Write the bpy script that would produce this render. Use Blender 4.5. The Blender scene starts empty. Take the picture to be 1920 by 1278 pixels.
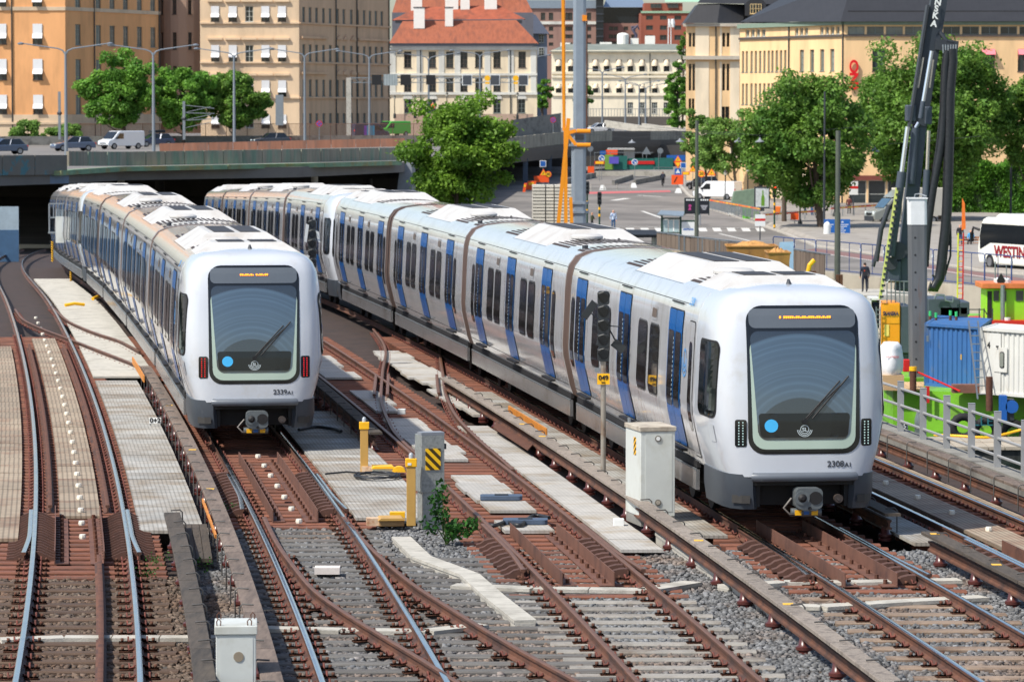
import bpy, math, random
import numpy as np
from mathutils import Vector, Matrix
random.seed(7)
rng = np.random.default_rng(7)
sc = bpy.context.scene
COL = sc.collection
V = Vector
R = math.radians
# ------------------------------------------------------------------ camera, sky, sun, exposure
F_PX, CAM_Z, HORIZON = 7200.0, 6.92, 195.0
PITCH = math.atan((639 - HORIZON) / F_PX)
cd = bpy.data.cameras.new('camera')
cam = bpy.data.objects.new('camera', cd)
COL.objects.link(cam)
cam.location = (0, 0, CAM_Z)
cam.rotation_euler = (math.pi / 2 - PITCH, 0, 0)
cd.lens, cd.sensor_width, cd.clip_start, cd.clip_end = 135, 36, 0.5, 6000
cd.dof.use_dof = True
cd.dof.focus_distance = 68
cd.dof.aperture_fstop = 5.0
sc.camera = cam
SUN_AZ = (-0.83, -0.56)          # horizontal direction towards the sun
SUN_EL = R(52)
wd = bpy.data.worlds.new('World')
sc.world = wd
wd.use_nodes = True
nt = wd.node_tree
bg = nt.nodes['Background']
sky = nt.nodes.new('ShaderNodeTexSky')
sky.sky_type = 'NISHITA'
sky.sun_disc = False
sky.sun_elevation = SUN_EL
sky.sun_rotation = math.atan2(SUN_AZ[0], SUN_AZ[1])
sky.air_density, sky.dust_density, sky.ozone_density = 1.0, 1.6, 1.0
nt.links.new(sky.outputs[0], bg.inputs[0])
bg.inputs[1].default_value = 0.125
sl = bpy.data.lights.new('sun', 'SUN')
sun = bpy.data.objects.new('sun', sl)
COL.objects.link(sun)
sl.energy, sl.angle, sl.color = 4.0, R(1.2), (1, 0.95, 0.86)
_sd = V((SUN_AZ[0] * math.cos(SUN_EL), SUN_AZ[1] * math.cos(SUN_EL), math.sin(SUN_EL)))
sun.rotation_euler = (-_sd).to_track_quat('-Z', 'Y').to_euler()
sun.location = (0, 0, 60)
vs = sc.view_settings
vs.view_transform, vs.look, vs.gamma, vs.exposure = 'Standard', 'None', 1, 0.45
vs.use_curve_mapping = False
# ------------------------------------------------------------------ picture <-> place
_cp, _sp = math.cos(PITCH), math.sin(PITCH)
def ray(px, py):
  a, b = (px - 960) / F_PX, (639 - py) / F_PX
  return V((a, _cp + b * _sp, -_sp + b * _cp))
def P(px, py, Y):
  d = ray(px, py)
  return V((0, 0, CAM_Z)) + d * (Y / d.y)
def G(px, py, z=0.0):
  d = ray(px, py)
  return V((0, 0, CAM_Z)) + d * ((z - CAM_Z) / d.z)
def street_z(Y):
  return -4.2 + max(0.0, Y - 330) * 0.012
def GS(px, py):
  """point of the street seen at a pixel"""
  p = G(px, py, -4.2)
  for _ in range(12):
    p = G(px, py, street_z(p.y))
  return p
# ------------------------------------------------------------------ materials
def C(r, g, b):
  f = lambda v: (v / 255 / 12.92) if v <= 10 else ((v / 255 + 0.055) / 1.055) ** 2.4
  return (f(r), f(g), f(b))
MATS = {}
def mat(name, col, rough=0.6, metal=0.0, var=0.14, scale=3.0, bump=0.0, bscale=25.0, col2=None, s2=1.2, t2=(0.5, 0.68),
    coat=0.0, spec=0.5, rnd=0.0, island=0.0, stretch=(1, 1, 1), emis=0.0, ecol=None, detail=5.0, trans=0.0, rvar=0.0, stripes=None):
  if name in MATS:
    return MATS[name]
  m = bpy.data.materials.new(name)
  m.use_nodes = True
  n, l = m.node_tree.nodes, m.node_tree.links
  b = n['Principled BSDF']
  b.inputs['Roughness'].default_value = rough
  b.inputs['Metallic'].default_value = metal
  b.inputs['Specular IOR Level'].default_value = spec
  b.inputs['Coat Weight'].default_value = coat
  b.inputs['Coat Roughness'].default_value = 0.05
  if emis:
    b.inputs['Emission Color'].default_value = (*(ecol or col), 1)
    b.inputs['Emission Strength'].default_value = emis
  tc = n.new('ShaderNodeTexCoord')
  oi = n.new('ShaderNodeObjectInfo')
  mp = n.new('ShaderNodeMapping')
  mp.inputs['Scale'].default_value = stretch
  vm = n.new('ShaderNodeVectorMath'); vm.operation = 'MULTIPLY_ADD'
  cx = n.new('ShaderNodeCombineXYZ')
  for i in range(3): l.new(oi.outputs['Random'], cx.inputs[i])
  vm.inputs[1].default_value = (37, 53, 71)
  l.new(cx.outputs[0], vm.inputs[0])
  l.new(tc.outputs['Object'], vm.inputs[2])
  l.new(vm.outputs[0], mp.inputs[0])
  nz = n.new('ShaderNodeTexNoise')
  nz.inputs['Scale'].default_value = scale
  nz.inputs['Detail'].default_value = detail
  nz.inputs['Roughness'].default_value = 0.62
  l.new(mp.outputs[0], nz.inputs['Vector'])
  rp = n.new('ShaderNodeMapRange')
  rp.inputs['From Min'].default_value, rp.inputs['From Max'].default_value = 0.25, 0.75
  rp.inputs['To Min'].default_value, rp.inputs['To Max'].default_value = 1 - var, 1 + var
  l.new(nz.outputs['Fac'], rp.inputs['Value'])
  fac = rp.outputs[0]
  def mul(f, src, amount):
    r2 = n.new('ShaderNodeMapRange')
    r2.inputs['To Min'].default_value, r2.inputs['To Max'].default_value = 1 - amount, 1 + amount
    l.new(src, r2.inputs['Value'])
    mm = n.new('ShaderNodeMath'); mm.operation = 'MULTIPLY'
    l.new(f, mm.inputs[0]); l.new(r2.outputs[0], mm.inputs[1])
    return mm.outputs[0]
  if rnd: fac = mul(fac, oi.outputs['Random'], rnd)
  if island:
    ge = n.new('ShaderNodeNewGeometry')
    fac = mul(fac, ge.outputs['Random Per Island'], island)
  base = None
  if col2 is not None:
    n2 = n.new('ShaderNodeTexNoise')
    n2.inputs['Scale'].default_value = s2
    n2.inputs['Detail'].default_value = 6
    n2.inputs['Roughness'].default_value = 0.65
    l.new(mp.outputs[0], n2.inputs['Vector'])
    r3 = n.new('ShaderNodeMapRange')
    r3.inputs['From Min'].default_value, r3.inputs['From Max'].default_value = t2
    l.new(n2.outputs['Fac'], r3.inputs['Value'])
    mx = n.new('ShaderNodeMix'); mx.data_type = 'RGBA'
    mx.inputs[6].default_value = (*col, 1)
    mx.inputs[7].default_value = (*col2, 1)
    l.new(r3.outputs[0], mx.inputs[0])
    base = mx.outputs[2]
  hs = n.new('ShaderNodeVectorMath'); hs.operation = 'SCALE'
  if base is not None: l.new(base, hs.inputs[0])
  else: hs.inputs[0].default_value = col
  l.new(fac, hs.inputs['Scale'])
  outc = hs.outputs[0]
  bumps = nz.outputs['Fac']
  if stripes:                                   # (axis vector, frequency, dark factor, duty): slots of gratings, tile courses
    ax_, fr, dk, duty = stripes
    dt = n.new('ShaderNodeVectorMath'); dt.operation = 'DOT_PRODUCT'
    dt.inputs[1].default_value = ax_
    l.new(tc.outputs['Object'], dt.inputs[0])
    ml = n.new('ShaderNodeMath'); ml.operation = 'MULTIPLY'; ml.inputs[1].default_value = fr
    l.new(dt.outputs['Value'], ml.inputs[0])
    fr_ = n.new('ShaderNodeMath'); fr_.operation = 'FRACT'
    l.new(ml.outputs[0], fr_.inputs[0])
    lt = n.new('ShaderNodeMath'); lt.operation = 'LESS_THAN'; lt.inputs[1].default_value = duty
    l.new(fr_.outputs[0], lt.inputs[0])
    mr = n.new('ShaderNodeMapRange')
    mr.inputs['To Min'].default_value, mr.inputs['To Max'].default_value = 1.0, dk
    l.new(lt.outputs[0], mr.inputs['Value'])
    h2 = n.new('ShaderNodeVectorMath'); h2.operation = 'SCALE'
    l.new(outc, h2.inputs[0]); l.new(mr.outputs[0], h2.inputs['Scale'])
    outc = h2.outputs[0]
  l.new(outc, b.inputs['Base Color'])
  if rvar:
    r4 = n.new('ShaderNodeMapRange')
    r4.inputs['From Min'].default_value, r4.inputs['From Max'].default_value = 0.3, 0.7
    r4.inputs['To Min'].default_value, r4.inputs['To Max'].default_value = max(0, rough - rvar), min(1, rough + rvar)
    l.new(nz.outputs['Fac'], r4.inputs['Value'])
    l.new(r4.outputs[0], b.inputs['Roughness'])
  if bump:
    nb = n.new('ShaderNodeTexNoise')
    nb.inputs['Scale'].default_value = bscale
    nb.inputs['Detail'].default_value = 4
    l.new(mp.outputs[0], nb.inputs['Vector'])
    bp = n.new('ShaderNodeBump')
    bp.inputs['Strength'].default_value = min(1.0, bump)
    bp.inputs['Distance'].default_value = 0.02 if bump <= 1 else 0.02 * bump
    l.new(nb.outputs['Fac'], bp.inputs['Height'])
    l.new(bp.outputs[0], b.inputs['Normal'])
  if trans:
    b.inputs['Transmission Weight'].default_value = trans
  MATS[name] = m
  return m
def flat(name, col, rough=0.5, **k):
  return mat(name, col, rough, var=k.pop('var', 0.05), **k)
# ------------------------------------------------------------------ mesh builder
class MB:
  def __init__(s):
    s.v, s.f, s.m, s.mi = [], [], [], 0
  def add(s, vs, fs):
    o = len(s.v)
    s.v.extend([tuple(p) for p in vs])
    for f in fs:
      s.f.append(tuple(i + o for i in f)); s.m.append(s.mi)
    return s
  def quad(s, a, b, c, d): return s.add([a, b, c, d], [(0, 1, 2, 3)])
  def obox(s, c, ax, ay, az):
    c, ax, ay, az = V(c), V(ax), V(ay), V(az)
    vs = [c + ax * i + ay * j + az * k for i in (-1, 1) for j in (-1, 1) for k in (-1, 1)]
    return s.add(vs, [(0, 1, 3, 2), (4, 6, 7, 5), (0, 4, 5, 1), (2, 3, 7, 6), (0, 2, 6, 4), (1, 5, 7, 3)])
  def box(s, x0, x1, y0, y1, z0, z1):
    return s.obox(((x0 + x1) / 2, (y0 + y1) / 2, (z0 + z1) / 2), ((x1 - x0) / 2, 0, 0), (0, (y1 - y0) / 2, 0), (0, 0, (z1 - z0) / 2))
  def beam(s, a, b, w, h=None, up=(0, 0, 1)):
    a, b, h = V(a), V(b), h or w
    d = (b - a)
    t = d.normalized()
    up = V(up)
    if abs(t.dot(up)) > 0.98: up = V((0, 1, 0))
    r = t.cross(up).normalized()
    u = r.cross(t)
    return s.obox((a + b) / 2, d / 2, r * (w / 2), u * (h / 2))
  def tube(s, pts, r, n=8, caps=True, ry=None):
    pts = [V(p) for p in pts]
    rs = r if isinstance(r, (list, tuple)) else [r] * len(pts)
    vs, fs = [], []
    pu = None
    for i, p in enumerate(pts):
      t = (pts[min(i + 1, len(pts) - 1)] - pts[max(i - 1, 0)]).normalized()
      up = pu if pu is not None else (V((0, 0, 1)) if abs(t.z) < 0.9 else V((0, 1, 0)))
      a = t.cross(up)
      if a.length < 1e-5: a = t.cross(V((1, 0, 0)))
      a.normalize(); u = a.cross(t); pu = u
      for k in range(n):
        q = 2 * math.pi * (k + 0.5) / n
        vs.append(p + a * (math.cos(q) * rs[i]) + u * (math.sin(q) * (rs[i] if ry is None else ry)))
    for i in range(len(pts) - 1):
      for k in range(n):
        k2 = (k + 1) % n
        fs.append((i * n + k, i * n + k2, (i + 1) * n + k2, (i + 1) * n + k))
    if caps:
      fs.append(tuple(range(n - 1, -1, -1)))
      fs.append(tuple((len(pts) - 1) * n + k for k in range(n)))
    return s.add(vs, fs)
  def cyl(s, a, b, r, r1=None, n=12): return s.tube([a, b], [r, r if r1 is None else r1], n)
  def lathe(s, prof, c=(0, 0, 0), n=14):
    vs, fs = [], []
    for r, z in prof:
      for k in range(n):
        q = 2 * math.pi * k / n
        vs.append((c[0] + r * math.cos(q), c[1] + r * math.sin(q), c[2] + z))
    for i in range(len(prof) - 1):
      for k in range(n):
        fs.append((i * n + k, i * n + (k + 1) % n, (i + 1) * n + (k + 1) % n, (i + 1) * n + k))
    fs.append(tuple(range(n - 1, -1, -1)))
    fs.append(tuple((len(prof) - 1) * n + k for k in range(n)))
    return s.add(vs, fs)
  def prism(s, poly, o, ax, ay, az):
    """polygon (a,b) in plane o+a*ax+b*ay, extruded by az"""
    o, ax, ay, az = V(o), V(ax), V(ay), V(az)
    n = len(poly)
    vs = [o + ax * a + ay * b for a, b in poly] + [o + ax * a + ay * b + az for a, b in poly]
    fs = [tuple(range(n - 1, -1, -1)), tuple(range(n, 2 * n))] + [(i, (i + 1) % n, n + (i + 1) % n, n + i) for i in range(n)]
    return s.add(vs, fs)
  def sweep(s, prof, frames, caps=True, mis=None):
    """prof [(a,b)], frames [(origin, side, up)]"""
    n = len(prof)
    vs = [V(o) + V(a) * p + V(u) * q for o, a, u in frames for p, q in prof]
    base = len(s.v); s.v.extend([tuple(x) for x in vs])
    for i in range(len(frames) - 1):
      for k in range(n):
        k2 = (k + 1) % n
        s.f.append((base + i * n + k, base + i * n + k2, base + (i + 1) * n + k2, base + (i + 1) * n + k))
        s.m.append(mis[k] if mis else s.mi)
    if caps:
      s.f.append(tuple(base + k for k in range(n - 1, -1, -1))); s.m.append(s.mi)
      s.f.append(tuple(base + (len(frames) - 1) * n + k for k in range(n))); s.m.append(s.mi)
    return s
  def mesh(s, name, mats, smooth=None):
    me = bpy.data.meshes.new(name)
    me.from_pydata(s.v, [], s.f)
    for m in (mats if isinstance(mats, (list, tuple)) else [mats]): me.materials.append(m)
    me.polygons.foreach_set('material_index', s.m)
    me.update()
    if smooth is not None:
      me.shade_smooth()
      me.set_sharp_from_angle(angle=R(smooth))
    return me
  def build(s, name, mats, parent=None, smooth=None, world=False, bevel=0.0, kind=None, label=None, cat=None, group=None, origin=None, fix=False):
    off = V((0, 0, 0))
    if parent is not None and world: off = V(parent.location)
    elif parent is None:
      if origin is not None: off = V(origin)
      elif s.v:
        a = np.array(s.v)
        off = V((float(a[:, 0].mean()), float(a[:, 1].mean()), float(a[:, 2].min())))
    if off.length: s.v = [(p[0] - off.x, p[1] - off.y, p[2] - off.z) for p in s.v]
    me = s.mesh(name, mats, smooth)
    o = bpy.data.objects.new(name, me)
    COL.objects.link(o)
    if parent is not None: o.parent = parent
    else: o.location = off
    if bevel:
      b = o.modifiers.new('bevel', 'BEVEL'); b.width = bevel; b.segments = 2; b.limit_method = 'ANGLE'
    return tag(o, label, cat, group, kind)
def tag(o, label=None, cat=None, group=None, kind=None):
  if label: o['label'] = label
  if cat: o['category'] = cat
  if group: o['group'] = group
  if kind: o['kind'] = kind
  return o
def thing(name, label, cat, loc=(0, 0, 0), rz=0.0, group=None):
  o = bpy.data.objects.new(name, None)
  COL.objects.link(o)
  o.empty_display_size = 0.2
  o.location = loc; o.rotation_euler = (0, 0, rz)
  return tag(o, label, cat, group)
def inst(name, me, parent=None, loc=(0, 0, 0), rot=(0, 0, 0), scale=None):
  o = bpy.data.objects.new(name, me)
  COL.objects.link(o)
  o.parent = parent; o.location = loc; o.rotation_euler = rot
  if scale: o.scale = scale
  return o
def copy_tree(o, parent=None):
  c = o.copy(); COL.objects.link(c); c.parent = parent
  for ch in list(o.children): copy_tree(ch, c)
  return c
_fc = {}
def text_mesh(txt, size, depth=0.004, bold=0.0, m=None, align='CENTER'):
  k = (txt, size, depth, bold, m.name if m else '')
  if k in _fc: return _fc[k]
  cu = bpy.data.curves.new('lettering', 'FONT')
  cu.body, cu.size, cu.extrude, cu.offset = txt, size, depth, bold
  cu.align_x, cu.align_y = align, 'CENTER'
  ob = bpy.data.objects.new('lettering_tmp', cu)
  COL.objects.link(ob)
  dg = bpy.context.evaluated_depsgraph_get()
  me = bpy.data.meshes.new_from_object(ob.evaluated_get(dg))
  bpy.data.objects.remove(ob)
  me.materials.clear()
  if m: me.materials.append(m)
  _fc[k] = me
  return me
def lettering(txt, size, m, parent, loc, right=(1, 0, 0), up=(0, 0, 1), name='lettering', bold=0.0, depth=0.004, sx=1.0):
  me = text_mesh(txt, size, depth, bold, m)
  r, u = V(right).normalized(), V(up).normalized()
  nn = r.cross(u)
  o = inst(name, me, parent)
  mw = Matrix((r, u, nn)).transposed().to_4x4()
  o.matrix_local = Matrix.Translation(V(loc)) @ mw @ Matrix.Diagonal((sx, 1, 1, 1))
  return o
def rrect(w, h, r, n=4, cx=0.0, cy=0.0):
  pts = []
  for qx, qy, a0 in ((w / 2 - r, h / 2 - r, 0), (-w / 2 + r, h / 2 - r, 90), (-w / 2 + r, -h / 2 + r, 180), (w / 2 - r, -h / 2 + r, 270)):
    for i in range(n + 1):
      a = R(a0 + 90 * i / n)
      pts.append((cx + qx + r * math.cos(a), cy + qy + r * math.sin(a)))
  return pts
def circle(r, n=16, cx=0.0, cy=0.0): return [(cx + r * math.cos(2 * math.pi * i / n), cy + r * math.sin(2 * math.pi * i / n)) for i in range(n)]
def spline(pts, step=0.8):
  """Catmull-Rom through points"""
  p = [V(q) for q in pts]
  p = [p[0] * 2 - p[1]] + p + [p[-1] * 2 - p[-2]]
  out = []
  for i in range(1, len(p) - 2):
    L = (p[i + 1] - p[i]).length
    n = max(1, int(L / step))
    for k in range(n):
      t = k / n
      a, b, c, d = p[i - 1], p[i], p[i + 1], p[i + 2]
      out.append(0.5 * ((2 * b) + (c - a) * t + (2 * a - 5 * b + 4 * c - d) * t * t + (3 * b - a - 3 * c + d) * t ** 3))
  out.append(p[-2])
  return out
RUST = mat('rust_brown', C(94, 59, 43), 0.85, var=0.3, scale=9, bump=0.4, bscale=60, col2=C(70, 44, 36), s2=3)
RUSTR = mat('rail_rust', C(98, 63, 46), 0.75, var=0.3, scale=5, bump=0.2, col2=C(66, 46, 40), s2=1.6, t2=(0.42, 0.62))
STEELTOP = mat('polished_rail_steel', (0.5, 0.52, 0.56), 0.16, 1.0, var=0.1, scale=3, rvar=0.06)
RUSTTOP = mat('worn_rusty_rail_top', C(128, 92, 72), 0.5, 0.5, var=0.2, scale=4)
CLIPRED = mat('clip_red_brown', C(106, 58, 48), 0.8, var=0.3, scale=20, island=0.25)
STEEL = mat('galvanised_steel', C(150, 156, 160), 0.45, 0.75, var=0.12, scale=6)
GREYP = mat('grey_paint', C(128, 133, 140), 0.5, var=0.08, scale=4)
DARK = mat('dark_grey_paint', C(52, 56, 62), 0.5, var=0.15, scale=5)
BLACK = mat('black_rubber', C(24, 24, 26), 0.6, var=0.2)
WHITEP = mat('white_paint', C(222, 224, 222), 0.4, var=0.05, scale=3)
CONC = mat('concrete', C(178, 174, 164), 0.9, var=0.14, scale=5, bump=0.3, bscale=40, col2=C(150, 146, 136), s2=1.5)
CONCD = mat('dirty_concrete', C(132, 130, 124), 0.9, var=0.2, scale=3, bump=0.3, col2=C(96, 94, 90), s2=0.8)
YELLOW = mat('yellow_paint', C(240, 180, 20), 0.45, var=0.08, scale=8)
ORANGE = mat('orange_paint', C(236, 140, 26), 0.45, var=0.08, scale=4)
REDP = mat('red_paint', C(196, 32, 30), 0.45, var=0.08)
REDOR = mat('signal_orange', C(240, 84, 34), 0.5, var=0.06)
BLUEP = mat('blue_paint', C(30, 92, 170), 0.4, var=0.08)
GLASSD = mat('dark_glass', C(28, 32, 36), 0.06, var=0.1, spec=0.8)
GREEN = mat('bottle_green_paint', C(24, 62, 50), 0.45, var=0.1)
WOODG = mat('weathered_grey_wood', C(138, 128, 118), 0.9, var=0.3, scale=5, stretch=(6, 6, 0.6), bump=0.4, bscale=30, col2=C(98, 90, 84), s2=1.3, rnd=0.12)
SKIN = mat('skin', C(214, 160, 132), 0.55, var=0.05)
# ------------------------------------------------------------------ track geometry
_AY = [30, 46, 56, 65.6, 82.4, 98, 114.5, 130, 147, 172, 195, 218, 241, 264, 300, 345]
_AXX = [-3.75, -5.31, -6.3, -7.39, -9.47, -11.7, -14.0, -16.3, -18.7, -22.4, -25.6, -28.5, -31.0, -32.6, -34.4, -36]
_pc = np.polyfit(_AY, _AXX, 6)
def ax(Y): return float(np.polyval(_pc, Y))
def drop(Y): return 0.024 * (math.sqrt((Y - 140) ** 2 + 225) + (Y - 140)) / 2
def T(u, Y, z=0.0): return V((ax(Y) + u, Y, z - drop(Y)))
def heading(Y):
  d = T(0, Y + 0.5) - T(0, Y - 0.5)
  return d.normalized()
def frame(u, Y, z=0.0):
  d = heading(Y)
  s = V((d.y, -d.x, 0)).normalized()
  return T(u, Y, z), s, V((0, 0, 1))
UA, UB, UC, UD, UE = 0.0, 3.7, 7.5, 11.65, 15.0
def np_mesh(name, v, q, mats, midx=None):
  me = bpy.data.meshes.new(name)
  me.vertices.add(len(v)); me.vertices.foreach_set('co', np.ascontiguousarray(v, dtype=np.float32).ravel())
  me.loops.add(q.size); me.loops.foreach_set('vertex_index', np.ascontiguousarray(q, dtype=np.int32).ravel())
  me.polygons.add(len(q))
  me.polygons.foreach_set('loop_start', np.arange(0, q.size, q.shape[1], dtype=np.int32))
  for m in (mats if isinstance(mats, list) else [mats]): me.materials.append(m)
  if midx is not None: me.polygons.foreach_set('material_index', midx.astype(np.int32))
  me.update(calc_edges=True)
  me.validate()
  return me
def np_obj(name, v, q, mats, parent=None, origin=(0, 0, 0), **k):
  o = bpy.data.objects.new(name, np_mesh(name, np.asarray(v) - np.array(origin), q, mats))
  COL.objects.link(o)
  o.parent = parent
  if parent is None: o.location = origin
  return tag(o, **k)
def replicate(base, xf):
  """base MB of quads, xf list of 4x4: one big vertex/face array"""
  bv = np.array(base.v); bq = np.array(base.f)
  M = np.array([np.array(m) for m in xf])
  h = np.concatenate([bv, np.ones((len(bv), 1))], 1)
  v = np.einsum('nij,kj->nki', M, h)[:, :, :3].reshape(-1, 3)
  q = (bq[None] + (np.arange(len(xf)) * len(bv))[:, None, None]).reshape(-1, bq.shape[1])
  return v, q
def xform(o, s, d, u=V((0, 0, 1)), sc_=1.0):
  m = Matrix.Identity(4)
  for i in range(3):
    m[i][0], m[i][1], m[i][2], m[i][3] = s[i] * sc_, d[i] * sc_, u[i] * sc_, o[i]
  return m
# ------------------------------------------------------------------ setting: water, ground, beds
WATER_Z = -6.5
wm = mat('harbour_water', C(26, 40, 30), 0.05, var=0.2, scale=0.3, spec=0.5, bump=0.5, bscale=2.2, stretch=(1, 0.45, 1))
w = MB(); w.quad((-300, 20, WATER_Z), (300, 20, WATER_Z), (300, 306, WATER_Z), (-300, 306, WATER_Z))
w.build('water', wm, kind='structure')
asph = mat('asphalt', C(126, 121, 116), 0.9, var=0.18, scale=0.35, col2=C(104, 100, 96), s2=0.1, t2=(0.45, 0.58), bump=0.1, detail=8)
g = MB()
rows = [300, 330, 360, 400, 450, 500, 560, 600, 900, 4000]
zs = [street_z(min(y, 600)) for y in rows]
for i in range(len(rows) - 1):
  g.quad((-1500, rows[i], zs[i]), (1500, rows[i], zs[i]), (1500, rows[i + 1], zs[i + 1]), (-1500, rows[i + 1], zs[i + 1]))
QUAY = [(-40, 300), (0, 292), (9.5, 282), (18.7, 256), (28.3, 229), (62, 140)]
g.add([(x, y, -4.2) for x, y in QUAY + [(400, 140), (400, 300)]], [tuple(range(len(QUAY) + 2))])
g.build('ground', asph, kind='structure', origin=(0, 300, 0))
bedm = mat('ballast_bed', C(74, 72, 70), 0.95, var=0.5, scale=26, detail=3, bump=1.0, bscale=30, col2=C(78, 66, 56), s2=0.5, t2=(0.45, 0.62))
b = MB()
BED = [(-6.0, 1.75, 57.8), (1.75, 6.45, 64.6), (6.45, 20.0, 61.2)]
for u0, u1, y1 in BED:
  ys = np.linspace(24, y1, 10)
  for i in range(9):
    b.quad(T(u0, ys[i], -0.225), T(u1, ys[i], -0.225), T(u1, ys[i + 1], -0.225), T(u0, ys[i + 1], -0.225))
b.build('ballast_bed', bedm, kind='structure', origin=(0, 46, -0.2))
deckm = mat('bridge_deck_steel', C(60, 47, 42), 0.85, var=0.3, scale=2, col2=C(44, 38, 36), s2=1.2, bump=0.3)
b = MB()
fr = [frame(0, y) for y in np.linspace(57, 345, 60)]
b.sweep([(-3.6, -1.7), (18.5, -1.7), (18.5, -0.46), (-3.6, -0.46)][::-1], fr)
b.build('bridge_deck', deckm, kind='structure', origin=(0, 57, -1))
b = MB()
fr = [frame(0, y) for y in np.linspace(22, 57, 8)]
b.sweep([(-6.5, -7.5), (20.5, -7.5), (20.5, -0.5), (-6.5, -0.5)][::-1], fr)
b.build('abutment_terrain', CONCD, kind='structure', origin=(0, 40, -7))
stonem = mat('ballast_stone', C(106, 107, 108), 0.9, var=0.35, scale=3, island=0.5, col2=C(112, 96, 84), s2=0.35, t2=(0.46, 0.62))
def stones(n, keep, z, r0, r1):
  Y = rng.uniform(44.2, 64.6, n); X = rng.uniform(-1, 1, n) * (0.1345 * Y + 0.6)
  axx = np.polyval(_pc, Y); u = X - axx
  k = keep(u, Y); X, Y = X[k], Y[k]
  n = len(X)
  cube = np.array([(i, j, k) for i in (-1, 1) for j in (-1, 1) for k in (-1, 1)], float)
  jit = rng.uniform(0.45, 1.15, (n, 8, 3))
  rad = rng.uniform(r0, r1, n)
  vv = cube[None] * jit * rad[:, None, None] * np.array([1, 1, 0.7])
  a = rng.uniform(0, 2 * np.pi, n); t = rng.uniform(-0.7, 0.7, n)
  ca, sa, ct, st = np.cos(a), np.sin(a), np.cos(t), np.sin(t)
  x, y, zz = vv[:, :, 0], vv[:, :, 1], vv[:, :, 2]
  y, zz = y * ct[:, None] - zz * st[:, None], y * st[:, None] + zz * ct[:, None]
  x, y = x * ca[:, None] - y * sa[:, None], x * sa[:, None] + y * ca[:, None]
  vv = np.stack([x + X[:, None], y + Y[:, None], zz + (z + rng.uniform(-0.02, 0.03, n))[:, None]], 2).reshape(-1, 3)
  fq = np.array([(0, 1, 3, 2), (4, 6, 7, 5), (0, 4, 5, 1), (2, 3, 7, 6), (0, 2, 6, 4), (1, 5, 7, 3)])
  q = (fq[None] + (np.arange(n) * 8)[:, None, None]).reshape(-1, 4)
  return vv, q
def in_bed(u, Y):
  lim = np.where(u < 1.75, 57.8, np.where(u < 6.45, 64.6, 61.2))
  return Y < lim
stoneb = mat('brown_ballast_stone', C(98, 85, 74), 0.9, var=0.3, scale=3, island=0.45, col2=C(92, 72, 58), s2=0.5, t2=(0.4, 0.6))
v_, q_ = stones(120000, lambda u, Y: in_bed(u, Y) & (u < 1.55), -0.25, 0.02, 0.043)
np_obj('ballast_stones', v_, q_, stoneb, origin=(-6, 50, -0.2), label='rust stained brown ballast around the leftmost track', cat='gravel', kind='stuff')
v_, q_ = stones(125000, lambda u, Y: in_bed(u, Y) & (u > 1.5), -0.25, 0.02, 0.043)
np_obj('ballast_stones', v_, q_, stonem, origin=(0, 50, -0.2), label='loose grey crushed stone ballast between the sleepers', cat='gravel', kind='stuff')
# ------------------------------------------------------------------ tracks
RAILP = [(-.07, -.16), (.07, -.16), (.07, -.146), (.014, -.12), (.011, -.052), (.036, -.04), (.036, -.006), (.028, 0), (-.028, 0), (-.036, -.006), (-.036, -.04), (-.011, -.052), (-.014, -.12), (-.07, -.146)]
RAILM = [0] * 14
RAILM[6] = RAILM[7] = RAILM[8] = 1
def rail_tu(parent, u, y0, y1, top=STEELTOP, name='rail', dz=0.0, step=1.5, side=RUSTR):
  m = MB()
  ys = np.linspace(y0, y1, max(2, int((y1 - y0) / step) + 1))
  m.sweep(RAILP, [frame(u, y, dz) for y in ys], mis=RAILM)
  return m.build(name, [side, top], parent, world=True, smooth=40)
def rail_path(parent, pix, top=RUSTTOP, name='rail', dz=0.0):
  pts = spline([G(x, y, 0) for x, y in pix], 0.7)
  frs = []
  for i, p in enumerate(pts):
    d = (pts[min(i + 1, len(pts) - 1)] - pts[max(i - 1, 0)]).normalized()
    s = V((d.y, -d.x, 0)).normalized()
    if d.y < 0: s = -s
    frs.append((V((p.x, p.y, dz - drop(p.y))), s, V((0, 0, 1))))
  if frs[0][0].y > frs[-1][0].y: frs = frs[::-1]
  m = MB(); m.sweep(RAILP, frs, mis=RAILM)
  m.build(name, [RUSTR, top], parent, world=True, smooth=40)
  return [f for f in frs]
SL_WOODB = mat('brown_stained_sleeper', C(88, 70, 57), 0.9, var=0.3, scale=4, stretch=(0.5, 4, 4), bump=0.4, col2=C(74, 58, 50), s2=1.5, rnd=0.15)
SL_GREY = mat('weathered_sleeper', C(98, 96, 93), 0.9, var=0.3, scale=4, stretch=(0.5, 5, 5), bump=0.4, col2=C(84, 78, 74), s2=1.5, rnd=0.18)
SL_CONC = mat('concrete_sleeper', C(138, 134, 127), 0.9, var=0.2, scale=4, bump=0.3, col2=C(116, 106, 96), s2=1.3, rnd=0.12)
SL_BEIGE = mat('rust_stained_concrete_sleeper', C(136, 118, 102), 0.9, var=0.2, scale=4, bump=0.3, col2=C(104, 84, 70), s2=1.6, rnd=0.12)
SL_RED = mat('red_brown_bridge_sleeper', C(120, 75, 57), 0.85, var=0.3, scale=4, stretch=(0.6, 3, 3), bump=0.3, col2=C(82, 60, 52), s2=1.5, rnd=0.12)
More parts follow.
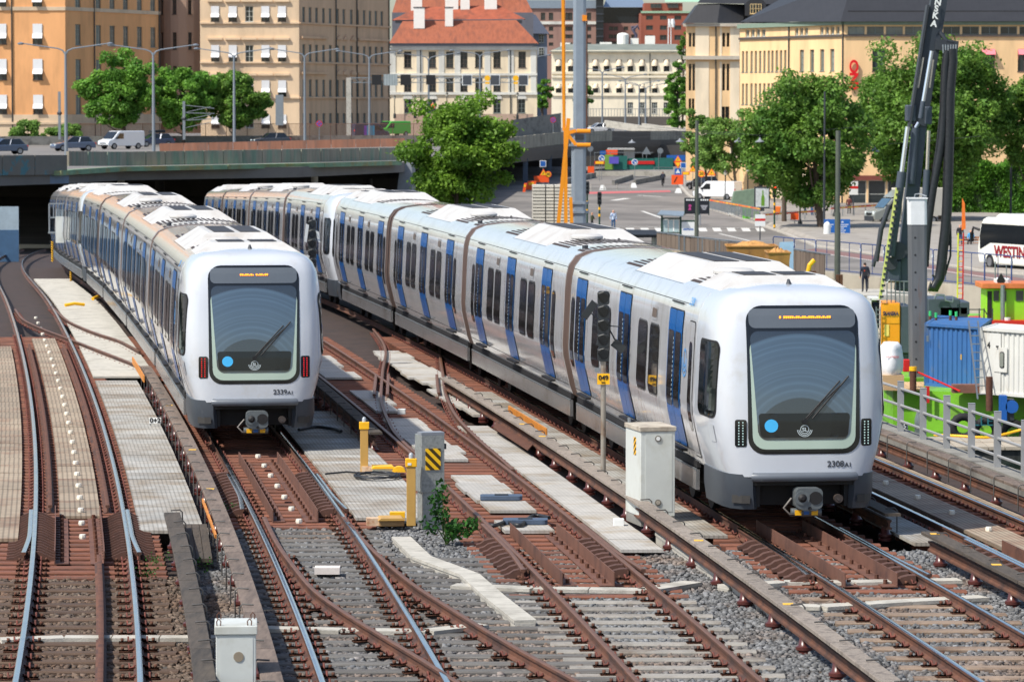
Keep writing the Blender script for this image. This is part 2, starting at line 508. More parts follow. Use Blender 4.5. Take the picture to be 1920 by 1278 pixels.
def sleeper_mesh(name, L, m, w=0.24, h=0.2):
  s = MB(); t = 0.02
  s.v = []
  s.prism([(-w / 2, -h), (w / 2, -h), (w / 2, -t), (w / 2 - t, 0), (-w / 2 + t, 0), (-w / 2, -t)], (-L / 2, 0, 0), (0, 1, 0), (0, 0, 1), (L, 0, 0))
  return s.mesh(name, m)
SLM = {k: sleeper_mesh('sleeper', *a) for k, a in dict(A=(2.5, SL_WOODB), B=(2.55, SL_GREY), C=(2.6, SL_CONC), D=(2.55, SL_BEIGE), R=(2.6, SL_RED), BL=(4.4, SL_GREY), E=(2.5, SL_BEIGE)).items()}
def clip_base():
  m = MB()
  m.tube([(.125, -.055, 0), (.125, -.02, .055), (.125, .03, .055), (.125, .06, .01), (.075, .06, .015), (.06, .0, .03)], 0.017, 4, caps=False)
  return m
def plate_base():
  m = MB()
  m.box(.03, .25, -.075, .075, -.03, -.008)
  m.box(.185, .225, -.025, .025, -.01, .04)
  m.box(-.25, -.03, -.075, .075, -.03, -.008)
  return m
CLIPB, PLATEB = clip_base(), plate_base()
def fasteners(parent, frames_, near_plate=True):
  xf, xp = [], []
  for o, s, u in frames_:
    d = u.cross(s)
    xf.append(xform(o + V((0, 0, -.145)), s, d))
    xf.append(xform(o + V((0, 0, -.145)), -s, -d))
    if near_plate:
      xp.append(xform(o + V((0, 0, -.14)), s, d)); xp.append(xform(o + V((0, 0, -.14)), -s, -d))
  v, q = replicate(CLIPB, xf)
  org = parent.location
  np_obj('rail_clips', v, q, CLIPRED, parent, origin=org, kind='stuff')
  if xp:
    v, q = replicate(PLATEB, xp)
    np_obj('base_plates', v, q, RUST, parent, origin=org, kind='stuff')
finm = MB(); finm.prism([(0.05, -.16), (.42, -.16), (.42, -.13), (.3, -.115), (.12, -.03), (.05, -.02)], (0, -.03, 0), (1, 0, 0), (0, 0, 1), (0, .06, 0))
FINME = finm.mesh('rail_brace', mat('dark_rust', C(84, 56, 46), 0.8, var=0.25, scale=8, rnd=0.1))
ANGLEM = mat('guard_angle_rust', C(104, 70, 56), 0.75, var=0.2, scale=3, col2=C(80, 54, 46), s2=2)
def track(u, label, kind, y_b, sp, top, y_end=262):
  t = thing('railway_track', label, 'track', T(u, 46, -.2), group='parallel railway tracks')
  for s in (-.752, .752):
    rail_tu(t, u + s, 38, y_end, top)
  fr_near, fr_far = [], []
  y = 44.0
  while y < 118:
    red = y > y_b
    k = 'R' if red else kind
    if not red and u == UB and y < 60: k = 'BL'
    d = heading(y)
    o = inst('sleeper', SLM[k], t, T(u + (0.85 if k == 'BL' else 0), y, -.166 + random.uniform(-.006, .004)) - t.location, (0, 0, math.atan2(-d.x, d.y) * 0 + random.uniform(-.006, .006)))
    for s in (-.752, .752):
      (fr_far if y > y_b + 6 else fr_near).append(frame(u + s, y))
    y += 0.6 if red else sp
  fasteners(t, fr_near)
  fasteners(t, fr_far, False)
  return t
TA = track(UA, 'leftmost track, curving past the grating walkway with shiny rails', 'A', 57.3, 0.8, STEELTOP)
TB = track(UB, 'track carrying the train 2339, on weathered grey sleepers in front', 'B', 64.4, 0.66, STEELTOP)
TC = track(UC, 'empty rusty track between the two trains', 'C', 55.2, 0.71, RUSTTOP)
TD = track(UD, 'track carrying the train 2308, on beige rust-stained sleepers', 'D', 55.6, 0.85, STEELTOP)
TE = track(UE, 'rightmost track beside the grey bridge railing', 'E', 57.0, 0.8, STEELTOP)
rail_tu(TA, 0.27, 40, 59, RUST, 'guard_rail')
for s in (-.5, .5):
  rail_tu(TA, s, 66.5, 112, RUST, 'guard_rail', dz=-.02)
FIN2 = MB(); FIN2.prism([(0.05, -.16), (.40, -.16), (.40, -.12), (.33, -.10), (.26, -.05), (.16, -.025), (.05, -.02)], (0, -.1, 0), (1, 0, 0), (0, 0, 1), (0, .2, 0)); FIN2 = FIN2.mesh('rail_brace', MATS['dark_rust'])
def braces(t, u, y0, y1, sides, step=0.36, me=None):
  y = y0
  while y < y1:
    for s in sides:
      o, sd, up = frame(u, y)
      inst('rail_brace', me or FINME, t, o - t.location, (0, 0, 0 if s > 0 else math.pi))
    y += step
for s in (-.752, .752): braces(TA, s, 59.6, 65.4, (-1, 1))
for s in (-.752, .752): braces(TB, UB + s, 66.0, 73.0, (-1,), .5, FIN2)
for s in (-.752, .752): braces(TC, UC + s, 57.4, 61.6, (-1,), .5, FIN2)
for s in (-.752, .752): braces(TD, UD + s, 56.6, 61.2, (-1,), .5, FIN2)
for s in (-.752, .752): braces(TE, UE + s, 55.0, 60.5, (-1,), .5, FIN2)
def angle(t, u, y0, y1, sgn):
  m = MB()
  fr = [frame(u, y) for y in np.linspace(y0, y1, 8)]
  m.sweep([(0, -.16), (sgn * .22, -.16), (sgn * .22, -.145), (sgn * .015, -.145), (sgn * .015, .05), (0, .05)][::sgn], fr)
  m.build('guard_angle', ANGLEM, t, world=True)
  m = MB()
  for y in np.arange(y0 + .3, y1, .62):
    m.cyl(T(u + sgn * .12, y, -.15), T(u + sgn * .12, y, -.08), .035, n=6)
  m.build('bolts', RUST, t, world=True, kind='stuff')
for t, u, y0, y1 in ((TA, UA, 59, 65.8), (TB, UB, 65, 76), (TC, UC, 56.3, 63), (TD, UD, 56.2, 63.5), (TE, UE, 52, 60.5)):
  angle(t, u - .42, y0, y1, 1); angle(t, u + .36, y0, y1, -1)
for t, u in ((TA, UA), (TB, UB), (TC, UC), (TD, UD), (TE, UE)):
  yb = {UA: 59.6, UB: 66, UC: 57.4, UD: 56.8, UE: 55.2}[u]
  for s in (-1, 1):
    m = MB()
    frs = [(lambda f, k: (f[0] + f[1] * s * (0.074 + 0.07 * max(0, (yb + 2.2 - k) / 2.4) ** 1.3), f[1], f[2]))(frame(u + s * .752, y), y) for y in np.linspace(yb - .3, yb + 6, 12)]
    m.sweep(RAILP, frs, mis=RAILM)
    m.build('expansion_rail', [RUSTR, STEELTOP if u != UC else RUSTTOP], t, world=True, smooth=40)
tt = thing('diverging_track', 'rusty turnout curving right out of the track in front of train 2339', 'track', G(760, 1100), group='turnout rails')
f1 = rail_path(tt, [(495, 966), (520, 1015), (552, 1060), (590, 1104), (650, 1147), (720, 1190), (792, 1233), (850, 1270), (905, 1305)])
f2 = rail_path(tt, [(644, 966), (690, 1018), (762, 1082), (850, 1140), (958, 1205), (1088, 1276), (1140, 1303)])
fasteners(tt, [f for f in f1 + f2 if f[0].y < 60][::1])
tt2 = thing('diverging_track', 'rusty turnout curving from the empty track towards the train 2308', 'track', G(800, 760), group='turnout rails')
f1 = rail_path(tt2, [(700, 612), (713, 630), (721, 645), (723, 661), (718, 687), (716, 710), (714, 740), (718, 760), (727, 783), (740, 807), (765, 833), (786, 850)])
f2 = rail_path(tt2, [(822, 640), (826, 669), (830, 695), (834, 728), (844, 756), (860, 782), (893, 816), (940, 857), (962, 877)])
def dense(fr, step):
  out, acc = [], 0
  for i in range(len(fr) - 1):
    acc += (fr[i + 1][0] - fr[i][0]).length
    if acc >= step: out.append(fr[i]); acc = 0
  return out
fasteners(tt2, dense(f1, .55) + dense(f2, .55), False)
for du in (-.16, .16):
  for ff in (f1, f2):
    m = MB(); m.sweep(RAILP, [(o + s * du, s, u) for o, s, u in ff if 92 < o.y < 99 or 0] or [ff[0], ff[1]], mis=RAILM)
    m.build('wing_rail', [RUSTR, RUSTTOP], tt2, world=True, smooth=40)
tt3 = thing('diverging_track', 'rusty crossover leading from the leftmost track under the left train', 'track', G(140, 620), group='turnout rails')
f1 = rail_path(tt3, [(28, 573), (44, 594), (80, 612), (119, 627), (160, 643), (214, 664), (258, 682), (300, 704)])
f2 = rail_path(tt3, [(95, 566), (124, 594), (155, 610), (186, 622), (222, 634), (262, 655)])
fasteners(tt3, dense(f1, .55) + dense(f2, .55), False)
st = MB(); st.lathe([(.05, 0), (.06, .03), (.05, .075), (.0, .08)], n=8)
STUD = st.mesh('white_stud', mat('white_porcelain', C(236, 230, 214), 0.3, var=0.03), smooth=40)
for i in range(26):
  y = 62 + i * 2.0 * (1 + i * .012)
  inst('white_stud', STUD, TA, T(.03, y, -.1) - TA.location)
for i in range(7): inst('white_stud', STUD, TB, T(UB, 64.5 + i * 2.0, -.12) - TB.location)
for i in range(5): inst('white_stud', STUD, TE, T(UE, 60.5 + i * 2.6, -.1) - TE.location)
# ------------------------------------------------------------------ gratings: each panel its own piece
GRAT = mat('grey_grating', C(160, 158, 152), 0.75, var=0.2, scale=2.5, col2=C(132, 120, 104), s2=0.7, t2=(0.42, 0.62), rnd=0.13, stripes=((1, 0.12, 0), 13, 0.72, 0.35), bump=0.1)
GRATW = mat('pale_grating', C(168, 165, 159), 0.7, var=0.16, scale=3, col2=C(150, 138, 120), s2=1.0, rnd=0.1, stripes=((1, 0.12, 0), 13, 0.88, 0.3))
GRATT = mat('tan_grating', C(150, 135, 116), 0.8, var=0.18, scale=3, col2=C(132, 104, 84), s2=0.8, rnd=0.14, stripes=((1, 0.12, 0), 11, 0.62, 0.35))
def panel_strip(name, label, u0, u1, y0, y1, dy, m, z=-.1, thick=.05, jag=0.0, skip=()):
  t = thing(name, label, 'walkway', T((u0 + u1) / 2, y0, z), group='grating walkways')
  y, i = y0, 0
  while y < y1 - .05:
    ye = min(y + dy, y1)
    if i not in skip:
      a0, a1 = u0 + (random.uniform(-jag, jag) if jag else 0), u1 + (random.uniform(-jag, jag) if jag else 0)
      p = T((a0 + a1) / 2, (y + ye) / 2, z)
      m2 = MB()
      q = [T(a0, y + .012, z) - p, T(a1, y + .012, z) - p, T(a1, ye - .012, z) - p, T(a0, ye - .012, z) - p]
      m2.prism([(0, 0)] * 0 or [(v.x, v.y) for v in q], (0, 0, -thick), (1, 0, 0), (0, 1, 0), (0, 0, thick + random.uniform(-.004, .008)))
      me = m2.mesh('grating_panel', m)
      o = inst('grating_panel', me, t, p - t.location)
    y = ye; i += 1
  return t
panel_strip('grating_walkway', 'tan grating panels with white studs between the rails of the leftmost track', -.34, .36, 65.5, 116, 1.3, GRATT)
panel_strip('grating_walkway', 'brownish grating strip along the left edge of the leftmost track', -1.55, -1.02, 62, 112, 1.6, GRATT)
panel_strip('grating_walkway', 'wide grey grating walkway between the leftmost track and train 2339', .98, 2.05, 63.2, 98, 1.25, GRAT)
panel_strip('concrete_walkway', 'pale slab walkway beside the far cars of train 2339', .98, 2.6, 99.5, 172, 2.4, CONC)
panel_strip('grating_walkway', 'grey grating walkway right of train 2339 with the coiled cable', UB + 1.02, UB + 2.45, 65.2, 88, 1.3, GRAT)
panel_strip('grating_walkway', 'pale grating strip along the far right side of train 2339', UB + 1.05, UB + 2.2, 89.5, 126, 1.6, GRATW, jag=.12)
panel_strip('grating_walkway', 'pale grating patches between the rails of the empty track', UC - .42, UC + .42, 63.2, 86, 1.6, GRATW, jag=.1, skip=(1, 6, 7))
panel_strip('grating_walkway', 'pale grating patches beyond the crossing of the empty track', UC - .42, UC + .3, 88, 118, 2.2, GRATW, jag=.12, skip=(3, 4, 9))
panel_strip('grating_walkway', 'pale slotted strip left of the timber covered conductor rail', UC + 1.05, UC + 1.72, 60.5, 84, 1.4, GRATW)
panel_strip('grating_walkway', 'pale jagged grating strip between the turnout and train 2308', UC + 1.75, UC + 2.6, 87, 110, 2.0, GRATW, jag=.14)
panel_strip('grating_walkway', 'long grey grating walkway along the left side of train 2308', UD - 1.85, UD - 1.06, 62.5, 94, 1.4, GRAT)
panel_strip('grating_walkway', 'tan grating panels between the rails of the rightmost track', UE - .36, UE + .36, 60.3, 86, 1.4, GRATT)
panel_strip('grating_walkway', 'grey grating beside the front right corner of train 2308', UD + 1.75, UD + 2.4, 61.4, 78, 1.4, GRAT)
panel_strip('grating_walkway', 'tan grating strip outside the rightmost rail', UE + .95, UE + 1.15, 57, 90, 1.4, GRATT)
# ------------------------------------------------------------------ conductor rails under timber boards
BRKT = mat('bracket_wire', C(84, 82, 80), 0.6, 0.3)
INSUL = mat('brown_porcelain', C(82, 44, 40), 0.3, var=0.1)
ins = MB(); ins.lathe([(.07, 0), (.115, .02), (.115, .06), (.085, .07), (.115, .09), (.115, .13), (.08, .15), (.06, .26)], n=10)
INSME = ins.mesh('insulator', INSUL, smooth=50)
bk = MB(); bk.tube([(.17, 0, -.42), (.17, 0, .0), (.13, 0, .04), (-.02, 0, .03)], .012, 6)
BRME = bk.mesh('bracket', BRKT, smooth=60)
YTAG = mat('yellow_tag', C(232, 180, 60), 0.5, var=0.05)
WOODB = mat('dark_cover_board', C(112, 98, 88), 0.9, var=0.3, scale=5, stretch=(4, 0.5, 4), bump=0.4, col2=C(80, 70, 64), s2=1.2, rnd=0.12)
WOODK = mat('old_black_cover_board', C(74, 66, 58), 0.9, var=0.3, scale=5, stretch=(4, 0.5, 4), bump=0.4, col2=C(52, 48, 44), s2=1.2, rnd=0.12)
def conductor(u, y0, y1, label, m, side=1, seg=3.4, top=.27, tags=(), railm=None, off=None):
  t = thing('conductor_rail', label, 'conductor rail', T(u, y0, -.2), group='board-covered conductor rails')
  off = off or (lambda y: 0.0)
  y, i = y0, 0
  while y < y1 - .1:
    ye = min(y + seg, y1)
    b2 = MB()
    fr = [(lambda f: (f[0], f[1], f[2]))(frame(u + off(yy), yy, top)) for yy in np.linspace(y + .012, ye - .012, 3)]
    b2.sweep([(-.13, -.05), (.13, -.05), (.13, -.006), (.124, 0), (-.124, 0), (-.13, -.006)], fr)
    b2.build('cover_board', m, t, world=True)
    y = ye; i += 1
  b2 = MB()
  frs = [frame(u + off(yy), yy, .13) for yy in np.linspace(y0 + .3, y1 - .1, max(3, int((y1 - y0) / 2)))]
  b2.sweep([(-.045, -.16), (.045, -.16), (.045, -.13), (.015, -.11), (.015, -.05), (.04, -.03), (.04, 0), (-.04, 0), (-.04, -.03), (-.015, -.05), (-.015, -.11), (-.045, -.13)], frs)
  b2.build('power_rail', railm or RUSTR, t, world=True, smooth=40)
  for yy in np.arange(y0 + .5, y1, 1.7):
    inst('bracket', BRME, t, T(u + off(yy), yy, top) - t.location, (0, 0, 0 if side > 0 else math.pi))
  for yy in np.arange(y0 + .6, y1, 2.3):
    inst('insulator', INSME, t, T(u + off(yy), yy, -.26) - t.location)
  for yy in tags:
    b2 = MB(); p = T(u + off(yy), yy, top + .004); b2.box(p.x - .07, p.x + .07, p.y - .08, p.y + .08, p.z - .003, p.z + .003)
    b2.build('yellow_tag', YTAG, t, world=True)
  return t
conductor(2.28, 40, 98, 'grey board covered conductor rail between the leftmost track and train 2339', WOODB, -1, tags=(66.4, 74, 85))
conductor(1.5, 40, 62.6, 'old blackened board on conductor rail ending beside the leftmost track', WOODK, 1)
conductor(UB + 2.5, 78, 122, 'conductor rail board running behind the right side of train 2339', WOODK, -1)
conductor(UC + 1.95, 40, 94, 'long timber covered conductor rail running from the white cabinet to the front', WOODG, 1, tags=(51, 58.5, 77, 80))
conductor(UD + 1.62, 62.4, 118, 'conductor rail emerging from under the right side of train 2308', WOODK, 1)
conductor(UD + 1.62, 40, 59.8, 'dark conductor rail board starting on the ballast right of train 2308', WOODK, 1, tags=(59.4, 55.4))
conductor(UE + 1.38, 40, 150, 'thick grey topped conductor rail along the bridge railing', WOODB, -1, top=.34)
for (u, y0, y1, lab) in ((UC + 1.95 + .28, 78.5, 84.5, 'orange ribbed guard board beside the conductor rail near train 2308'), (2.05, 94, 101, 'orange guard board beside the conductor rail left of train 2339'), (2.28 - .2, 59.5, 65, 'narrow orange reflective strip on the side of the conductor rail board')):
  m = MB()
  hb = .06 if 'narrow' in lab else .17
  m.sweep([(0, .0), (.03, .0), (.03, hb), (0, hb)][::-1], [frame(u, y, .22 - hb / 2) for y in np.linspace(y0, y1, 12)])
  m.build('guard_board', mat('orange_board', C(206, 132, 52), 0.6, var=0.15, stripes=((0, 1, 0), 5, 0.6, 0.3)), label=lab, cat='guard board')
for pts, lab in (([(930, 790), (1000, 832), (990, 842), (925, 800)], 'rusty steel plate lying beside the conductor rail end'), ([(430, 990), (442, 1005), (462, 1075), (450, 1076)], 'rusty sheet leaning by the conductor rail near the front')):
  q = [G(x, y, .03) for x, y in pts]
  m = MB(); m.prism([(p.x, p.y) for p in q], (0, 0, .0), (1, 0, 0), (0, 1, 0), (0, 0, .03))
  m.build('steel_plate', RUST, label=lab, cat='steel plate')
# ------------------------------------------------------------------ metro trains
SIDE = mat('brushed_white_silver_body', (0.69, 0.70, 0.722), 0.07, 0.42, var=0.06, scale=1.2, bump=0.06, bscale=1.6, spec=0.5, col2=(0.50, 0.48, 0.46), s2=0.55, t2=(0.5, 0.74), stretch=(4, 4, 0.35))
NOSE = mat('white_gloss_nose', (0.53, 0.56, 0.605), 0.2, 0.0, var=0.04, scale=1.2, coat=0.6, col2=(0.47, 0.47, 0.46), s2=1.5, t2=(0.55, 0.75))
ROOFW = mat('white_roof_paint', (0.52, 0.51, 0.49), 0.45, 0.0, var=0.06, scale=2, col2=(0.40, 0.36, 0.32), s2=1.1, t2=(0.5, 0.75))
ROOFR = mat('ribbed_roof', (0.66, 0.64, 0.60), 0.5, 0.0, var=0.08, scale=3, stripes=((0, 1, 0), 8.0, 0.12, 0.5))
ROOFG = mat('roof_grille', C(62, 54, 50), 0.5, 0.3, var=0.3, scale=3, stripes=((1, 0, 0), 9, 0.5, 0.4))
DOORB = mat('blue_door', C(2, 88, 158), 0.2, 0.0, var=0.04, spec=0.3, bump=0.05, bscale=1.6)
TRGLASS = mat('train_window_glass', C(44, 42, 42), 0.04, 0.0, var=0.12, scale=2, spec=0.9, coat=0.5)
APRON = mat('grey_apron', C(62, 68, 76), 0.38, 0.1, var=0.08)
APRONL = mat('grey_bumper', C(96, 102, 110), 0.4, 0.1, var=0.08)
BELLOW = mat('brown_bellows', C(86, 66, 55), 0.7, var=0.15, scale=4, stripes=((1, 0, 0), 9, 0.75, 0.4))
BELLOWT = mat('tan_gangway_frame', C(104, 80, 64), 0.6, var=0.15, scale=3)
SKIRT = mat('silver_skirt', (0.52, 0.53, 0.54), 0.2, 0.75, var=0.1, scale=2, bump=0.06, bscale=2, col2=(0.3, 0.28, 0.26), s2=1.1, t2=(0.52, 0.7))
UNDER = mat('underframe_black', C(26, 25, 26), 0.7, var=0.3, scale=5)
SCREENB = mat('windscreen_surround', C(20, 22, 24), 0.15, var=0.05, coat=0.3)
MINT = mat('pale_mint_band', C(172, 190, 176), 0.25, var=0.03, coat=0.5)
SCRGREY = mat('destination_glass', C(92, 98, 104), 0.06, var=0.05, spec=0.8)
LEDO = mat('orange_led', C(255, 140, 20), 0.5, var=0, emis=2.2, ecol=C(255, 130, 20))
LEDR = mat('red_led', C(255, 40, 40), 0.5, var=0, emis=0.45, ecol=C(255, 30, 30))
LEDW = mat('white_led', C(190, 220, 215), 0.25, var=0, emis=0.25, ecol=C(200, 230, 225))
DOT = mat('light_blue_sticker', C(70, 180, 236), 0.4, var=0.02)
LOGO = mat('pale_logo_print', C(196, 208, 210), 0.4, var=0.02)
NUM = mat('dark_number_print', C(66, 70, 76), 0.4, var=0.02)
PBLUE = mat('light_blue_print', C(70, 140, 200), 0.4, var=0.02)
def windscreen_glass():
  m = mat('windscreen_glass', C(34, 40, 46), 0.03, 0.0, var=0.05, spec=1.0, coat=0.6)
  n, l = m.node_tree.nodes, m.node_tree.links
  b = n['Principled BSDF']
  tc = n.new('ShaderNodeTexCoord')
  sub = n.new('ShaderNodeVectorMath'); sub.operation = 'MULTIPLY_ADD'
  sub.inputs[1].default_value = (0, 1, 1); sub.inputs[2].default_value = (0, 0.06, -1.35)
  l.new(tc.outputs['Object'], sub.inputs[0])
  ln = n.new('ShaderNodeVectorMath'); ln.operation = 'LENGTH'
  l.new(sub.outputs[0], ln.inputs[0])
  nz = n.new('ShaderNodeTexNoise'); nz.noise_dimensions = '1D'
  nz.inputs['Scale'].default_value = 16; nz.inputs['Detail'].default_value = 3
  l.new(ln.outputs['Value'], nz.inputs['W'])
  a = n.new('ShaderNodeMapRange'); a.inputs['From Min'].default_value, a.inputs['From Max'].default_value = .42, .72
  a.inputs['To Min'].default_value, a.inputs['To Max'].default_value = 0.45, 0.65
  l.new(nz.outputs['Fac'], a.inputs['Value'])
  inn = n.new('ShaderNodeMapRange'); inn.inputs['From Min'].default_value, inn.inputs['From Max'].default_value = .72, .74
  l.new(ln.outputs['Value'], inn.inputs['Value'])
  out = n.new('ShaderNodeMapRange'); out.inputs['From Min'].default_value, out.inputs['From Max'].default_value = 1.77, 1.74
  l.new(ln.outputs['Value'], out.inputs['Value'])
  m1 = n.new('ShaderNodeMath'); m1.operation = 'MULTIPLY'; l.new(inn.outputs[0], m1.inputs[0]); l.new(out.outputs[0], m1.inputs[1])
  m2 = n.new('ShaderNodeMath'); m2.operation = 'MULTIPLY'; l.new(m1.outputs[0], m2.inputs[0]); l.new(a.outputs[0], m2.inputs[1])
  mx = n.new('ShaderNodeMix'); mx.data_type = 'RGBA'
  mx.inputs[6].default_value = (*C(40, 48, 56), 1); mx.inputs[7].default_value = (*C(90, 114, 134), 1)  # wiper film arcs; their blue is raised to stand in for sky reflection
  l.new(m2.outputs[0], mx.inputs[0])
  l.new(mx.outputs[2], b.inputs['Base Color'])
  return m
WSGLASS = windscreen_glass()
PROF = [(1.20, .80), (1.27, 1.0), (1.40, 1.62), (1.415, 1.85), (1.405, 2.1), (1.365, 3.0), (1.335, 3.3), (1.285, 3.5), (1.15, 3.69), (.93, 3.79), (.5, 3.85), (0, 3.87)]
_pz, _py = [p[1] for p in PROF], [p[0] for p in PROF]
def hw(z): return float(np.interp(z, _pz, _py))
LOOP = [(-y, z) for y, z in PROF] + [(y, z) for y, z in PROF[::-1][1:]]
def body(m, x0, x1):
  n = len(LOOP)
  m.add([(x0, y, z) for y, z in LOOP] + [(x1, y, z) for y, z in LOOP], [(i, i + 1, n + i + 1, n + i) for i in range(n - 1)] + [(n - 1, 0, n, 2 * n - 1), tuple(range(n)), tuple(range(2 * n - 1, n - 1, -1))])
def patch(m, xc, w, z0, z1, off, side, r=0.0, nz=9):
  rows = []
  for i in range(nz + 1):
    z = z0 + (z1 - z0) * i / nz
    rows.append(z)
  if r:
    rows = sorted(set(rows + [z0 + r * .15, z0 + r * .5, z0 + r, z1 - r * .15, z1 - r * .5, z1 - r]))
  vs, fs = [], []
  for z in rows:
    d = min(z - z0, z1 - z)
    h = w / 2
    if r and d < r: h -= r - math.sqrt(max(0, r * r - (r - d) ** 2))
    y = hw(z) + off
    vs += [(xc - h, side * y, z), (xc + h, side * y, z)]
  for i in range(len(rows) - 1):
    a = 2 * i
    fs.append((a, a + 1, a + 3, a + 2) if side < 0 else (a, a + 2, a + 3, a + 1))
  m.add(vs, fs)
def door_mesh(side):
  m = MB()
  m.mi = 2; patch(m, 0, 1.50, .99, 3.32, .004, side, .06)
  m.mi = 0; patch(m, -.355, .69, 1.01, 3.30, .012, side, .05); patch(m, .355, .69, 1.01, 3.30, .012, side, .05)
  m.mi = 1; patch(m, -.345, .56, 1.66, 2.94, .018, side, .08); patch(m, .345, .56, 1.66, 2.94, .018, side, .08)
  m.mi = 3
  for k in range(14): patch(m, -.07, .035, 1.75 + k * .08, 1.79 + k * .08, .023, side, nz=1)
  m.mi = 2; m.box(-.7, .7, side * 1.33 - .05, side * 1.33 + .05, .93, .975)
  return m.mesh('door', [DOORB, TRGLASS, UNDER, LOGO])
def window_mesh(side, w=.98, z0=1.72, z1=2.9):
  m = MB()
  m.mi = 1; patch(m, 0, w + .1, z0 - .05, z1 + .05, .005, side, .16)
  m.mi = 2; patch(m, 0, w + .05, z0 - .025, z1 + .025, .009, side, .14)
  m.mi = 0; patch(m, 0, w, z0, z1, .014, side, .12)
  return m.mesh('window', [TRGLASS, SKIRT, UNDER])
def vent_mesh(side):
  m = MB()
  m.mi = 1; patch(m, 0, .58, 3.0, 3.26, .008, side, .03, 2)
  m.mi = 0; patch(m, 0, .46, 3.05, 3.21, .014, side, .02, 2)
  return m.mesh('vent', [mat('vent_dark', C(98, 84, 74), 0.4), SIDE])
DM, WM, WN, VM = {}, {}, {}, {}
for s in (-1, 1):
  DM[s], WM[s], WN[s], VM[s] = door_mesh(s), window_mesh(s), window_mesh(s, .42, 1.5, 2.85), vent_mesh(s)
gut = MB(); gut.box(-.55, .55, -.012, .012, -.01, .012)
GUTME = gut.mesh('rain_strip', UNDER)
bo = MB()
for x in (-.95, .95):
  for s in (-.72, .72): bo.cyl((x, s - .06, .39), (x, s + .06, .39), .39, n=18)
  bo.cyl((x, -.8, .39), (x, .8, .39), .07, n=8)
for s in (-.98, .98): bo.box(-1.4, 1.4, s - .06, s + .06, .33, .52)
BOGIE = bo.mesh('bogie', UNDER, smooth=40)
def hvac_mesh(L, wd, z0, z1, ch):
  m = MB()
  a, b_ = L / 2, wd / 2
  vs = [(-a, -b_, z0), (a, -b_, z0), (a, b_, z0), (-a, b_, z0), (-a + ch, -b_ + ch, z1), (a - ch, -b_ + ch, z1), (a - ch, b_ - ch, z1), (-a + ch, b_ - ch, z1)]
  m.add(vs, [(0, 1, 5, 4), (1, 2, 6, 5), (2, 3, 7, 6), (3, 0, 4, 7), (4, 5, 6, 7)])
  m.mi = 1
  m.box(-a + ch + .2, a - ch - .15, -b_ + ch + .12, -.06, z1 + .004, z1 + .014)
  m.box(-a + ch + .2, a - ch - .15, .06, b_ - ch - .12, z1 + .004, z1 + .014)
  m.mi = 2
  for k in range(4):
    y = -b_ + ch + (2 * b_ - 2 * ch) * (k + .5) / 4
    m.cyl((a - ch * .3, y, z0 + (z1 - z0) * .35), (a - ch * .2, y, z0 + (z1 - z0) * .4), .03, n=6)
  m.box(-a - .015, a + .015, -b_ - .015, b_ + .015, z0 - .03, z0 + .0)
  return m.mesh('roof_unit', [ROOFW, ROOFG, UNDER])
HV = hvac_mesh(5.4, 2.2, 3.71, 4.06, .5)
HVF = hvac_mesh(2.3, 2.2, 3.70, 3.97, .4)
dm = MB(); dm.lathe([(.30, 0), (.34, .03), (.34, .07), (.28, .11), (0, .12)], n=18)
DOME = dm.mesh('roof_dome', ROOFW, smooth=50)
_pq, _px = [0, .34, .64, .81, .915, .97, .994, 1.0], [0, -.004, -.035, -.11, -.29, -.62, -1.18, -2.0]
_rz, _rr = [.80, 1.2, 1.7, 2.2, 2.7, 3.1, 3.4, 3.58, 3.7, 3.79, 3.85, 3.87], [0, 0, .03, .07, .13, .20, .28, .35, .47, .70, 1.2, 1.95]
def nose_x(y, z, off=0.0):
  h = max(hw(z), 1e-3)
  q = min(1.0, abs(y) / h)
  xp = float(np.interp(q, _pq, _px))
  rk = float(np.interp(z, _rz, _rr))
  return xp - rk * (1 - abs(xp) / 2.0) + off
def nose_y(x, z):
  """lateral position of the nose at a length"""
  ys = np.linspace(0, hw(z), 80)
  xs = [nose_x(y, z) for y in ys]
  return float(np.interp(-x, [-v for v in xs], ys))
def fpatch(m, zs, hwf, off, yc=0.0, ny=10):
  vs, fs = [], []
  for z in zs:
    h = hwf(z)
    for k in range(ny + 1):
      y = yc - h + 2 * h * k / ny
      vs.append((nose_x(y, z, off), y, z))
  for i in range(len(zs) - 1):
    for k in range(ny):
      a = i * (ny + 1) + k
      fs.append((a, a + 1, a + ny + 2, a + ny + 1))
  m.add(vs, fs)
def rr(z0, z1, r, h0, h1=None):
  h1 = h0 if h1 is None else h1
  def f(z):
    h = h0 + (h1 - h0) * (z - z0) / (z1 - z0)
    d = min(z - z0, z1 - z)
    return h - (r - math.sqrt(max(0, r * r - (r - d) ** 2)) if d < r else 0)
  zs = sorted(set(list(np.linspace(z0, z1, 14)) + [z0 + r * k for k in (.04, .12, .3, .55, 1)] + [z1 - r * k for k in (.04, .12, .3, .55, 1)]))
  return zs, f
def roof_strip(o, x0, x1):
  m = MB(); ys = np.linspace(-1.0, 1.0, 33);
  zr = lambda y: float(np.interp(abs(y), [p[0] for p in PROF[::-1]][:6], [p[1] for p in PROF[::-1]][:6]))
  for i in range(0, 32, 2):
    y0_, y1_ = ys[i], ys[i + 1]
    m.add([(x0, y0_, zr(y0_) + .006), (x1, y0_, zr(y0_) + .006), (x1, y1_, zr(y1_) + .006), (x0, y1_, zr(y1_) + .006)], [(0, 1, 2, 3)])
  m.build('roof_slots', mat('roof_slot_dark', C(58, 46, 42), 0.7), o, kind='stuff')
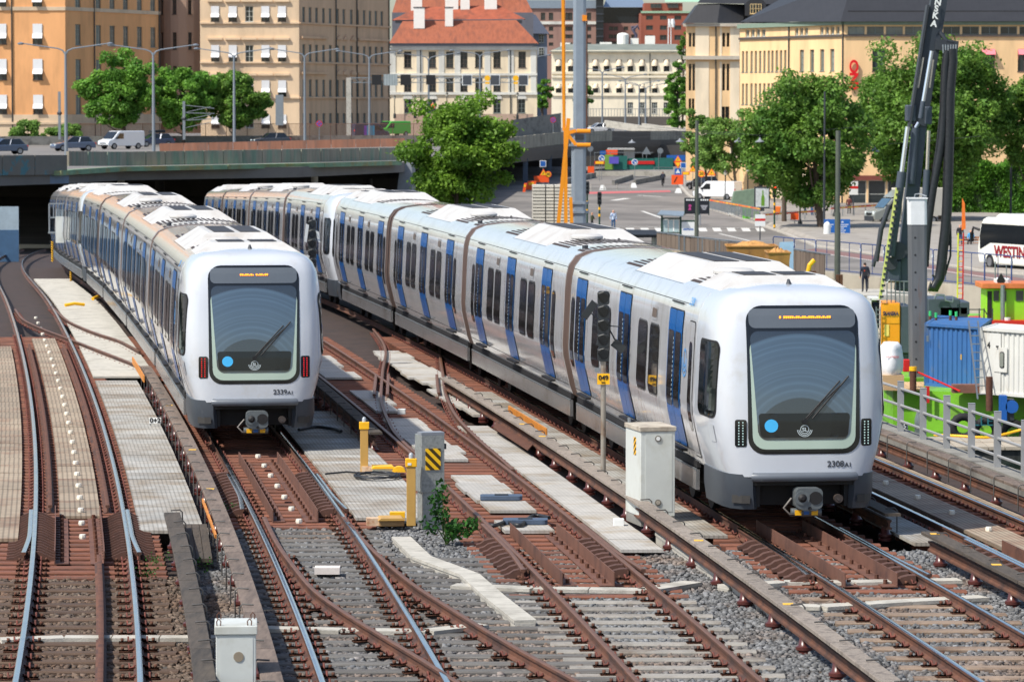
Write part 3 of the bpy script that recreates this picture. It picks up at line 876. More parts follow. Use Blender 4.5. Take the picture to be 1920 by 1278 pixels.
def make_end_car(front):
  """front: dict(number, led text, lamp material) or None for an inner cab"""
  car = MB(); body(car, -17.2, -2.0)
  o = car.build('car', SIDE, smooth=35, origin=(0, 0, 0))
  def part(name, m, mats, smooth=None):
    q = m.build(name, mats, o, smooth=smooth)
    return q
  m = MB()
  zs = _rz
  qs = [0, .15, .3, .43, .56, .66, .75, .82, .88, .92, .96, .985, .995, 1.0]
  ys = [-q for q in qs[::-1]] + qs[1:]
  vs, fs = [], []
  for z in zs:
    for q in ys: vs.append((nose_x(q * hw(z), z), q * hw(z), z))
  n = len(ys)
  for i in range(len(zs) - 1):
    for k in range(n - 1):
      fs.append((i * n + k, i * n + k + 1, (i + 1) * n + k + 1, (i + 1) * n + k))
  m.add(vs, fs)
  part('nose', m, NOSE, 60)
  for s in (-1, 1):
    m = MB()
    path = [(-2.0, 1.0), (-1.18, .994), (-.62, .97), (-.29, .915), (-.11, .81), (-.05, .645)]
    frs = []
    vs, fs = [], []
    for x, q in path:
      yt, yb = s * q * 1.235, s * q * 1.19
      vs += [(x - .01, yt, .84), (x + .0, yt, .55), (x - .05, yb, .27), (x - .12, yb * .93, .27), (x - .12, yt * .93, .84)]
    for i in range(len(path) - 1):
      for k in range(5):
        a, b2 = i * 5 + k, i * 5 + (k + 1) % 5
        fs.append((a, b2, b2 + 5, a + 5) if s > 0 else (a, a + 5, b2 + 5, b2))
    e = (len(path) - 1) * 5
    fs.append(tuple(e + k for k in range(5)))
    m.add(vs, fs)
    part('apron', m, APRON, 40)
    m = MB(); vs, fs = [], []
    for k in range(5):
      y_ = .84 + .25 * k / 4; x_ = float(np.interp(y_ / 1.21, [p[1] for p in path[::-1]], [p[0] for p in path[::-1]])) + .012
      vs += [(x_, s * y_, .37), (x_, s * y_, .50)]
    m.add(vs, [(2 * k, 2 * k + 2, 2 * k + 3, 2 * k + 1) for k in range(4)])
    part('apron_recess', m, mat('recess_dark', C(52, 50, 48), 0.6))
  m = MB(); m.tube([(-.02, -.80, .80), (.03, -.72, .80), (.03, .72, .80), (-.02, .80, .80)], .075, 10)
  part('bumper', m, APRONL, 60)
  m = MB(); m.box(-2.0, -.5, -1.12, 1.12, .3, .82); m.box(-.55, -.08, -.8, .8, .66, .78); m.box(-.5, -.2, -.8, -.66, .3, .7); m.box(-.5, -.2, .66, .8, .3, .7)
  part('coupler_bay', m, UNDER)
  m = MB()
  m.prism(rrect(.42, .34, .08), (-.05, .03, .47), (0, 1, 0), (0, 0, 1), (.3, 0, 0))
  m.box(-.6, 0, -.1, .16, .38, .55)
  m.prism([(-.1, -.2), (.12, -.2), (.2, -.08), (-.18, -.08)], (.02, .03, .47), (0, 1, 0), (0, 0, 1), (.22, 0, 0))
  m.mi = 1
  m.cyl((.24, .13, .48), (.262, .13, .48), .105, n=16); m.mi = 0
  m.cyl((.2, -.08, .48), (.27, -.08, .48), .115, n=16); m.mi = 1
  m.cyl((.27, -.08, .48), (.31, -.08, .48), .07, .03, n=12)
  m.cyl((.24, .04, .31), (.258, .04, .31), .03, n=10)
  m.mi = 0; m.cyl((.05, -.22, .23), (.05, .25, .23), .07, n=12); m.mi = 2
  m.box(.1, .125, -.17, -.07, .19, .27); m.box(.1, .125, .09, .19, .19, .27); m.mi = 3
  m.box(.1, .125, -.03, .05, .2, .26)
  part('coupler', m, [mat('coupler_steel', C(104, 110, 112), 0.5, 0.4, var=0.2, scale=8), UNDER, YELLOW, BLUEP], 40)
  m = MB(); m.tube([(-.2, .62, .45), (.0, .5, .42), (.1, .52, .45)], .035, 8); m.cyl((.0, .52, .45), (.1, .52, .45), .07, n=12)
  part('buffer_hose', m, mat('hose_brown', C(60, 52, 48), 0.5), 50)
  m = MB(); m.tube([(.0, -.2, .45), (.05, -.33, .3), (.1, -.25, .2), (.1, -.1, .2)], .025, 6)
  part('hose', m, mat('hose_brown', C(60, 52, 48), 0.5), 50)
  m = MB(); m.mi = 0
  zs_, f = rr(1.17, 3.56, .26, .875, .88); fpatch(m, zs_, f, .006)
  m.mi = 1; zs_, f = rr(1.25, 3.05, .2, .80, .84); fpatch(m, zs_, f, .011)
  m.mi = 0; zs_, f = rr(3.02, 3.5, .12, .83, .83); fpatch(m, zs_, f, .0135)
  m.mi = 2; zs_, f = rr(1.40, 3.15, .14, .715, .835); fpatch(m, zs_, f, .017)
  m.mi = 3; zs_, f = rr(3.20, 3.51, .1, .835, .84); fpatch(m, zs_, f, .0175)
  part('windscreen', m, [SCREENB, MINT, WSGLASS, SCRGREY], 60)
  m = MB(); m.mi = 0
  zs_, f = rr(1.44, 1.83, .06, .68, .72); fpatch(m, zs_, f, .0205)
  part('dashboard_panel', m, SCREENB)
  m = MB()
  def fp(y, z, off=.03): return (nose_x(y, z, off), y, z)
  for d in (0, .035): m.tube([fp(.02, 1.71 + d), fp(.28, 2.0 + d), fp(.56, 2.27 + d * 2.2)], .011, 6)
  m.tube([fp(.12, 1.74, .035), fp(.7, 2.42, .04)], .013, 6)
  m.cyl(fp(.0, 1.70, .0), fp(.0, 1.70, .06), .04, n=10)
  part('wiper', m, BLACK)
  m = MB(); c = circle(.105, 20, -.52, 1.63)
  m.add([fp(a, b2, .026) for a, b2 in c], [tuple(range(20))])
  part('sticker', m, DOT)
  m = MB()
  def arc(r0, r1, a0, a1, cy, cz, nn=22):
    vs = []
    for i in range(nn + 1):
      a = R(a0 + (a1 - a0) * i / nn)
      vs += [fp(cy + r0 * math.cos(a), cz + r0 * math.sin(a), .027), fp(cy + r1 * math.cos(a), cz + r1 * math.sin(a), .027)]
    m.add(vs, [(2 * i, 2 * i + 1, 2 * i + 3, 2 * i + 2) for i in range(nn)])
  arc(.060, .070, 0, 360, .0, 1.57); arc(.085, .095, 185, 355, .0, 1.57); arc(.11, .12, 185, 355, .0, 1.57)
  part('ring_logo', m, LOGO)
  lettering('SL', .085, LOGO, o, (nose_x(0, 1.57, .03), 0, 1.565), (0, 1, 0), (0, 0, 1), 'logo_letters', .002, .001)
  for s in (-1, 1):
    m = MB(); m.mi = 0
    zs_, f = rr(1.29, 1.73, .035, .088); fpatch(m, zs_, f, .008, s * .985, 4)
    m.mi = 1
    for i in range(9):
      for j in (-1, 1):
        y, z = s * .985 + j * .03, 1.33 + i * .044
        x = nose_x(y, z, .012); r = .009
        m.add([(x, y - r, z - r), (x, y + r, z - r), (x, y + r, z + r), (x, y - r, z + r)], [(0, 1, 2, 3)])
    part('headlight', m, [SCREENB, (front or {}).get('lamp', LEDW)])
    m = MB()
    for mi, x0, x1, z0, z1, off in ((1, -1.60, -.42, 1.72, 2.98, .006), (0, -1.57, -.45, 1.75, 2.95, .012)):
      m.mi = mi
      zz, f = rr(z0, z1, .16, (x1 - x0) / 2)
      vs, fs = [], []
      for z in zz:
        h = f(z)
        for k in range(9):
          x = (x0 + x1) / 2 - h + 2 * h * k / 8
          vs.append((x + off * .3, s * (nose_y(x, z) + off), z))
      for i in range(len(zz) - 1):
        for k in range(8):
          a = i * 9 + k
          fs.append((a, a + 1, a + 10, a + 9) if s < 0 else (a, a + 9, a + 10, a + 1))
      m.add(vs, fs)
    part('cab_window', m, [mat('cab_glass', C(16, 24, 26), 0.05, var=0.1, spec=0.8), UNDER])
    m = MB()
    for x0, x1, z0, z1 in ((-.85, -.55, 1.33, 1.62),):
      vs = [(x, s * (nose_y(x, z) + .006), z) for z in (z0, z1) for x in (x0, x1)]
      m.add(vs, [(0, 1, 3, 2) if s < 0 else (0, 2, 3, 1)])
    part('hatch', m, NOSE)
    m = MB(); m.mi = 1; patch(m, -2.42, .62, .92, 3.2, .004, s, .08); m.mi = 2; patch(m, -2.42, .58, .94, 3.18, .009, s, .07); m.mi = 0; patch(m, -2.42, .28, 1.35, 2.85, .014, s, .1)
    part('cab_door', m, [TRGLASS, UNDER, SIDE])
  if front:
    lettering(front['number'], .135, NUM, o, (nose_x(.49, 1.0, .005), .49, 1.0), (-.055, 1, 0), (0, 0, 1), 'fleet_number', .003, .001)
    lettering('A1', .095, NUM, o, (nose_x(.69, .985, .005), .69, .985), (-.085, 1, 0), (0, 0, 1), 'fleet_number', .003, .001)
    lettering(front['number'][:4], .2, PBLUE, o, (-2.75, -hw(3.5) - .02, 3.5), (1, 0, 0), (0, .4, 1), 'roof_number', .0, .001)
    m = MB()
    pat, px0, pw = front['led'], front['x0'], front['pw']
    for i, ch in enumerate(pat):
      if ch == ' ': continue
      y = px0 + i * pw
      z0, z1 = (3.355, 3.375) if ch == '-' else (3.355, 3.39)
      m.add([(nose_x(y, z0, .03), y, z0), (nose_x(y + pw * .8, z0, .03), y + pw * .8, z0), (nose_x(y + pw * .8, z1, .03), y + pw * .8, z1), (nose_x(y, z1, .03), y, z1)], [(0, 1, 2, 3)])
    part('destination_display', m, LEDO)
    m = MB()
    for r0, r1, a0, a1 in ((.10, .135, 0, 360), (.17, .20, 180, 360), (.24, .27, 180, 360)):
      vs = []
      for i in range(25):
        a = R(a0 + (a1 - a0) * i / 24)
        for r_ in (r0, r1):
          z = 2.55 + r_ * math.sin(a) * 1.2
          vs.append((-2.98 + r_ * math.cos(a), -hw(z) - .012, z))
      m.add(vs, [(2 * i, 2 * i + 1, 2 * i + 3, 2 * i + 2) for i in range(24)])
    part('ring_logo', m, PBLUE)
  inst('roof_unit', HVF, o, (-2.75, 0, 0)); inst('roof_unit', HV, o, (-7.6, 0, 0))
  m = MB(); m.tube([(-1.35, 0, 3.78), (-1.38, 0, 3.86), (-1.42, 0, 3.93)], [.07, .045, .02], 8); part('antenna', m, DARK, 50)
  for xa_, xb_ in ((-4.86, -3.92), (-12.2, -10.35)):
    roof_strip(o, xa_, xb_)
  for y in (-.35,): inst('roof_dome', DOME, o, (-4.4, y, 3.88))
  dx = [-4.05, -9.8, -15.55]
  finish_car(o, dx, -17.3, -2.6)
  return o
def finish_car(o, dx, xa, xb):
  for s in (-1, 1):
    for x in dx:
      inst('door', DM[s], o, (x, 0, 0))
      inst('rain_strip', GUTME, o, (x - .05, s * (hw(3.43) + .02), 3.43), (0, 0, 0))
    for i in range(len(dx) - 1):
      c = (dx[i] + dx[i + 1]) / 2
      inst('window', WM[s], o, (c - .66, 0, 0)); inst('window', WM[s], o, (c + .66, 0, 0))
      inst('vent', VM[s], o, (c + .55, 0, 0))
    inst('window', WN[s], o, (dx[-1] - 1.15, 0, 0))
    if xb > -.5: inst('window', WN[s], o, (dx[0] + 1.15, 0, 0))
    m = MB(); m.box(xa + .1, xb - .1, s * 1.22 - .03, s * 1.22 + .03, .34, .68); m.mi = 1; m.box(xa + .1, xb - .1, s * 1.2 - .03, s * 1.2 + .03, .71, .82)
    m.mi = 2; m.box(xa + .1, xb - .1, s * 1.245 - .012, s * 1.245 + .012, .665, .695)
    m.build('side_skirt', [SKIRT, UNDER, STEEL], o)
    m = MB()
    for z_ in (3.455, 1.0): patch(m, (xa + xb) / 2, xb - xa - .1, z_ - .006, z_ + .006, .003, s, nz=1)
    m.build('body_seam', UNDER, o)
    m = MB()
    for x in dx:
      for e in (-1, 1): patch(m, x + e * 1.02, .012, 1.02, 3.4, .003, s, nz=6)
    m.build('panel_joint', mat('seam_grey', C(120, 122, 128), 0.5), o)
  m = MB(); m.box(xa + .1, xb - .1, -1.1, 1.1, .42, .81); m.build('underframe', UNDER, o)
  for x in (xa + 2.6, xb - 2.4): inst('bogie', BOGIE, o, (x, 0, -.12))
  m = MB()
  L2 = [(y * .99, .9 + (z - .9) * .995) for y, z in LOOP]; n = len(L2)
  m.add([(xa + .1, y, z) for y, z in L2] + [(xa - .36, y, z) for y, z in L2], [(i, n + i, n + i + 1, i + 1) for i in range(n - 1)] + [(n - 1, 2 * n - 1, n, 0)])
  m.mi = 1
  for xx in (xa + .1,):
    L3 = [(y * 1.004, z + .006) for y, z in LOOP]
    m.add([(xx + .06, y, z) for y, z in L3] + [(xx - .03, y, z) for y, z in L3], [(i, n + i, n + i + 1, i + 1) for i in range(n - 1)])
  m.build('gangway', [BELLOW, BELLOWT], o, smooth=40)
def make_mid_car():
  car = MB(); body(car, -16.8, -.1)
  o = car.build('car', SIDE, smooth=35, origin=(0, 0, 0))
  inst('roof_unit', HV, o, (-7.4, 0, 0))
  for xa_, xb_ in ((-4.6, -2.2), (-12.4, -10.2), (-.9, -.1)):
    roof_strip(o, xa_, xb_)
  for y in (-.35,): inst('roof_dome', DOME, o, (-4.0, y, 3.88))
  m = MB(); m.cyl((-.8, -.85, 3.75), (-.8, -.85, 3.87), .06, n=10); m.build('roof_lamp', DARK, o)
  m = MB()
  L2 = [(y * .99, .9 + (z - .9) * .995) for y, z in LOOP]; n = len(L2)
  m.add([(.36, y, z) for y, z in L2] + [(-.1, y, z) for y, z in L2], [(i, n + i, n + i + 1, i + 1) for i in range(n - 1)])
  m.build('gangway', BELLOW, o, smooth=40)
  finish_car(o, [-2.7, -8.45, -14.2], -16.9, 0)
  return o
def place_car(o, train, u, yf, L, rev=False):
  """front end at track position yf, length L"""
  a, b_ = T(u, yf), T(u, yf + L)
  d = (a - b_).normalized()
  org = a
  if rev: d, org = -d, b_
  up = V((0, 0, 1)); s = up.cross(d).normalized(); up = d.cross(s)
  M = Matrix((d, s, up)).transposed().to_4x4()
  o.parent = train
  o.matrix_local = Matrix.Translation(org - train.location + V((0, 0, .12))) @ M @ Matrix.Diagonal((1, 1.05, 1, 1))
def train(u, y0, front, label):
  t = thing('metro_train', label, 'train', T(u, y0))
  y = y0
  cab = make_end_car(front); plain = make_end_car(None); mid = make_mid_car()
  place_car(cab, t, u, y, 17.3); y += 17.3 + .55
  place_car(mid, t, u, y, 16.9); y += 17.45
  c = copy_tree(mid); place_car(c, t, u, y, 16.9); y += 17.45
  place_car(plain, t, u, y, 17.3, True); y += 17.3 + .5
  c = copy_tree(plain); place_car(c, t, u, y, 17.3); y += 17.85
  for _ in range(2):
    c = copy_tree(mid); place_car(c, t, u, y, 16.9); y += 17.45
  c = copy_tree(plain); place_car(c, t, u, y, 17.3, True)
  return t
train(UD + .07, 61.9, dict(number='2308', lamp=LEDW, led='| |||=|-||-||-|||-||-|-||', x0=-.36, pw=.0325), 'white fronted metro train numbered 2308A1 with white headlights and blue doors')
train(UB, 77.5, dict(number='2339', lamp=LEDR, led='||-||-|- |-||-||', x0=-.26, pw=.034), 'white fronted metro train numbered 2339A1 with red tail lights')
# ------------------------------------------------------------------ trackside equipment
CAB = mat('white_grey_cabinet', C(196, 200, 196), 0.5, var=0.06, scale=2, col2=C(172, 172, 160), s2=1.3, t2=(0.5, 0.75))
CABT = mat('dirty_cabinet_top', C(176, 168, 154), 0.7, var=0.15, scale=5, col2=C(134, 122, 108), s2=3)
HAZ = mat('hazard_stripes', C(250, 196, 20), 0.5, var=0.04, stripes=((0.7, 0, 0.7), 9, 0.06, 0.5))
HAZS = mat('small_hazard_stripes', C(240, 180, 30), 0.5, var=0.04, stripes=((0.7, 0.5, 0.7), 14, 0.06, 0.5))
MUST = mat('mustard_paint', C(188, 148, 78), 0.5, var=0.1, scale=4, col2=C(168, 128, 64), s2=2)
GALV = mat('spangled_zinc', C(150, 154, 152), 0.5, 0.35, var=0.18, scale=22, col2=C(124, 128, 128), s2=14)
CABLE = mat('black_cable', C(34, 36, 40), 0.5, var=0.1)
b0 = G(1226, 985, -.2)
t = thing('equipment_cabinet', 'tall white metal cabinet standing beside the conductor rail in front of train 2308', 'cabinet', b0, R(13))
m = MB(); m.box(-.3, .3, -.25, .75, .18, 1.62); m.build('body', CAB, t, bevel=.01)
m = MB(); m.box(-.32, .32, -.27, .77, 1.62, 1.70); m.build('lid', CABT, t, bevel=.01)
m = MB(); m.box(-.29, .29, -.24, .74, .02, .18); m.build('plinth', CONCD, t)
m = MB(); m.box(-.22, .25, -.256, -.25, .26, 1.6); m.build('front_panel', CAB, t)
for z in (.42, 1.5):
  m = MB(); m.cyl((0, -.27, z), (0, -.25, z), .055, n=16); m.mi = 1; m.cyl((0, -.275, z), (0, -.268, z), .035, n=14); m.build('vent', [mat('vent_grey', C(120, 116, 108), 0.5), CABT if z < 1 else WHITEP], t)
m = MB(); m.box(-.306, -.3, .05, .2, 1.2, 1.5); m.build('hazard_label', HAZS, t)
m = MB(); m.cyl((-.25, .7, 1.7), (-.25, .7, 1.78), .03, n=8); m.build('lifting_eye', STEEL, t)
m = MB(); m.box(-.2, .42, -.45, -.25, -.06, .06); m.build('foundation', CONC, t)
b0 = G(443, 1330, -.2)
t = thing('equipment_cabinet', 'low white cabinet with round vent cut off by the bottom edge', 'cabinet', b0, R(4))
m = MB(); m.box(-.235, .235, -.2, .5, 0, .92); m.build('body', CAB, t, bevel=.01)
m = MB(); m.box(-.25, .25, -.22, .52, .92, 1.02); m.build('lid', CAB, t, bevel=.008)
m = MB(); m.box(-.19, .2, -.206, -.2, .1, .88); m.build('front_panel', CAB, t)
m = MB(); m.cyl((.03, -.215, .66), (.03, -.2, .66), .06, n=16); m.build('vent', mat('vent_brown', C(140, 128, 110), 0.6), t)
for x, y in ((-.2, .42), (.2, .42), (-.2, -.15), (.16, -.15)):
  m = MB(); m.tube([(x - .02, y, 1.02), (x - .025, y, 1.07), (x, y, 1.1), (x + .025, y, 1.07), (x + .02, y, 1.02)], .008, 6); m.build('lifting_eye', RUST, t)
b0 = G(808, 990, -.2)
t = thing('equipment_post', 'galvanised box post carrying a black and yellow striped plate', 'post', b0, R(16))
m = MB(); m.box(-.17, .17, -.12, .25, .0, .85); m.build('pedestal', GALV, t)
m = MB(); m.box(-.2, .2, -.14, .3, .62, 1.58); m.build('box', GALV, t, bevel=.008)
m = MB(); m.box(-.2, .2, -.14, .12, 1.582, 1.63); m.build('lid', GREYP, t)
m = MB(); m.box(-.13, .13, -.152, -.142, 1.0, 1.36); m.build('hazard_plate', HAZ, t)
m = MB(); m.box(.2, .27, .0, .1, 1.33, 1.42); m.build('bracket', DARK, t)
def yellow_post(px, py, h, label):
  b0 = G(px, py, -.12)
  t = thing('yellow_post', label, 'post', b0, R(4), 'yellow capped marker posts')
  m = MB(); m.box(-.075, .075, -.05, .05, 0, h - .16); m.build('shaft', MUST, t, bevel=.006)
  m = MB(); m.box(-.095, .095, -.065, .065, h - .16, h - .02); m.box(-.07, .07, -.045, .045, h - .19, h - .16); m.build('cap', YELLOW, t, bevel=.01)
  m = MB(); m.lathe([(.04, 0), (.04, .06), (.025, .09), (0, .1)], (0, 0, h - .02), 10); m.build('bulb', mat('clear_lens', C(170, 176, 180), 0.15, 0.2), t, smooth=50)
  return t
yellow_post(683, 884, .98, 'yellow capped mustard post beside the flat yellow lidded box')
t2 = yellow_post(771, 985, 1.15, 'nearer yellow capped mustard post next to the galvanised box post')
m = MB(); m.box(-.06, .0, -.072, -.066, 1.02, 1.06); m.build('paper_label', WHITEP, t2)
def point_box(px, py, label, lid, w, body_):
  b0 = G(px, py, -.14)
  t = thing('point_machine_box', label, 'equipment box', b0, R(6))
  m = MB(); m.box(-w / 2, w / 2, -.2, .22, 0, .1); m.build('body', body_, t, bevel=.01)
  m = MB(); m.prism([(-w / 2 - .02, .10), (w / 2 + .02, .10), (w / 2 - .03, .14), (-w / 2 + .03, .14)], (0, -.24, 0), (1, 0, 0), (0, 0, 1), (0, .5, 0)); m.build('lid', lid, t)
  m = MB(); m.box(-w / 2 - .2, -w / 2, -.1, .1, 0, .13); m.build('motor_cover', mat('rusty_white', C(206, 180, 150), 0.7, var=0.2, scale=8, col2=C(170, 110, 70), s2=5), t)
  m = MB(); m.box(w / 2, w / 2 + .45, -.03, .03, .03, .07); m.build('throw_rod', STEEL, t)
  return t
point_box(718, 886, 'flat trackside box with a yellow edged lid between the yellow posts', YELLOW, .42, mat('pale_green_box', C(196, 198, 178), 0.6))
point_box(733, 984, 'rusty brown lidded trackside box in front of the nearer yellow post', MUST, .42, mat('brown_box', C(150, 116, 72), 0.6, var=0.2))
for px, py, lab in ((748, 884, 'yellow dome cap lying beside the coiled cable'), (745, 970, 'yellow cover tile on the grating edge near the yellow post')):
  p = G(px, py, -.1); m = MB()
  if py < 900: m.prism([(.13 * math.cos(R(a)), .11 * math.sin(R(a))) for a in range(0, 181, 20)], (p.x, p.y - .1, p.z), (1, 0, 0), (0, 0, 1), (0, .2, 0))
  else: m.box(p.x - .13, p.x + .13, p.y - .1, p.y + .1, p.z, p.z + .1)
  m.build('yellow_cover', YELLOW, label=lab, cat='cover')
c0 = G(706, 894, -.09); pts = []
for i in range(100):
  a = i / 100 * 2 * math.pi * 4.3
  r = .40 + .05 * math.sin(i * .37)
  pts.append((c0.x + r * math.cos(a), c0.y + r * 1.35 * math.sin(a) + .1, c0.z + .02 + .01 * (i % 3)))
pts = [tuple(G(610, 888, -.08))] + [tuple(G(650, 884, -.08))] + pts
m = MB(); m.tube(pts, .018, 6); m.build('coiled_cable', CABLE, label='coil of black cable lying on the grating behind the yellow post', cat='cable', smooth=60)
for k, (pix, r, lab) in enumerate((([(905, 978), (925, 985), (950, 978), (975, 984), (1000, 966), (1030, 970)], .035, 'black cables running to the transponder on the empty track'),
          ([(560, 805), (590, 800), (620, 803), (640, 808)], .035, 'black hose lying under the right corner of train 2339'), ([(355, 1040), (362, 1060), (352, 1075), (365, 1095)], .04, 'black hoses in the weeds left of the conductor rail'))):
  m = MB(); m.tube(spline([G(x, y, -.07) for x, y in pix], .1), r, 6); m.build('cable', CABLE, label=lab, cat='cable', smooth=60)
p = G(940, 935, -.1); m = MB(); m.prism(rrect(.75, .42, .08), (p.x, p.y, p.z), (1, 0, 0), (0, 1, 0), (0, 0, .07)); m.mi = 1; m.box(p.x - .12, p.x + .12, p.y - .06, p.y + .06, p.z + .07, p.z + .09)
m.build('transponder', [mat('blue_grey_plastic', C(70, 84, 104), 0.5), DARK], label='blue grey transponder box between the rails of the empty track', cat='transponder')
p = G(985, 980, -.1); m = MB(); m.prism(rrect(.75, .42, .08), (p.x, p.y, p.z), (1, 0, 0), (0, 1, 0), (0, 0, .07)); m.mi = 1; m.box(p.x - .12, p.x + .12, p.y - .06, p.y + .06, p.z + .07, p.z + .09)
m.build('transponder', [MATS['blue_grey_plastic'], DARK], label='nearer slate coloured transponder box on the red sleepers of the empty track', cat='transponder')
p = G(614, 1074, -.15); m = MB(); m.box(p.x - .19, p.x + .19, p.y - .15, p.y + .15, p.z, p.z + .1); m.build('white_box', mat('dimpled_white', C(214, 204, 196), 0.6, var=0.1, scale=40), label='small white box lying between the rails of the front turnout', cat='box')
for px, py, lab in ((753, 776, 'small white junction block beside the crossing'), (1160, 985, 'white cable box beside the tall cabinet')):
  p = G(px, py, -.12); m = MB(); m.box(p.x - .09, p.x + .09, p.y - .1, p.y + .1, p.z, p.z + .12); m.build('junction_block', WHITEP, label=lab, cat='box', bevel=.01)
def trough(label, pix, w=.28, h=.14, z=-.27, lid=.62, m_=None):
  pts = [G(x, y, z + h) for x, y in pix]
  t = thing('cable_trough', label, 'cable trough', V((pts[0].x, pts[0].y, z)))
  for i in range(len(pts) - 1):
    a, b2 = pts[i], pts[i + 1]
    d = (b2 - a); L = d.length; d.normalize(); s = V((d.y, -d.x, 0))
    mm = MB(); mm.beam(a - V((0, 0, h / 2 + .02)), b2 - V((0, 0, h / 2 + .02)), w, h); mm.build('duct', CONC, t, world=True)
    n = max(1, int(L / lid))
    for k in range(n):
      c = a + d * (L * (k + .5) / n)
      mm = MB(); mm.obox(c, d * (L / n / 2 - .008), s * (w / 2 + .015), V((0, 0, .025))); mm.build('lid', m_ or CONC, t, world=True)
  return t
trough('zigzag row of pale concrete trough lids in front of the green shrub', [(752, 1008), (790, 1045), (880, 1078), (930, 1122), (985, 1165)])
trough('straight concrete trough running down right of the tall cabinet', [(1250, 1000), (1330, 1056), (1430, 1120), (1500, 1168)], w=.36)
trough('white concrete crossing beam under the empty track', [(850, 1098), (1000, 1104), (1210, 1107), (1300, 1092)], w=.3, z=-.34, h=.18)
trough('pale concrete trough crossing under the track of train 2308', [(1355, 1100), (1470, 1092), (1600, 1092), (1800, 1088)], w=.3, z=-.34, h=.18)
trough('second pale concrete trough crossing nearer under the track of train 2308', [(1420, 1135), (1540, 1138), (1700, 1128), (1845, 1120)], w=.3, z=-.34, h=.18)
trough('whitish concrete beam crossing under the leftmost track near the low cabinet', [(0, 1200), (120, 1196), (300, 1196), (410, 1196)], w=.26, z=-.32, h=.16)
trough('whitish concrete beam crossing under the front turnout', [(480, 1178), (640, 1182), (800, 1184), (905, 1172)], w=.26, z=-.32, h=.16)
t = thing('timber_platform', 'old dark planks lying beside the blackened conductor board', 'planks', G(360, 1010, -.2))
for i in range(4):
  a, b2 = G(338 + i * 14, 985, -.05), G(345 + i * 15, 1050, -.05)
  m = MB(); m.beam(a, b2, .13, .06); m.build('plank', WOODK, t, world=True)
PL = mat('sign_white', C(236, 238, 236), 0.4, var=0.03)
TXT = mat('black_print', C(20, 20, 22), 0.5, var=0)
def plate(px, py, Y, label, w=.34, h=.17):
  p = P(px, py, Y)
  t = thing('track_sign', label, 'sign', (p.x, p.y, p.z), group='track signs')
  m = MB(); m.box(-w / 2, w / 2, -.006, .006, -h / 2, h / 2); m.build('plate', PL, t)
  m = MB(); m.cyl((-w / 2 + .02, .015, -h / 2 - .28), (-w / 2 + .02, .015, h / 2), .012, n=6); m.build('post', STEEL, t)
  lettering('0+2', .15, TXT, t, (0, -.012, 0), bold=.004)
plate(291, 788, 84, 'small white plate reading 0+2 beside train 2339', .26, .13)
plate(1692, 800, 83.5, 'small white plate reading 0+2 on the bridge railing', .24, .13)
t = thing('bridge_railing', 'grey steel railing with square posts along the right edge of the bridge', 'railing', T(17.95, 75, -.4))
RP = mat('railing_grey', C(150, 152, 154), 0.5, var=0.06)
ys = [58 + i * 2.05 for i in range(34)]
pm = MB(); pm.box(-.065, .065, -.065, .065, -.5, .98); pm.mi = 1; pm.box(-.07, .07, -.07, .07, .98, .985); PME = pm.mesh('post', [RP, RP])
for y in ys: inst('post', PME, t, T(17.95, y) - t.location)
for z in (.12, .46, .82):
  for i in range(0, len(ys) - 1):
    m = MB(); m.tube([T(17.95, ys[i], z), T(17.95, ys[i + 1], z)], .03, 6); m.build('rail', RP, t, world=True)
m = MB(); m.sweep([(-.2, -1.6), (.25, -1.6), (.25, -.1), (-.2, -.1)][::-1], [frame(17.95, y) for y in np.linspace(57, 200, 30)]); m.build('edge_beam', CONCD, label='concrete edge beam carrying the grey bridge railing', cat='edge beam')
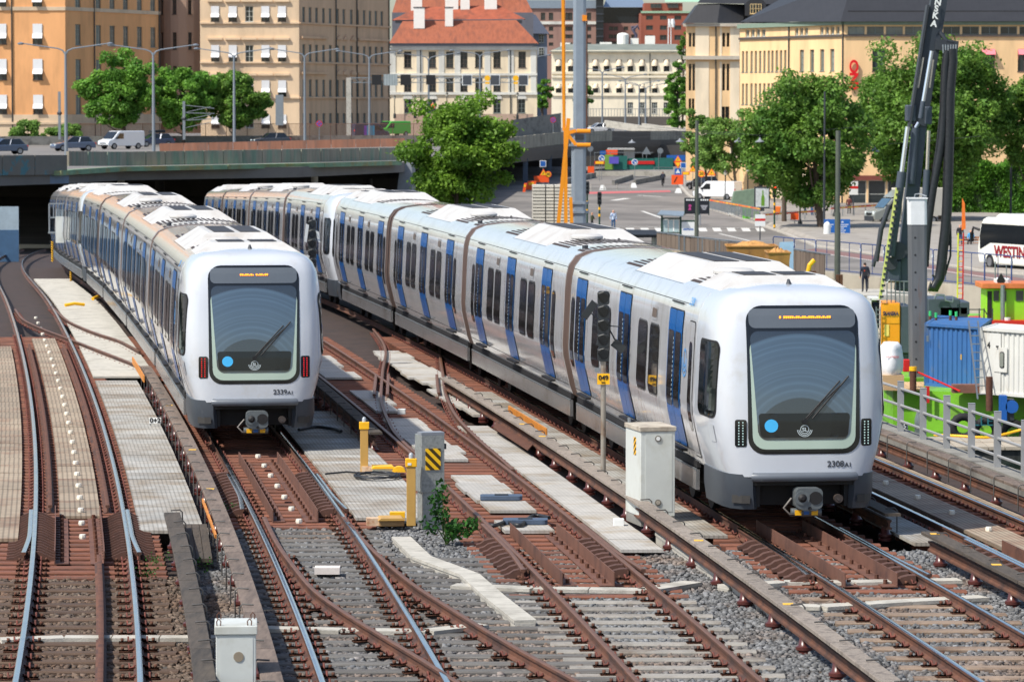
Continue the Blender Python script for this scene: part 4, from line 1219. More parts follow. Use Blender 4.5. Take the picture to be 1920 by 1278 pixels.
# ------------------------------------------------------------------ signals
SIGB = mat('signal_black', C(40, 44, 46), 0.5, var=0.1)
PIPE = mat('weathered_pipe', C(150, 144, 134), 0.5, 0.3, var=0.12, scale=6, col2=C(120, 92, 70), s2=3)
def signal(px, py, Y, ztop, label, heads, tagtext, wrap=False, zbase=None):
  p = P(px, py, Y) if zbase is None else V((P(px, py, Y).x, Y, zbase))
  t = thing('track_signal', label, 'signal', p, group='railway signals')
  H = ztop - p.z
  m = MB(); m.cyl((0, 0, 0), (0, 0, H - heads * .26), .05, n=12); m.build('pole', PIPE, t, smooth=40)
  hb = MB(); hb.prism(rrect(.22, .25, .05), (0, -.08, .13), (1, 0, 0), (0, 0, 1), (0, .16, 0)); hb.mi = 1; hb.cyl((0, -.085, .13), (0, -.07, .13), .09, n=14)
  hb.mi = 0
  hb.tube([(-.1, -.08, .16), (-.09, -.2, .22), (0, -.22, .25), (.09, -.2, .22), (.1, -.08, .16)], .012, 5)
  me = hb.mesh('lamp_unit', [SIGB, GLASSD])
  for i in range(heads): inst('lamp_unit', me, t, (0, 0, H - (i + 1) * .26))
  if tagtext:
    m = MB(); m.box(-.115, .115, -.07, -.06, H - heads * .26 - .42, H - heads * .26 - .22); m.build('number_plate', YELLOW, t)
    lettering(tagtext, .12, TXT, t, (0, -.075, H - heads * .26 - .30), bold=.003)
    lettering('049' if tagtext != '049' else '046', .05, TXT, t, (0, -.075, H - heads * .26 - .385))
  m = MB(); m.box(-.16, .0, .0, .05, H - heads * .26 - .2, H - heads * .26 - .12); m.build('bracket', STEEL, t)
  if wrap:
    m = MB()
    for (a, b2) in (((-.12, -.1, H - .12), (-.17, -.1, H - .6)), ((.14, -.1, H - .3), (.2, -.1, H - .6)), ((-.1, -.1, H - .95), (-.22, -.05, H - 1.25))):
      a, b2 = V(a), V(b2); s = V((.04, 0, -.02))
      m.add([a - s, a + s, b2 + s * .6, b2 - s * 1.1, a - s + V((0, .02, 0)), a + s + V((0, .02, 0)), b2 + s * .6 + V((0, .02, 0)), b2 - s * 1.1 + V((0, .02, 0))], [(0, 1, 2, 3), (7, 6, 5, 4), (0, 4, 5, 1), (1, 5, 6, 2), (2, 6, 7, 3), (3, 7, 4, 0)])
    m.build('plastic_wrap', mat('torn_plastic', C(196, 200, 200), 0.3, var=0.1), t)
  else:
    m = MB()
    m.obox((-.26, -.02, H - .35), (.1, 0, .14), (0, .012, 0), (-.05, 0, .05)); m.tube([(-.28, 0, H - .35), (-.05, .02, H - .6), (-.12, .0, H - 1.0)], .012, 5); m.tube([(-.2, 0, H - .62), (.3, 0, H - .66)], .01, 5); m.tube([(.05, 0, H - .6), (.24, 0, H - .95)], .014, 5)
    m.obox((.28, -.02, H - 1.02), (.1, 0, -.08), (0, .01, 0), (.05, 0, .06))
    m.build('bracket_arms', SIGB, t)
  return t
q = G(1131, 912, -.12)
signal(1131, 912, q.y, P(1128, 545, q.y).z, 'tall pole signal with yellow 049 plate in front of train 2308', 5, '049', zbase=-.12)
signal(586, 600, 103, P(584, 412, 103).z, 'pole signal wrapped in torn plastic between the trains', 5, '046', wrap=True, zbase=-.3)
yb = 168
t = thing('signal_platform', 'white signal box with railed platform at the tunnel mouth left of train 2339', 'signal', V((P(112, 470, yb).x, yb, -1.2)))
def zl(py): return P(112, py, yb).z + 1.2
m = MB(); m.box(-.15, .38, -.2, .2, zl(455), zl(406)); m.build('cabinet', CAB, t)
for i in range(5): inst('lamp_unit', bpy.data.meshes['lamp_unit'], t, (.42, -.25, zl(378) - (i + 1) * .42), scale=(1.6, 1.6, 1.6))
m = MB()
for x in (-.45, -.25, -.05, .15, .3): m.cyl((x, 0, zl(408)), (x, 0, zl(382)), .025, n=6)
m.beam((-.45, 0, zl(382)), (.32, 0, zl(382)), .06); m.beam((-.45, 0, zl(408)), (.32, 0, zl(408)), .06); m.beam((-.45, 0, zl(436)), (-.45, 0, zl(382)), .06); m.beam((-.5, 0, zl(436)), (.3, 0, zl(436)), .08)
m.build('railing', STEEL, t)
m = MB(); m.box(.3, .58, -.22, -.18, zl(443), zl(434)); m.build('number_plate', YELLOW, t)
m = MB(); m.cyl((.5, -.2, zl(540)), (.5, -.2, zl(440)), .05, n=8); m.cyl((-.3, -.2, zl(490)), (-.3, -.2, zl(452)), .05, n=8); m.build('legs', HAZS, t)
for px, py, lab in ((140, 572, 'yellow bar lying on the pale slab walkway'), (192, 560, 'yellow bent pipe beside the far cars of train 2339')):
  a = G(px - 18, py, -.08); b2 = G(px + 18, py - (10 if py < 565 else 1), -.08)
  m = MB(); m.tube([a, (a + b2) / 2 + V((0, 0, .05)), b2], .06, 8); m.build('yellow_bar', YELLOW, label=lab, cat='bar')
m = MB(); m.tube([P(110, 355, 212), P(256, 350, 212)], .09, 8); m.tube([P(110, 362, 212), P(180, 356, 212)], .11, 8); m.tube([P(140, 362, 212), P(140, 344, 212)], .06, 6); m.tube([P(148, 362, 212), P(148, 343, 212)], .06, 6)
m.build('pipe_gantry', STEEL, label='grey pipe gantry across the tunnel mouth above train 2339', cat='gantry', smooth=50)
# ------------------------------------------------------------------ buildings
def wall_mesh(m, p0, p1, z0, z1, opens, depth=.22):
  """wall from p0 to p1 (left to right seen from outside), real openings with reveals. opens: (u0,u1,v0,v1) along/height"""
  p0, p1 = V((p0[0], p0[1], 0)), V((p1[0], p1[1], 0))
  d = p1 - p0; L = d.length; d.normalize(); n = V((d.y, -d.x, 0))
  us = sorted({0.0, L, *[round(o[i], 3) for o in opens for i in (0, 1)]})
  vs_ = sorted({z0, z1, *[round(o[i], 3) for o in opens for i in (2, 3)]})
  us = [u for u in us if -1e-6 <= u <= L + 1e-6]; vs_ = [v for v in vs_ if z0 - 1e-6 <= v <= z1 + 1e-6]
  at_ = lambda u, v, k=0.0: p0 + d * u + V((0, 0, v)) - n * k
  hole = np.zeros((len(us) - 1, len(vs_) - 1), bool)
  for a0, a1, b0, b1 in opens:
    for i in range(len(us) - 1):
      if not (a0 - 1e-3 < (us[i] + us[i + 1]) / 2 < a1 + 1e-3): continue
      for j in range(len(vs_) - 1):
        if b0 - 1e-3 < (vs_[j] + vs_[j + 1]) / 2 < b1 + 1e-3: hole[i, j] = True
  for j in range(len(vs_) - 1):
    i = 0
    while i < len(us) - 1:
      if hole[i, j]: i += 1; continue
      k = i
      while k < len(us) - 1 and not hole[k, j]: k += 1
      m.quad(at_(us[i], vs_[j]), at_(us[k], vs_[j]), at_(us[k], vs_[j + 1]), at_(us[i], vs_[j + 1]))
      i = k
  for a0, a1, b0, b1 in opens:
    m.quad(at_(a0, b0), at_(a1, b0), at_(a1, b0, depth), at_(a0, b0, depth))
    m.quad(at_(a0, b1, depth), at_(a1, b1, depth), at_(a1, b1), at_(a0, b1))
    m.quad(at_(a0, b0), at_(a0, b0, depth), at_(a0, b1, depth), at_(a0, b1))
    m.quad(at_(a1, b0, depth), at_(a1, b0), at_(a1, b1), at_(a1, b1, depth))
  m.quad(at_(0, z0, .8), at_(0, z0), at_(0, z1), at_(0, z1, .8)); m.quad(at_(L, z0), at_(L, z0, .8), at_(L, z1, .8), at_(L, z1))
  m.quad(at_(0, z1), at_(L, z1), at_(L, z1, .8), at_(0, z1, .8))
  return p0, d, n, L
FRAMES, PANES, SHADES = {}, {}, {}
WFR = mat('window_frame_white', C(196, 198, 190), 0.5, var=0.06)
WFD = mat('window_frame_brown', C(86, 74, 66), 0.5, var=0.06)
WFG = mat('window_frame_grey', C(120, 128, 124), 0.5, var=0.06)
PANE = mat('window_pane', C(46, 54, 56), 0.06, var=0.25, scale=0.6, spec=0.7, rnd=0.4)
PANEB = mat('curtained_pane', C(120, 124, 116), 0.12, var=0.25, scale=1.2, spec=0.6, rnd=0.3)
def window_at(parent, org, d, n, u, v0, w, h, frame_m=WFR, pane_m=PANE, cols=2, rows_=3, depth=.18, shade=None):
  key = (round(w, 2), round(h, 2), frame_m.name, cols, rows_)
  if key not in FRAMES:
    m = MB(); t = .07 if w > .8 else .05
    m.box(-w / 2, w / 2, -.04, .04, 0, t); m.box(-w / 2, w / 2, -.04, .04, h - t, h)
    m.box(-w / 2, -w / 2 + t, -.04, .04, t, h - t); m.box(w / 2 - t, w / 2, -.04, .04, t, h - t)
    for c in range(1, cols): x = -w / 2 + w * c / cols; m.box(x - t * .5, x + t * .5, -.04, .04, t, h - t)
    for r_ in range(1, rows_): z = h * r_ / rows_; m.box(-w / 2 + t, w / 2 - t, -.035, .035, z - t * .35, z + t * .35)
    m.box(-w / 2 - .06, w / 2 + .06, -.26, -.04, -.07, 0)
    FRAMES[key] = m.mesh('window', frame_m)
  kp = (round(w, 2), round(h, 2), pane_m.name)
  if kp not in PANES:
    m = MB(); m.box(-w / 2, w / 2, -.01, .01, 0, h); PANES[kp] = m.mesh('pane', pane_m)
  p = org + d * u - n * depth + V((0, 0, v0))
  rz = math.atan2(d.y, d.x)
  o = inst('window', FRAMES[key], parent, p - V(parent.location), (0, 0, rz))
  inst('pane', PANES[kp], o, (0, 0.02, 0))
  if shade:
    ks = (round(w, 2), round(h, 2), shade)
    if ks not in SHADES:
      m = MB()
      if shade == 'blind':
        m.box(-w / 2 + .02, w / 2 - .02, -.26, -.22, h * .52, h); z0_, z1_, y1_ = h * .52, h * .3, -.75
        m.add([(-w / 2, -.24, z0_), (w / 2, -.24, z0_), (w / 2, y1_, z1_), (-w / 2, y1_, z1_), (-w / 2, -.22, z0_ - .03), (w / 2, -.22, z0_ - .03), (w / 2, y1_, z1_ - .06), (-w / 2, y1_, z1_ - .06)], [(3, 2, 1, 0), (4, 5, 6, 7), (2, 3, 7, 6), (0, 4, 7, 3), (1, 2, 6, 5)])
        SHADES[ks] = m.mesh('sunshade', mat('white_awning_cloth', C(226, 226, 226), 0.7, var=0.04))
      elif shade == 'dome':
        prof = [(math.sin(R(a)) * w / 2, math.cos(R(a))) for a in range(0, 91, 15)]
        vs, fs = [], []
        for i in range(7):
          a = R(90 * i / 6)
          for k in range(9):
            q = math.pi * k / 8
            vs.append((-math.cos(q) * w * .55, -.18 - .7 * math.sin(q) * math.sin(a) , h * .55 + h * .55 * math.cos(a) if False else h * (.52 + .5 * math.cos(a))))
            if True: vs[-1] = (vs[-1][0] * (math.sin(a) * .75 + .25 if i else .3), vs[-1][1], vs[-1][2])
        for i in range(6):
          for k in range(8): fs.append((i * 9 + k, (i + 1) * 9 + k, (i + 1) * 9 + k + 1, i * 9 + k + 1))
        m.add(vs, fs); SHADES[ks] = m.mesh('sunshade', mat('cream_awning_cloth', C(232, 214, 186), 0.7, var=0.04), smooth=60)
      elif shade == 'pink':
        z0_, z1_, y1_ = h - .02, h * .76, -.85
        m.add([(-w / 2, -.24, z0_), (w / 2, -.24, z0_), (w / 2, y1_, z1_), (-w / 2, y1_, z1_), (-w / 2, -.22, z0_ - .03), (w / 2, -.22, z0_ - .03), (w / 2, y1_, z1_ - .05), (-w / 2, y1_, z1_ - .05)], [(3, 2, 1, 0), (4, 5, 6, 7), (2, 3, 7, 6), (0, 4, 7, 3), (1, 2, 6, 5)])
        m.tube([(-w / 2 + .02, y1_, z1_), (-w / 2 + .02, -.24, z1_ - .5)], .015, 5); m.tube([(w / 2 - .02, y1_, z1_), (w / 2 - .02, -.24, z1_ - .5)], .015, 5)
        SHADES[ks] = m.mesh('sunshade', mat('pink_awning_cloth', C(236, 128, 138), 0.7, var=0.04))
    inst('sunshade', SHADES[ks], o, (0, -.02, 0))
  return o
def facade(parent, p0, p1, z0, z1, m_, wins, name='wall', depth=.22, extra=None):
  """wins: list of dict(u,v,w,h,...)"""
  m = MB()
  org, d, n, L = wall_mesh(m, p0, p1, z0, z1, [(w['u'] - w['w'] / 2, w['u'] + w['w'] / 2, w['v'], w['v'] + w['h']) for w in wins], depth)
  m.build(name, m_, parent, world=True)
  for w in wins:
    window_at(parent, org, d, n, w['u'], w['v'], w['w'], w['h'], w.get('f', WFR), w.get('p', PANE), w.get('c', 2), w.get('r', 3), depth - .05, w.get('s'))
  return org, d, n, L
def pwall(x0, Y0, x1, n=None):
  """plan points of a wall from picture column x0 at depth Y0 to column x1, with unit direction n"""
  a = V(((x0 - 960) / F_PX * Y0, Y0, 0))
  d = V(n or (1, 0)); k = (x1 - 960) / F_PX
  t = (k * a.y - a.x) / (d.x - k * d.y)
  return a, V((a.x + d.x * t, a.y + d.y * t, 0))
def ucol(a, b, px):
  d = (b - a).normalized(); k = (px - 960) / F_PX
  return (k * a.y - a.x) / (d.x - k * d.y)
def zat(py, Y): return P(960, py, Y).z
def grid_wins(a, b, cols, rowpy, w, Yref=None, **k):
  out = []
  d = (b - a).normalized()
  for px in cols:
    u = ucol(a, b, px); Y = Yref or (a.y + d.y * u)
    Yr = Yref or a.y
    for (y0, y1) in rowpy:
      z1, z0 = zat(y0, Yr), zat(y1, Yr)
      out.append(dict(u=u, v=z0, w=w, h=z1 - z0, **k))
  return out
def hband(parent, a, b, z, h, out, m_, name='cornice', u0=0, u1=None):
  d = (b - a); L = d.length; d.normalize(); n = V((d.y, -d.x, 0))
  u1 = L if u1 is None else u1
  m = MB(); m.obox(a + d * ((u0 + u1) / 2) + n * (out / 2 - .03) + V((0, 0, z + h / 2)), d * ((u1 - u0) / 2 + .02), n * (out / 2 + .03), V((0, 0, h / 2)))
  return m.build(name, m_, parent, world=True)
def pipe_down(parent, a, b, px, z0, z1, m_=None):
  d = (b - a).normalized(); n = V((d.y, -d.x, 0)); u = ucol(a, b, px)
  p = a + d * u + n * .12
  m = MB(); m.cyl(p + V((0, 0, z0)), p + V((0, 0, z1)), .08, n=8); m.build('drainpipe', m_ or mat('drainpipe_dark', C(58, 62, 60), 0.5), parent, world=True)
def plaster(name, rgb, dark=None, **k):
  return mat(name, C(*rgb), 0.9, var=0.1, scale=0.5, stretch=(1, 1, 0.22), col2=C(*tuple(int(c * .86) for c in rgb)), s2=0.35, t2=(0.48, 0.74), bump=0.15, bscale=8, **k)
SHD = (.37, .93)          # direction of the walls that turn away to the right
# --- orange building, far left
OR = plaster('orange_plaster', (234, 172, 116)); ORB = plaster('cream_band', (214, 190, 160))
Y0 = 470
a, b = pwall(-160, Y0, 125); c_, e_ = pwall(125, Y0, 301, SHD)
t = thing('orange_building', 'tall orange plastered building with white window awnings at far left', 'building', (a.x, a.y, 0))
w1 = grid_wins(a, b, (-62, 6, 73), ((45, 83), (111, 150), (178, 214), (-22, 15), (-90, -52)), 1.2, s='blind', f=WFD)
zg, zt = zat(262, Y0), zat(-110, Y0)
facade(t, a, b, zg, zt, OR, w1)
w2 = grid_wins(c_, e_, (149, 187, 213, 238, 264, 289), ((45, 84), (111, 150), (178, 214), (-22, 15), (-90, -52)), 1.45, f=WFG, p=PANEB, r=4)
facade(t, c_, e_, zg, zt, OR, w2)
for A, B in ((a, b), (c_, e_)):
  hband(t, A, B, zat(20, Y0), zat(13, Y0) - zat(20, Y0), .12, ORB, 'string_course')
  hband(t, A, B, zg, zat(215, Y0) - zg, .10, ORB, 'plinth')
  hband(t, A, B, zat(233, Y0), .25, .25, ORB, 'string_course')
pipe_down(t, a, b, 25, zg, zt); pipe_down(t, c_, e_, 178, zg, zt); pipe_down(t, c_, e_, 299, zg, zt)
m = MB(); m.box(a.x, b.x - 1, Y0 + 1, Y0 + 14, zt, zt + .5); m.build('roof', DARK, t, world=True)
# --- grey pink rounded building
GP = plaster('grey_pink_plaster', (176, 148, 128))
t = thing('rounded_building', 'greyish pink building with a rounded corner behind the orange one', 'building', (P(340, 200, 500).x, 500, 0))
cx, cy, r_ = P(338, 0, 506).x, 506.0, 3.0
pts = [(P(296, 0, 500).x, 500.5)] + [(cx - r_ * math.cos(R(q)), cy - r_ * math.sin(R(q))) for q in range(30, 151, 20)] + [(P(382, 0, 506).x, 506.5)]
cols_ = {1: 314, 3: 333, 5: 355}
for i in range(len(pts) - 1):
  A, B = V((*pts[i], 0)), V((*pts[i + 1], 0))
  ws = []
  if i in (1, 3, 5):
    L = (B - A).length
    for (y0, y1) in ((-40, -12), (0, 27), (61, 93), (124, 156)):
      ws.append(dict(u=L / 2, v=zat(y1, 503), w=.52, h=zat(y0, 503) - zat(y1, 503), f=WFD, r=3))
  facade(t, A, B, zat(250, 503), zat(-60, 503), GP, ws)
m = MB(); m.cyl((cx, cy + .3, zat(96, 503)), (cx, cy + .3, zat(93, 503)), 3.3, n=28); m.build('string_course', GP, t, world=True)
# --- cream building; its side wall's shade is put into a browner plaster
CR = plaster('cream_plaster', (228, 200, 166)); CR_SHADE = plaster('shaded_cream_plaster', (212, 176, 142), (200, 164, 130))
Y0 = 500
a, b = pwall(377, Y0, 562); c_, e_ = pwall(562, Y0, 731, SHD)
t = thing('cream_building', 'cream building with awnings and a side wall tinted brown for shade, full of narrow windows', 'building', (a.x, a.y, 0))
rws = ((12, 41), (85, 117), (151, 182), (215, 240), (-50, -22))
w1 = grid_wins(a, b, (405, 438, 499, 530), rws, 1.08, s='blind', f=WFD) + grid_wins(a, b, (469,), rws, 1.05, f=WFR, r=3)
zg, zt = zat(262, Y0), zat(-70, Y0)
facade(t, a, b, zg, zt, CR, w1)
w2 = grid_wins(c_, e_, (571, 583, 595, 608, 620.5, 634, 646, 660, 671.6, 684, 695, 706, 717), ((13, 42), (83, 115), (149, 181), (213, 232), (-50, -22)), .88, f=WFG, p=PANEB, r=3)
facade(t, c_, e_, zg, zt, CR_SHADE, w2)
for A, B, mm in ((a, b, CR), (c_, e_, CR_SHADE)):
  for py in (45, 119, 185): hband(t, A, B, zat(py, Y0), .22, .22, mm, 'string_course')
for A, B, cs, mm in ((a, b, (405, 438, 469, 499, 530), CR),):
  for px in cs:
    u = ucol(A, B, px)
    for py in (4, 75, 142): hband(t, A, B, zat(py, Y0), .28, .3, mm, 'window_hood', u - .95, u + .95)
for u0, u1 in ((0.4, 8.5), (18.5, 28.5)):
  for py in (72, 139): hband(t, c_, e_, zat(py, Y0), .3, .35, CR_SHADE, 'window_hood', u0, u1)
for k, px in enumerate((636, 648, 662)):
  u = ucol(c_, e_, px); d = (e_ - c_).normalized(); n = V((d.y, -d.x, 0))
  for py in (72, 139):
    p = c_ + d * u + V((0, 0, zat(py, Y0)))
    m = MB(); m.prism([(-.9, 0), (.9, 0), (0, .62)] if py < 100 else [(.9 * math.cos(R(q)), .6 * math.sin(R(q))) for q in range(0, 181, 20)], p - n * .05, d, (0, 0, 1), n * .3); m.build('pediment', CR_SHADE, t, world=True)
pipe_down(t, c_, e_, 630, zg, zt); pipe_down(t, c_, e_, 669, zg, zt); pipe_down(t, c_, e_, 729, zg, zt)
LANT = mat('lantern_black', C(30, 34, 32), 0.5)
# --- pale yellow building with red tiled roof
PY = plaster('pale_yellow_plaster', (234, 216, 184)); PWH = plaster('greyish_white_plaster', (214, 212, 202))
TILE = mat('red_roof_tiles', C(152, 86, 60), 0.85, var=0.3, scale=1.2, col2=C(116, 68, 52), s2=0.6, bump=0.6, bscale=9, stretch=(3, 1, 1), stripes=((0, 0.6, 1), 2.6, 0.72, 0.25))
TILED = mat('dark_red_roof_tiles', C(150, 78, 54), 0.85, var=0.3, scale=1.2, col2=C(110, 66, 52), s2=0.5, bump=0.6, bscale=9)
Y0 = 580
a, b = pwall(729, Y0, 1007)
t = thing('red_roofed_building', 'pale yellow classical building with red tiled hip roof and white chimneys', 'building', (a.x, a.y, 0))
cs = (765, 811, 843.6, 870, 898, 932, 979)
ws = grid_wins(a, b, cs, ((97, 127), (147, 172)), 1.1, f=WFD, r=4) + grid_wins(a, b, (765, 811, 932, 978), ((186, 212),), 1.1, f=WFG, r=3)
zg, zt = zat(262, Y0), zat(88, Y0)
facade(t, a, b, zg, zt, PY, ws)
L = (b - a).length
for px in (737, 787, 828, 858, 914, 958, 1000):
  u = ucol(a, b, px); hband(t, a, b, zat(176, Y0), zt - zat(176, Y0), .10, PWH, 'pilaster', max(0, u - .42), min(L, u + .42))
hband(t, a, b, zat(142, Y0), .35, .2, PWH, 'string_course'); hband(t, a, b, zat(178, Y0), .4, .22, PWH, 'string_course'); hband(t, a, b, zat(94, Y0), .5, .35, PWH, 'cornice')
hband(t, a, b, zat(86, Y0), .35, .75, DARK, 'gutter')
for px in (765, 811, 870, 932, 978):
  u = ucol(a, b, px); p = a + V((u, 0, zat(186, Y0)))
  m = MB(); m.prism([(.75 * math.cos(R(q)), .75 * math.sin(R(q))) for q in range(0, 181, 20)], p + V((0, -.12, 0)), (1, 0, 0), (0, 0, 1), (0, .1, 0)); m.build('arch', PWH, t, world=True)
pipe_down(t, a, b, 789, zg, zt); pipe_down(t, a, b, 957, zg, zt)
e1, e2, r1, r2 = P(728, 84, Y0 - .6), P(1010, 82, Y0 - .6), P(755, 40, Y0 + 5), P(968, 38, Y0 + 5)
m = MB(); m.add([e1, e2, r2, r1], [(0, 1, 2, 3)]); bk = [V((e1.x, Y0 + 12, e1.z)), V((e2.x, Y0 + 12, e2.z))]
m.add([e2, bk[1], r2 + V((0, 2, 0)), r2], [(0, 1, 2, 3)]); m.add([e1, r1, r1 + V((0, 2, 0)), bk[0]], [(0, 1, 2, 3)])
m.build('roof', TILE, t, world=True)
s1, s2, s3, s4 = P(735, 38, Y0 + 5.2), P(985, 36, Y0 + 5.2), P(782, 14, Y0 + 9), P(935, 10, Y0 + 9)
m = MB(); m.add([s1, s2, s4, s3], [(0, 1, 2, 3)]); m.add([s2, V((s2.x, Y0 + 14, s2.z)), s4], [(0, 1, 2)]); m.add([s1, s3, V((s1.x, Y0 + 14, s1.z))], [(0, 1, 2)]); m.build('upper_roof', TILED, t, world=True)
m = MB(); m.box(s1.x + .5, s2.x - .5, Y0 + 5.3, Y0 + 6, P(0, 44, Y0 + 5).z, s1.z - .02); m.build('roof_step', DARK, t, world=True)
WCH = mat('white_chimney', C(232, 230, 222), 0.8, var=0.05)
for px, y0, y1, w, Yc in ((786, 15, 44, 1.65, Y0 + 3.5), (842, 15, 40, 1.2, Y0 + 4), (781, -22, 17, 1.7, Y0 + 8.5), (847, -22, 12, 2.0, Y0 + 8.5), (872, -25, 16, 1.4, Y0 + 8.4), (920, -20, 15, 1.9, Y0 + 8.4)):
  p0, p1 = P(px, y1, Yc), P(px, y0, Yc)
  m = MB(); m.box(p0.x - w / 2, p0.x + w / 2, Yc - .5, Yc + .5, p0.z - .8, p1.z); m.mi = 1; m.box(p0.x - w / 2 - .08, p0.x + w / 2 + .08, Yc - .58, Yc + .58, p1.z, p1.z + .12); m.build('chimney', [WCH, DARK], t, world=True)
# --- higher red roof behind
t = thing('red_gable_building', 'dark building with a bright red roof rising behind the white chimneys', 'building', (P(830, 0, 640).x, 640, 0))
A, B = P(735, 60, 640), P(1000, 60, 640)
m = MB(); m.box(A.x, B.x, 640, 652, 0, P(0, 24, 640).z); m.build('wall', mat('slate_wall', C(96, 96, 104), 0.8), t, world=True)
m = MB(); m.add([P(735, 26, 640), P(940, 26, 640), P(900, -40, 646), P(755, -40, 646)], [(0, 1, 2, 3)]); m.add([P(940, 26, 640), P(1000, 26, 640), P(985, -5, 644), P(900, -40, 646)], [(0, 1, 2, 3)]); m.build('roof', TILE, t, world=True)
# --- slate blue house between
t = thing('slate_roofed_house', 'narrow blue grey house with a slate roof right of the red tiled roof', 'building', (P(1010, 100, 640).x, 655, 0))
m = MB(); m.box(P(960, 0, 655).x, P(1026, 0, 655).x, 655, 665, 0, P(0, 62, 655).z); m.build('wall', plaster('blue_grey_plaster', (150, 158, 170)), t, world=True)
A, B = P(960, 62, 654), P(1030, 64, 654)
m = MB(); m.add([A, B, P(1004, 28, 660), P(965, 22, 660)], [(0, 1, 2, 3)]); m.add([B, V((B.x, 668, B.z)), P(1004, 28, 660)], [(0, 1, 2)]); m.build('roof', mat('slate', C(66, 72, 86), 0.7, var=0.2), t, world=True)
for py in (80, 105):
  window_at(t, V((P(1015, 0, 655).x, 655, 0)), V((1, 0, 0)), V((0, -1, 0)), 0, zat(py, 655), .9, 1.4, depth=-.05)
# --- palace
PAL = plaster('ivory_plaster', (238, 226, 200)); GRF = mat('grey_green_roof', C(122, 128, 120), 0.7, var=0.2, scale=0.6, col2=C(98, 104, 98), s2=0.3)
Y0 = 780
a, b = pwall(1034, Y0, 1285)
t = thing('white_palace', 'long ivory building with rounded cream awnings and grey roof in the distance', 'building', (a.x, a.y, 0))
cs = (1047, 1070, 1116, 1137, 1160, 1181.5, 1203, 1227, 1249, 1274)
ws = grid_wins(a, b, cs, ((112, 137),), 1.15, s='dome', f=WFD) + grid_wins(a, b, cs, ((158, 174),), 1.1, s='dome', f=WFD) + grid_wins(a, b, (1181.5, 1203, 1227, 1249, 1270), ((192, 213),), 1.15, f=WFR, r=4, c=3)
zg, zt = zat(240, Y0), zat(97, Y0)
facade(t, a, b, zg, zt, PAL, ws)
for py, h in ((139, .5), (146, .4), (180, .6)): hband(t, a, b, zat(py, Y0), h, .3, PAL, 'string_course')
hband(t, a, b, zat(100, Y0), .6, .5, PAL, 'cornice'); pipe_down(t, a, b, 1218, zg, zt); pipe_down(t, a, b, 1101, zg, zt)
e1, e2, e3, e4 = P(1028, 97, Y0 - 1), P(1292, 97, Y0 - 1), P(1268, 83, Y0 + 6), P(1062, 83, Y0 + 6)
m = MB(); m.add([e1, e2, e3, e4], [(0, 1, 2, 3)]); m.add([e2, V((e2.x, Y0 + 16, e2.z)), e3 + V((0, 3, 0)), e3], [(0, 1, 2, 3)]); m.add([e4, e3, e3 + V((0, 6, 0)), e4 + V((0, 6, 0))], [(0, 1, 2, 3)]); m.build('roof', GRF, t, world=True)
for px, w, h, r0 in ((1168, 2.6, 2.6, 1), (1190, 1.6, 1.3, 0), (1219, 2.0, 1.8, 0), (1136, 2.4, .5, 0), (1060, 2.0, .4, 0)):
  p = P(px, 84, Y0 + 8); m = MB()
  if r0: m.lathe([(1.2, -.5), (1.2, 2.0), (1.0, 2.2), (.4, 2.4)], (p.x, p.y, p.z), 16)
  else: m.box(p.x - w / 2, p.x + w / 2, p.y, p.y + 2, p.z - .5, p.z + h)
  m.build('roof_vent', WCH, t, world=True)
t_ = thing('sculpture', 'dark twisted sculpture on the roof of the ivory building', 'sculpture', P(1190, 80, Y0 + 9))
m = MB(); m.tube([(0, 0, -.5), (.3, 0, 1.5), (-.4, 0, 2.6), (.6, 0, 3.4), (.9, 0, 2.6)], [.3, .35, .4, .3, .15], 8); m.tube([(-.4, 0, 2.6), (-.7, 0, 3.2), (.2, 0, 3.3)], [.2, .2, .1], 8); m.build('figure', mat('dark_bronze', C(70, 66, 84), 0.5), t_, smooth=60)
# --- brick office blocks far behind
def block(label, x0, x1, ytop, Y, m_, wcols, wrows, w, glass=None, **k):
  a, b = pwall(x0, Y, x1)
  t = thing('office_block', label, 'building', (a.x, a.y, 0), group='office blocks on the skyline')
  facade(t, a, b, zat(240, Y), zat(ytop, Y), m_, grid_wins(a, b, wcols, wrows, w, f=WFD, r=1, **k), depth=.3)
  m = MB(); m.box(a.x, b.x, Y + .85, Y + 18, zat(240, Y), zat(ytop, Y)); m.build('core', m_, t, world=True)
  return t, a, b
BRK = plaster('pinkish_brown_brick', (150, 118, 106)); BRR = plaster('red_brick', (150, 84, 64), (128, 72, 58))
t, a, b = block('pinkish brown office block behind the street mast', 985, 1118, 13, 950, BRK, (995, 1018, 1033, 1062, 1069, 1090, 1104), ((24, 38), (50, 58), (65, 72), (80, 86)), 1.1)
hband(t, a, b, zat(46, 950), .7, .3, PWH, 'string_course'); hband(t, a, b, zat(16, 950), 2.0, .4, mat('blue_grey_metal', C(128, 140, 150), 0.5), 'attic_band')
t, a, b = block('dark glass stair tower between the brick office blocks', 1117, 1131, -10, 948, mat('black_glass', C(28, 34, 40), 0.1, var=0.3), (), (), 1)
for py in range(0, 92, 14): hband(t, a, b, zat(py, 948), .35, .15, DARK, 'mullion')
t, a, b = block('office block with a black glazed top floor and sloping glass roof', 1131, 1207, 44, 955, BRK, (1145, 1154, 1173, 1187), ((50, 57), (65, 72), (78, 84)), 1.1)
m = MB(); m.box(a.x, b.x, 956, 972, zat(44, 955), zat(14, 955)); m.build('glazed_storey', MATS['black_glass'], t, world=True)
m = MB(); m.add([P(1131, 14, 955), P(1210, 14, 955), P(1200, -12, 965), P(1140, -12, 965)], [(0, 1, 2, 3)]); m.build('glass_roof', mat('pale_roof_glass', C(130, 146, 164), 0.25, 0.3), t, world=True)
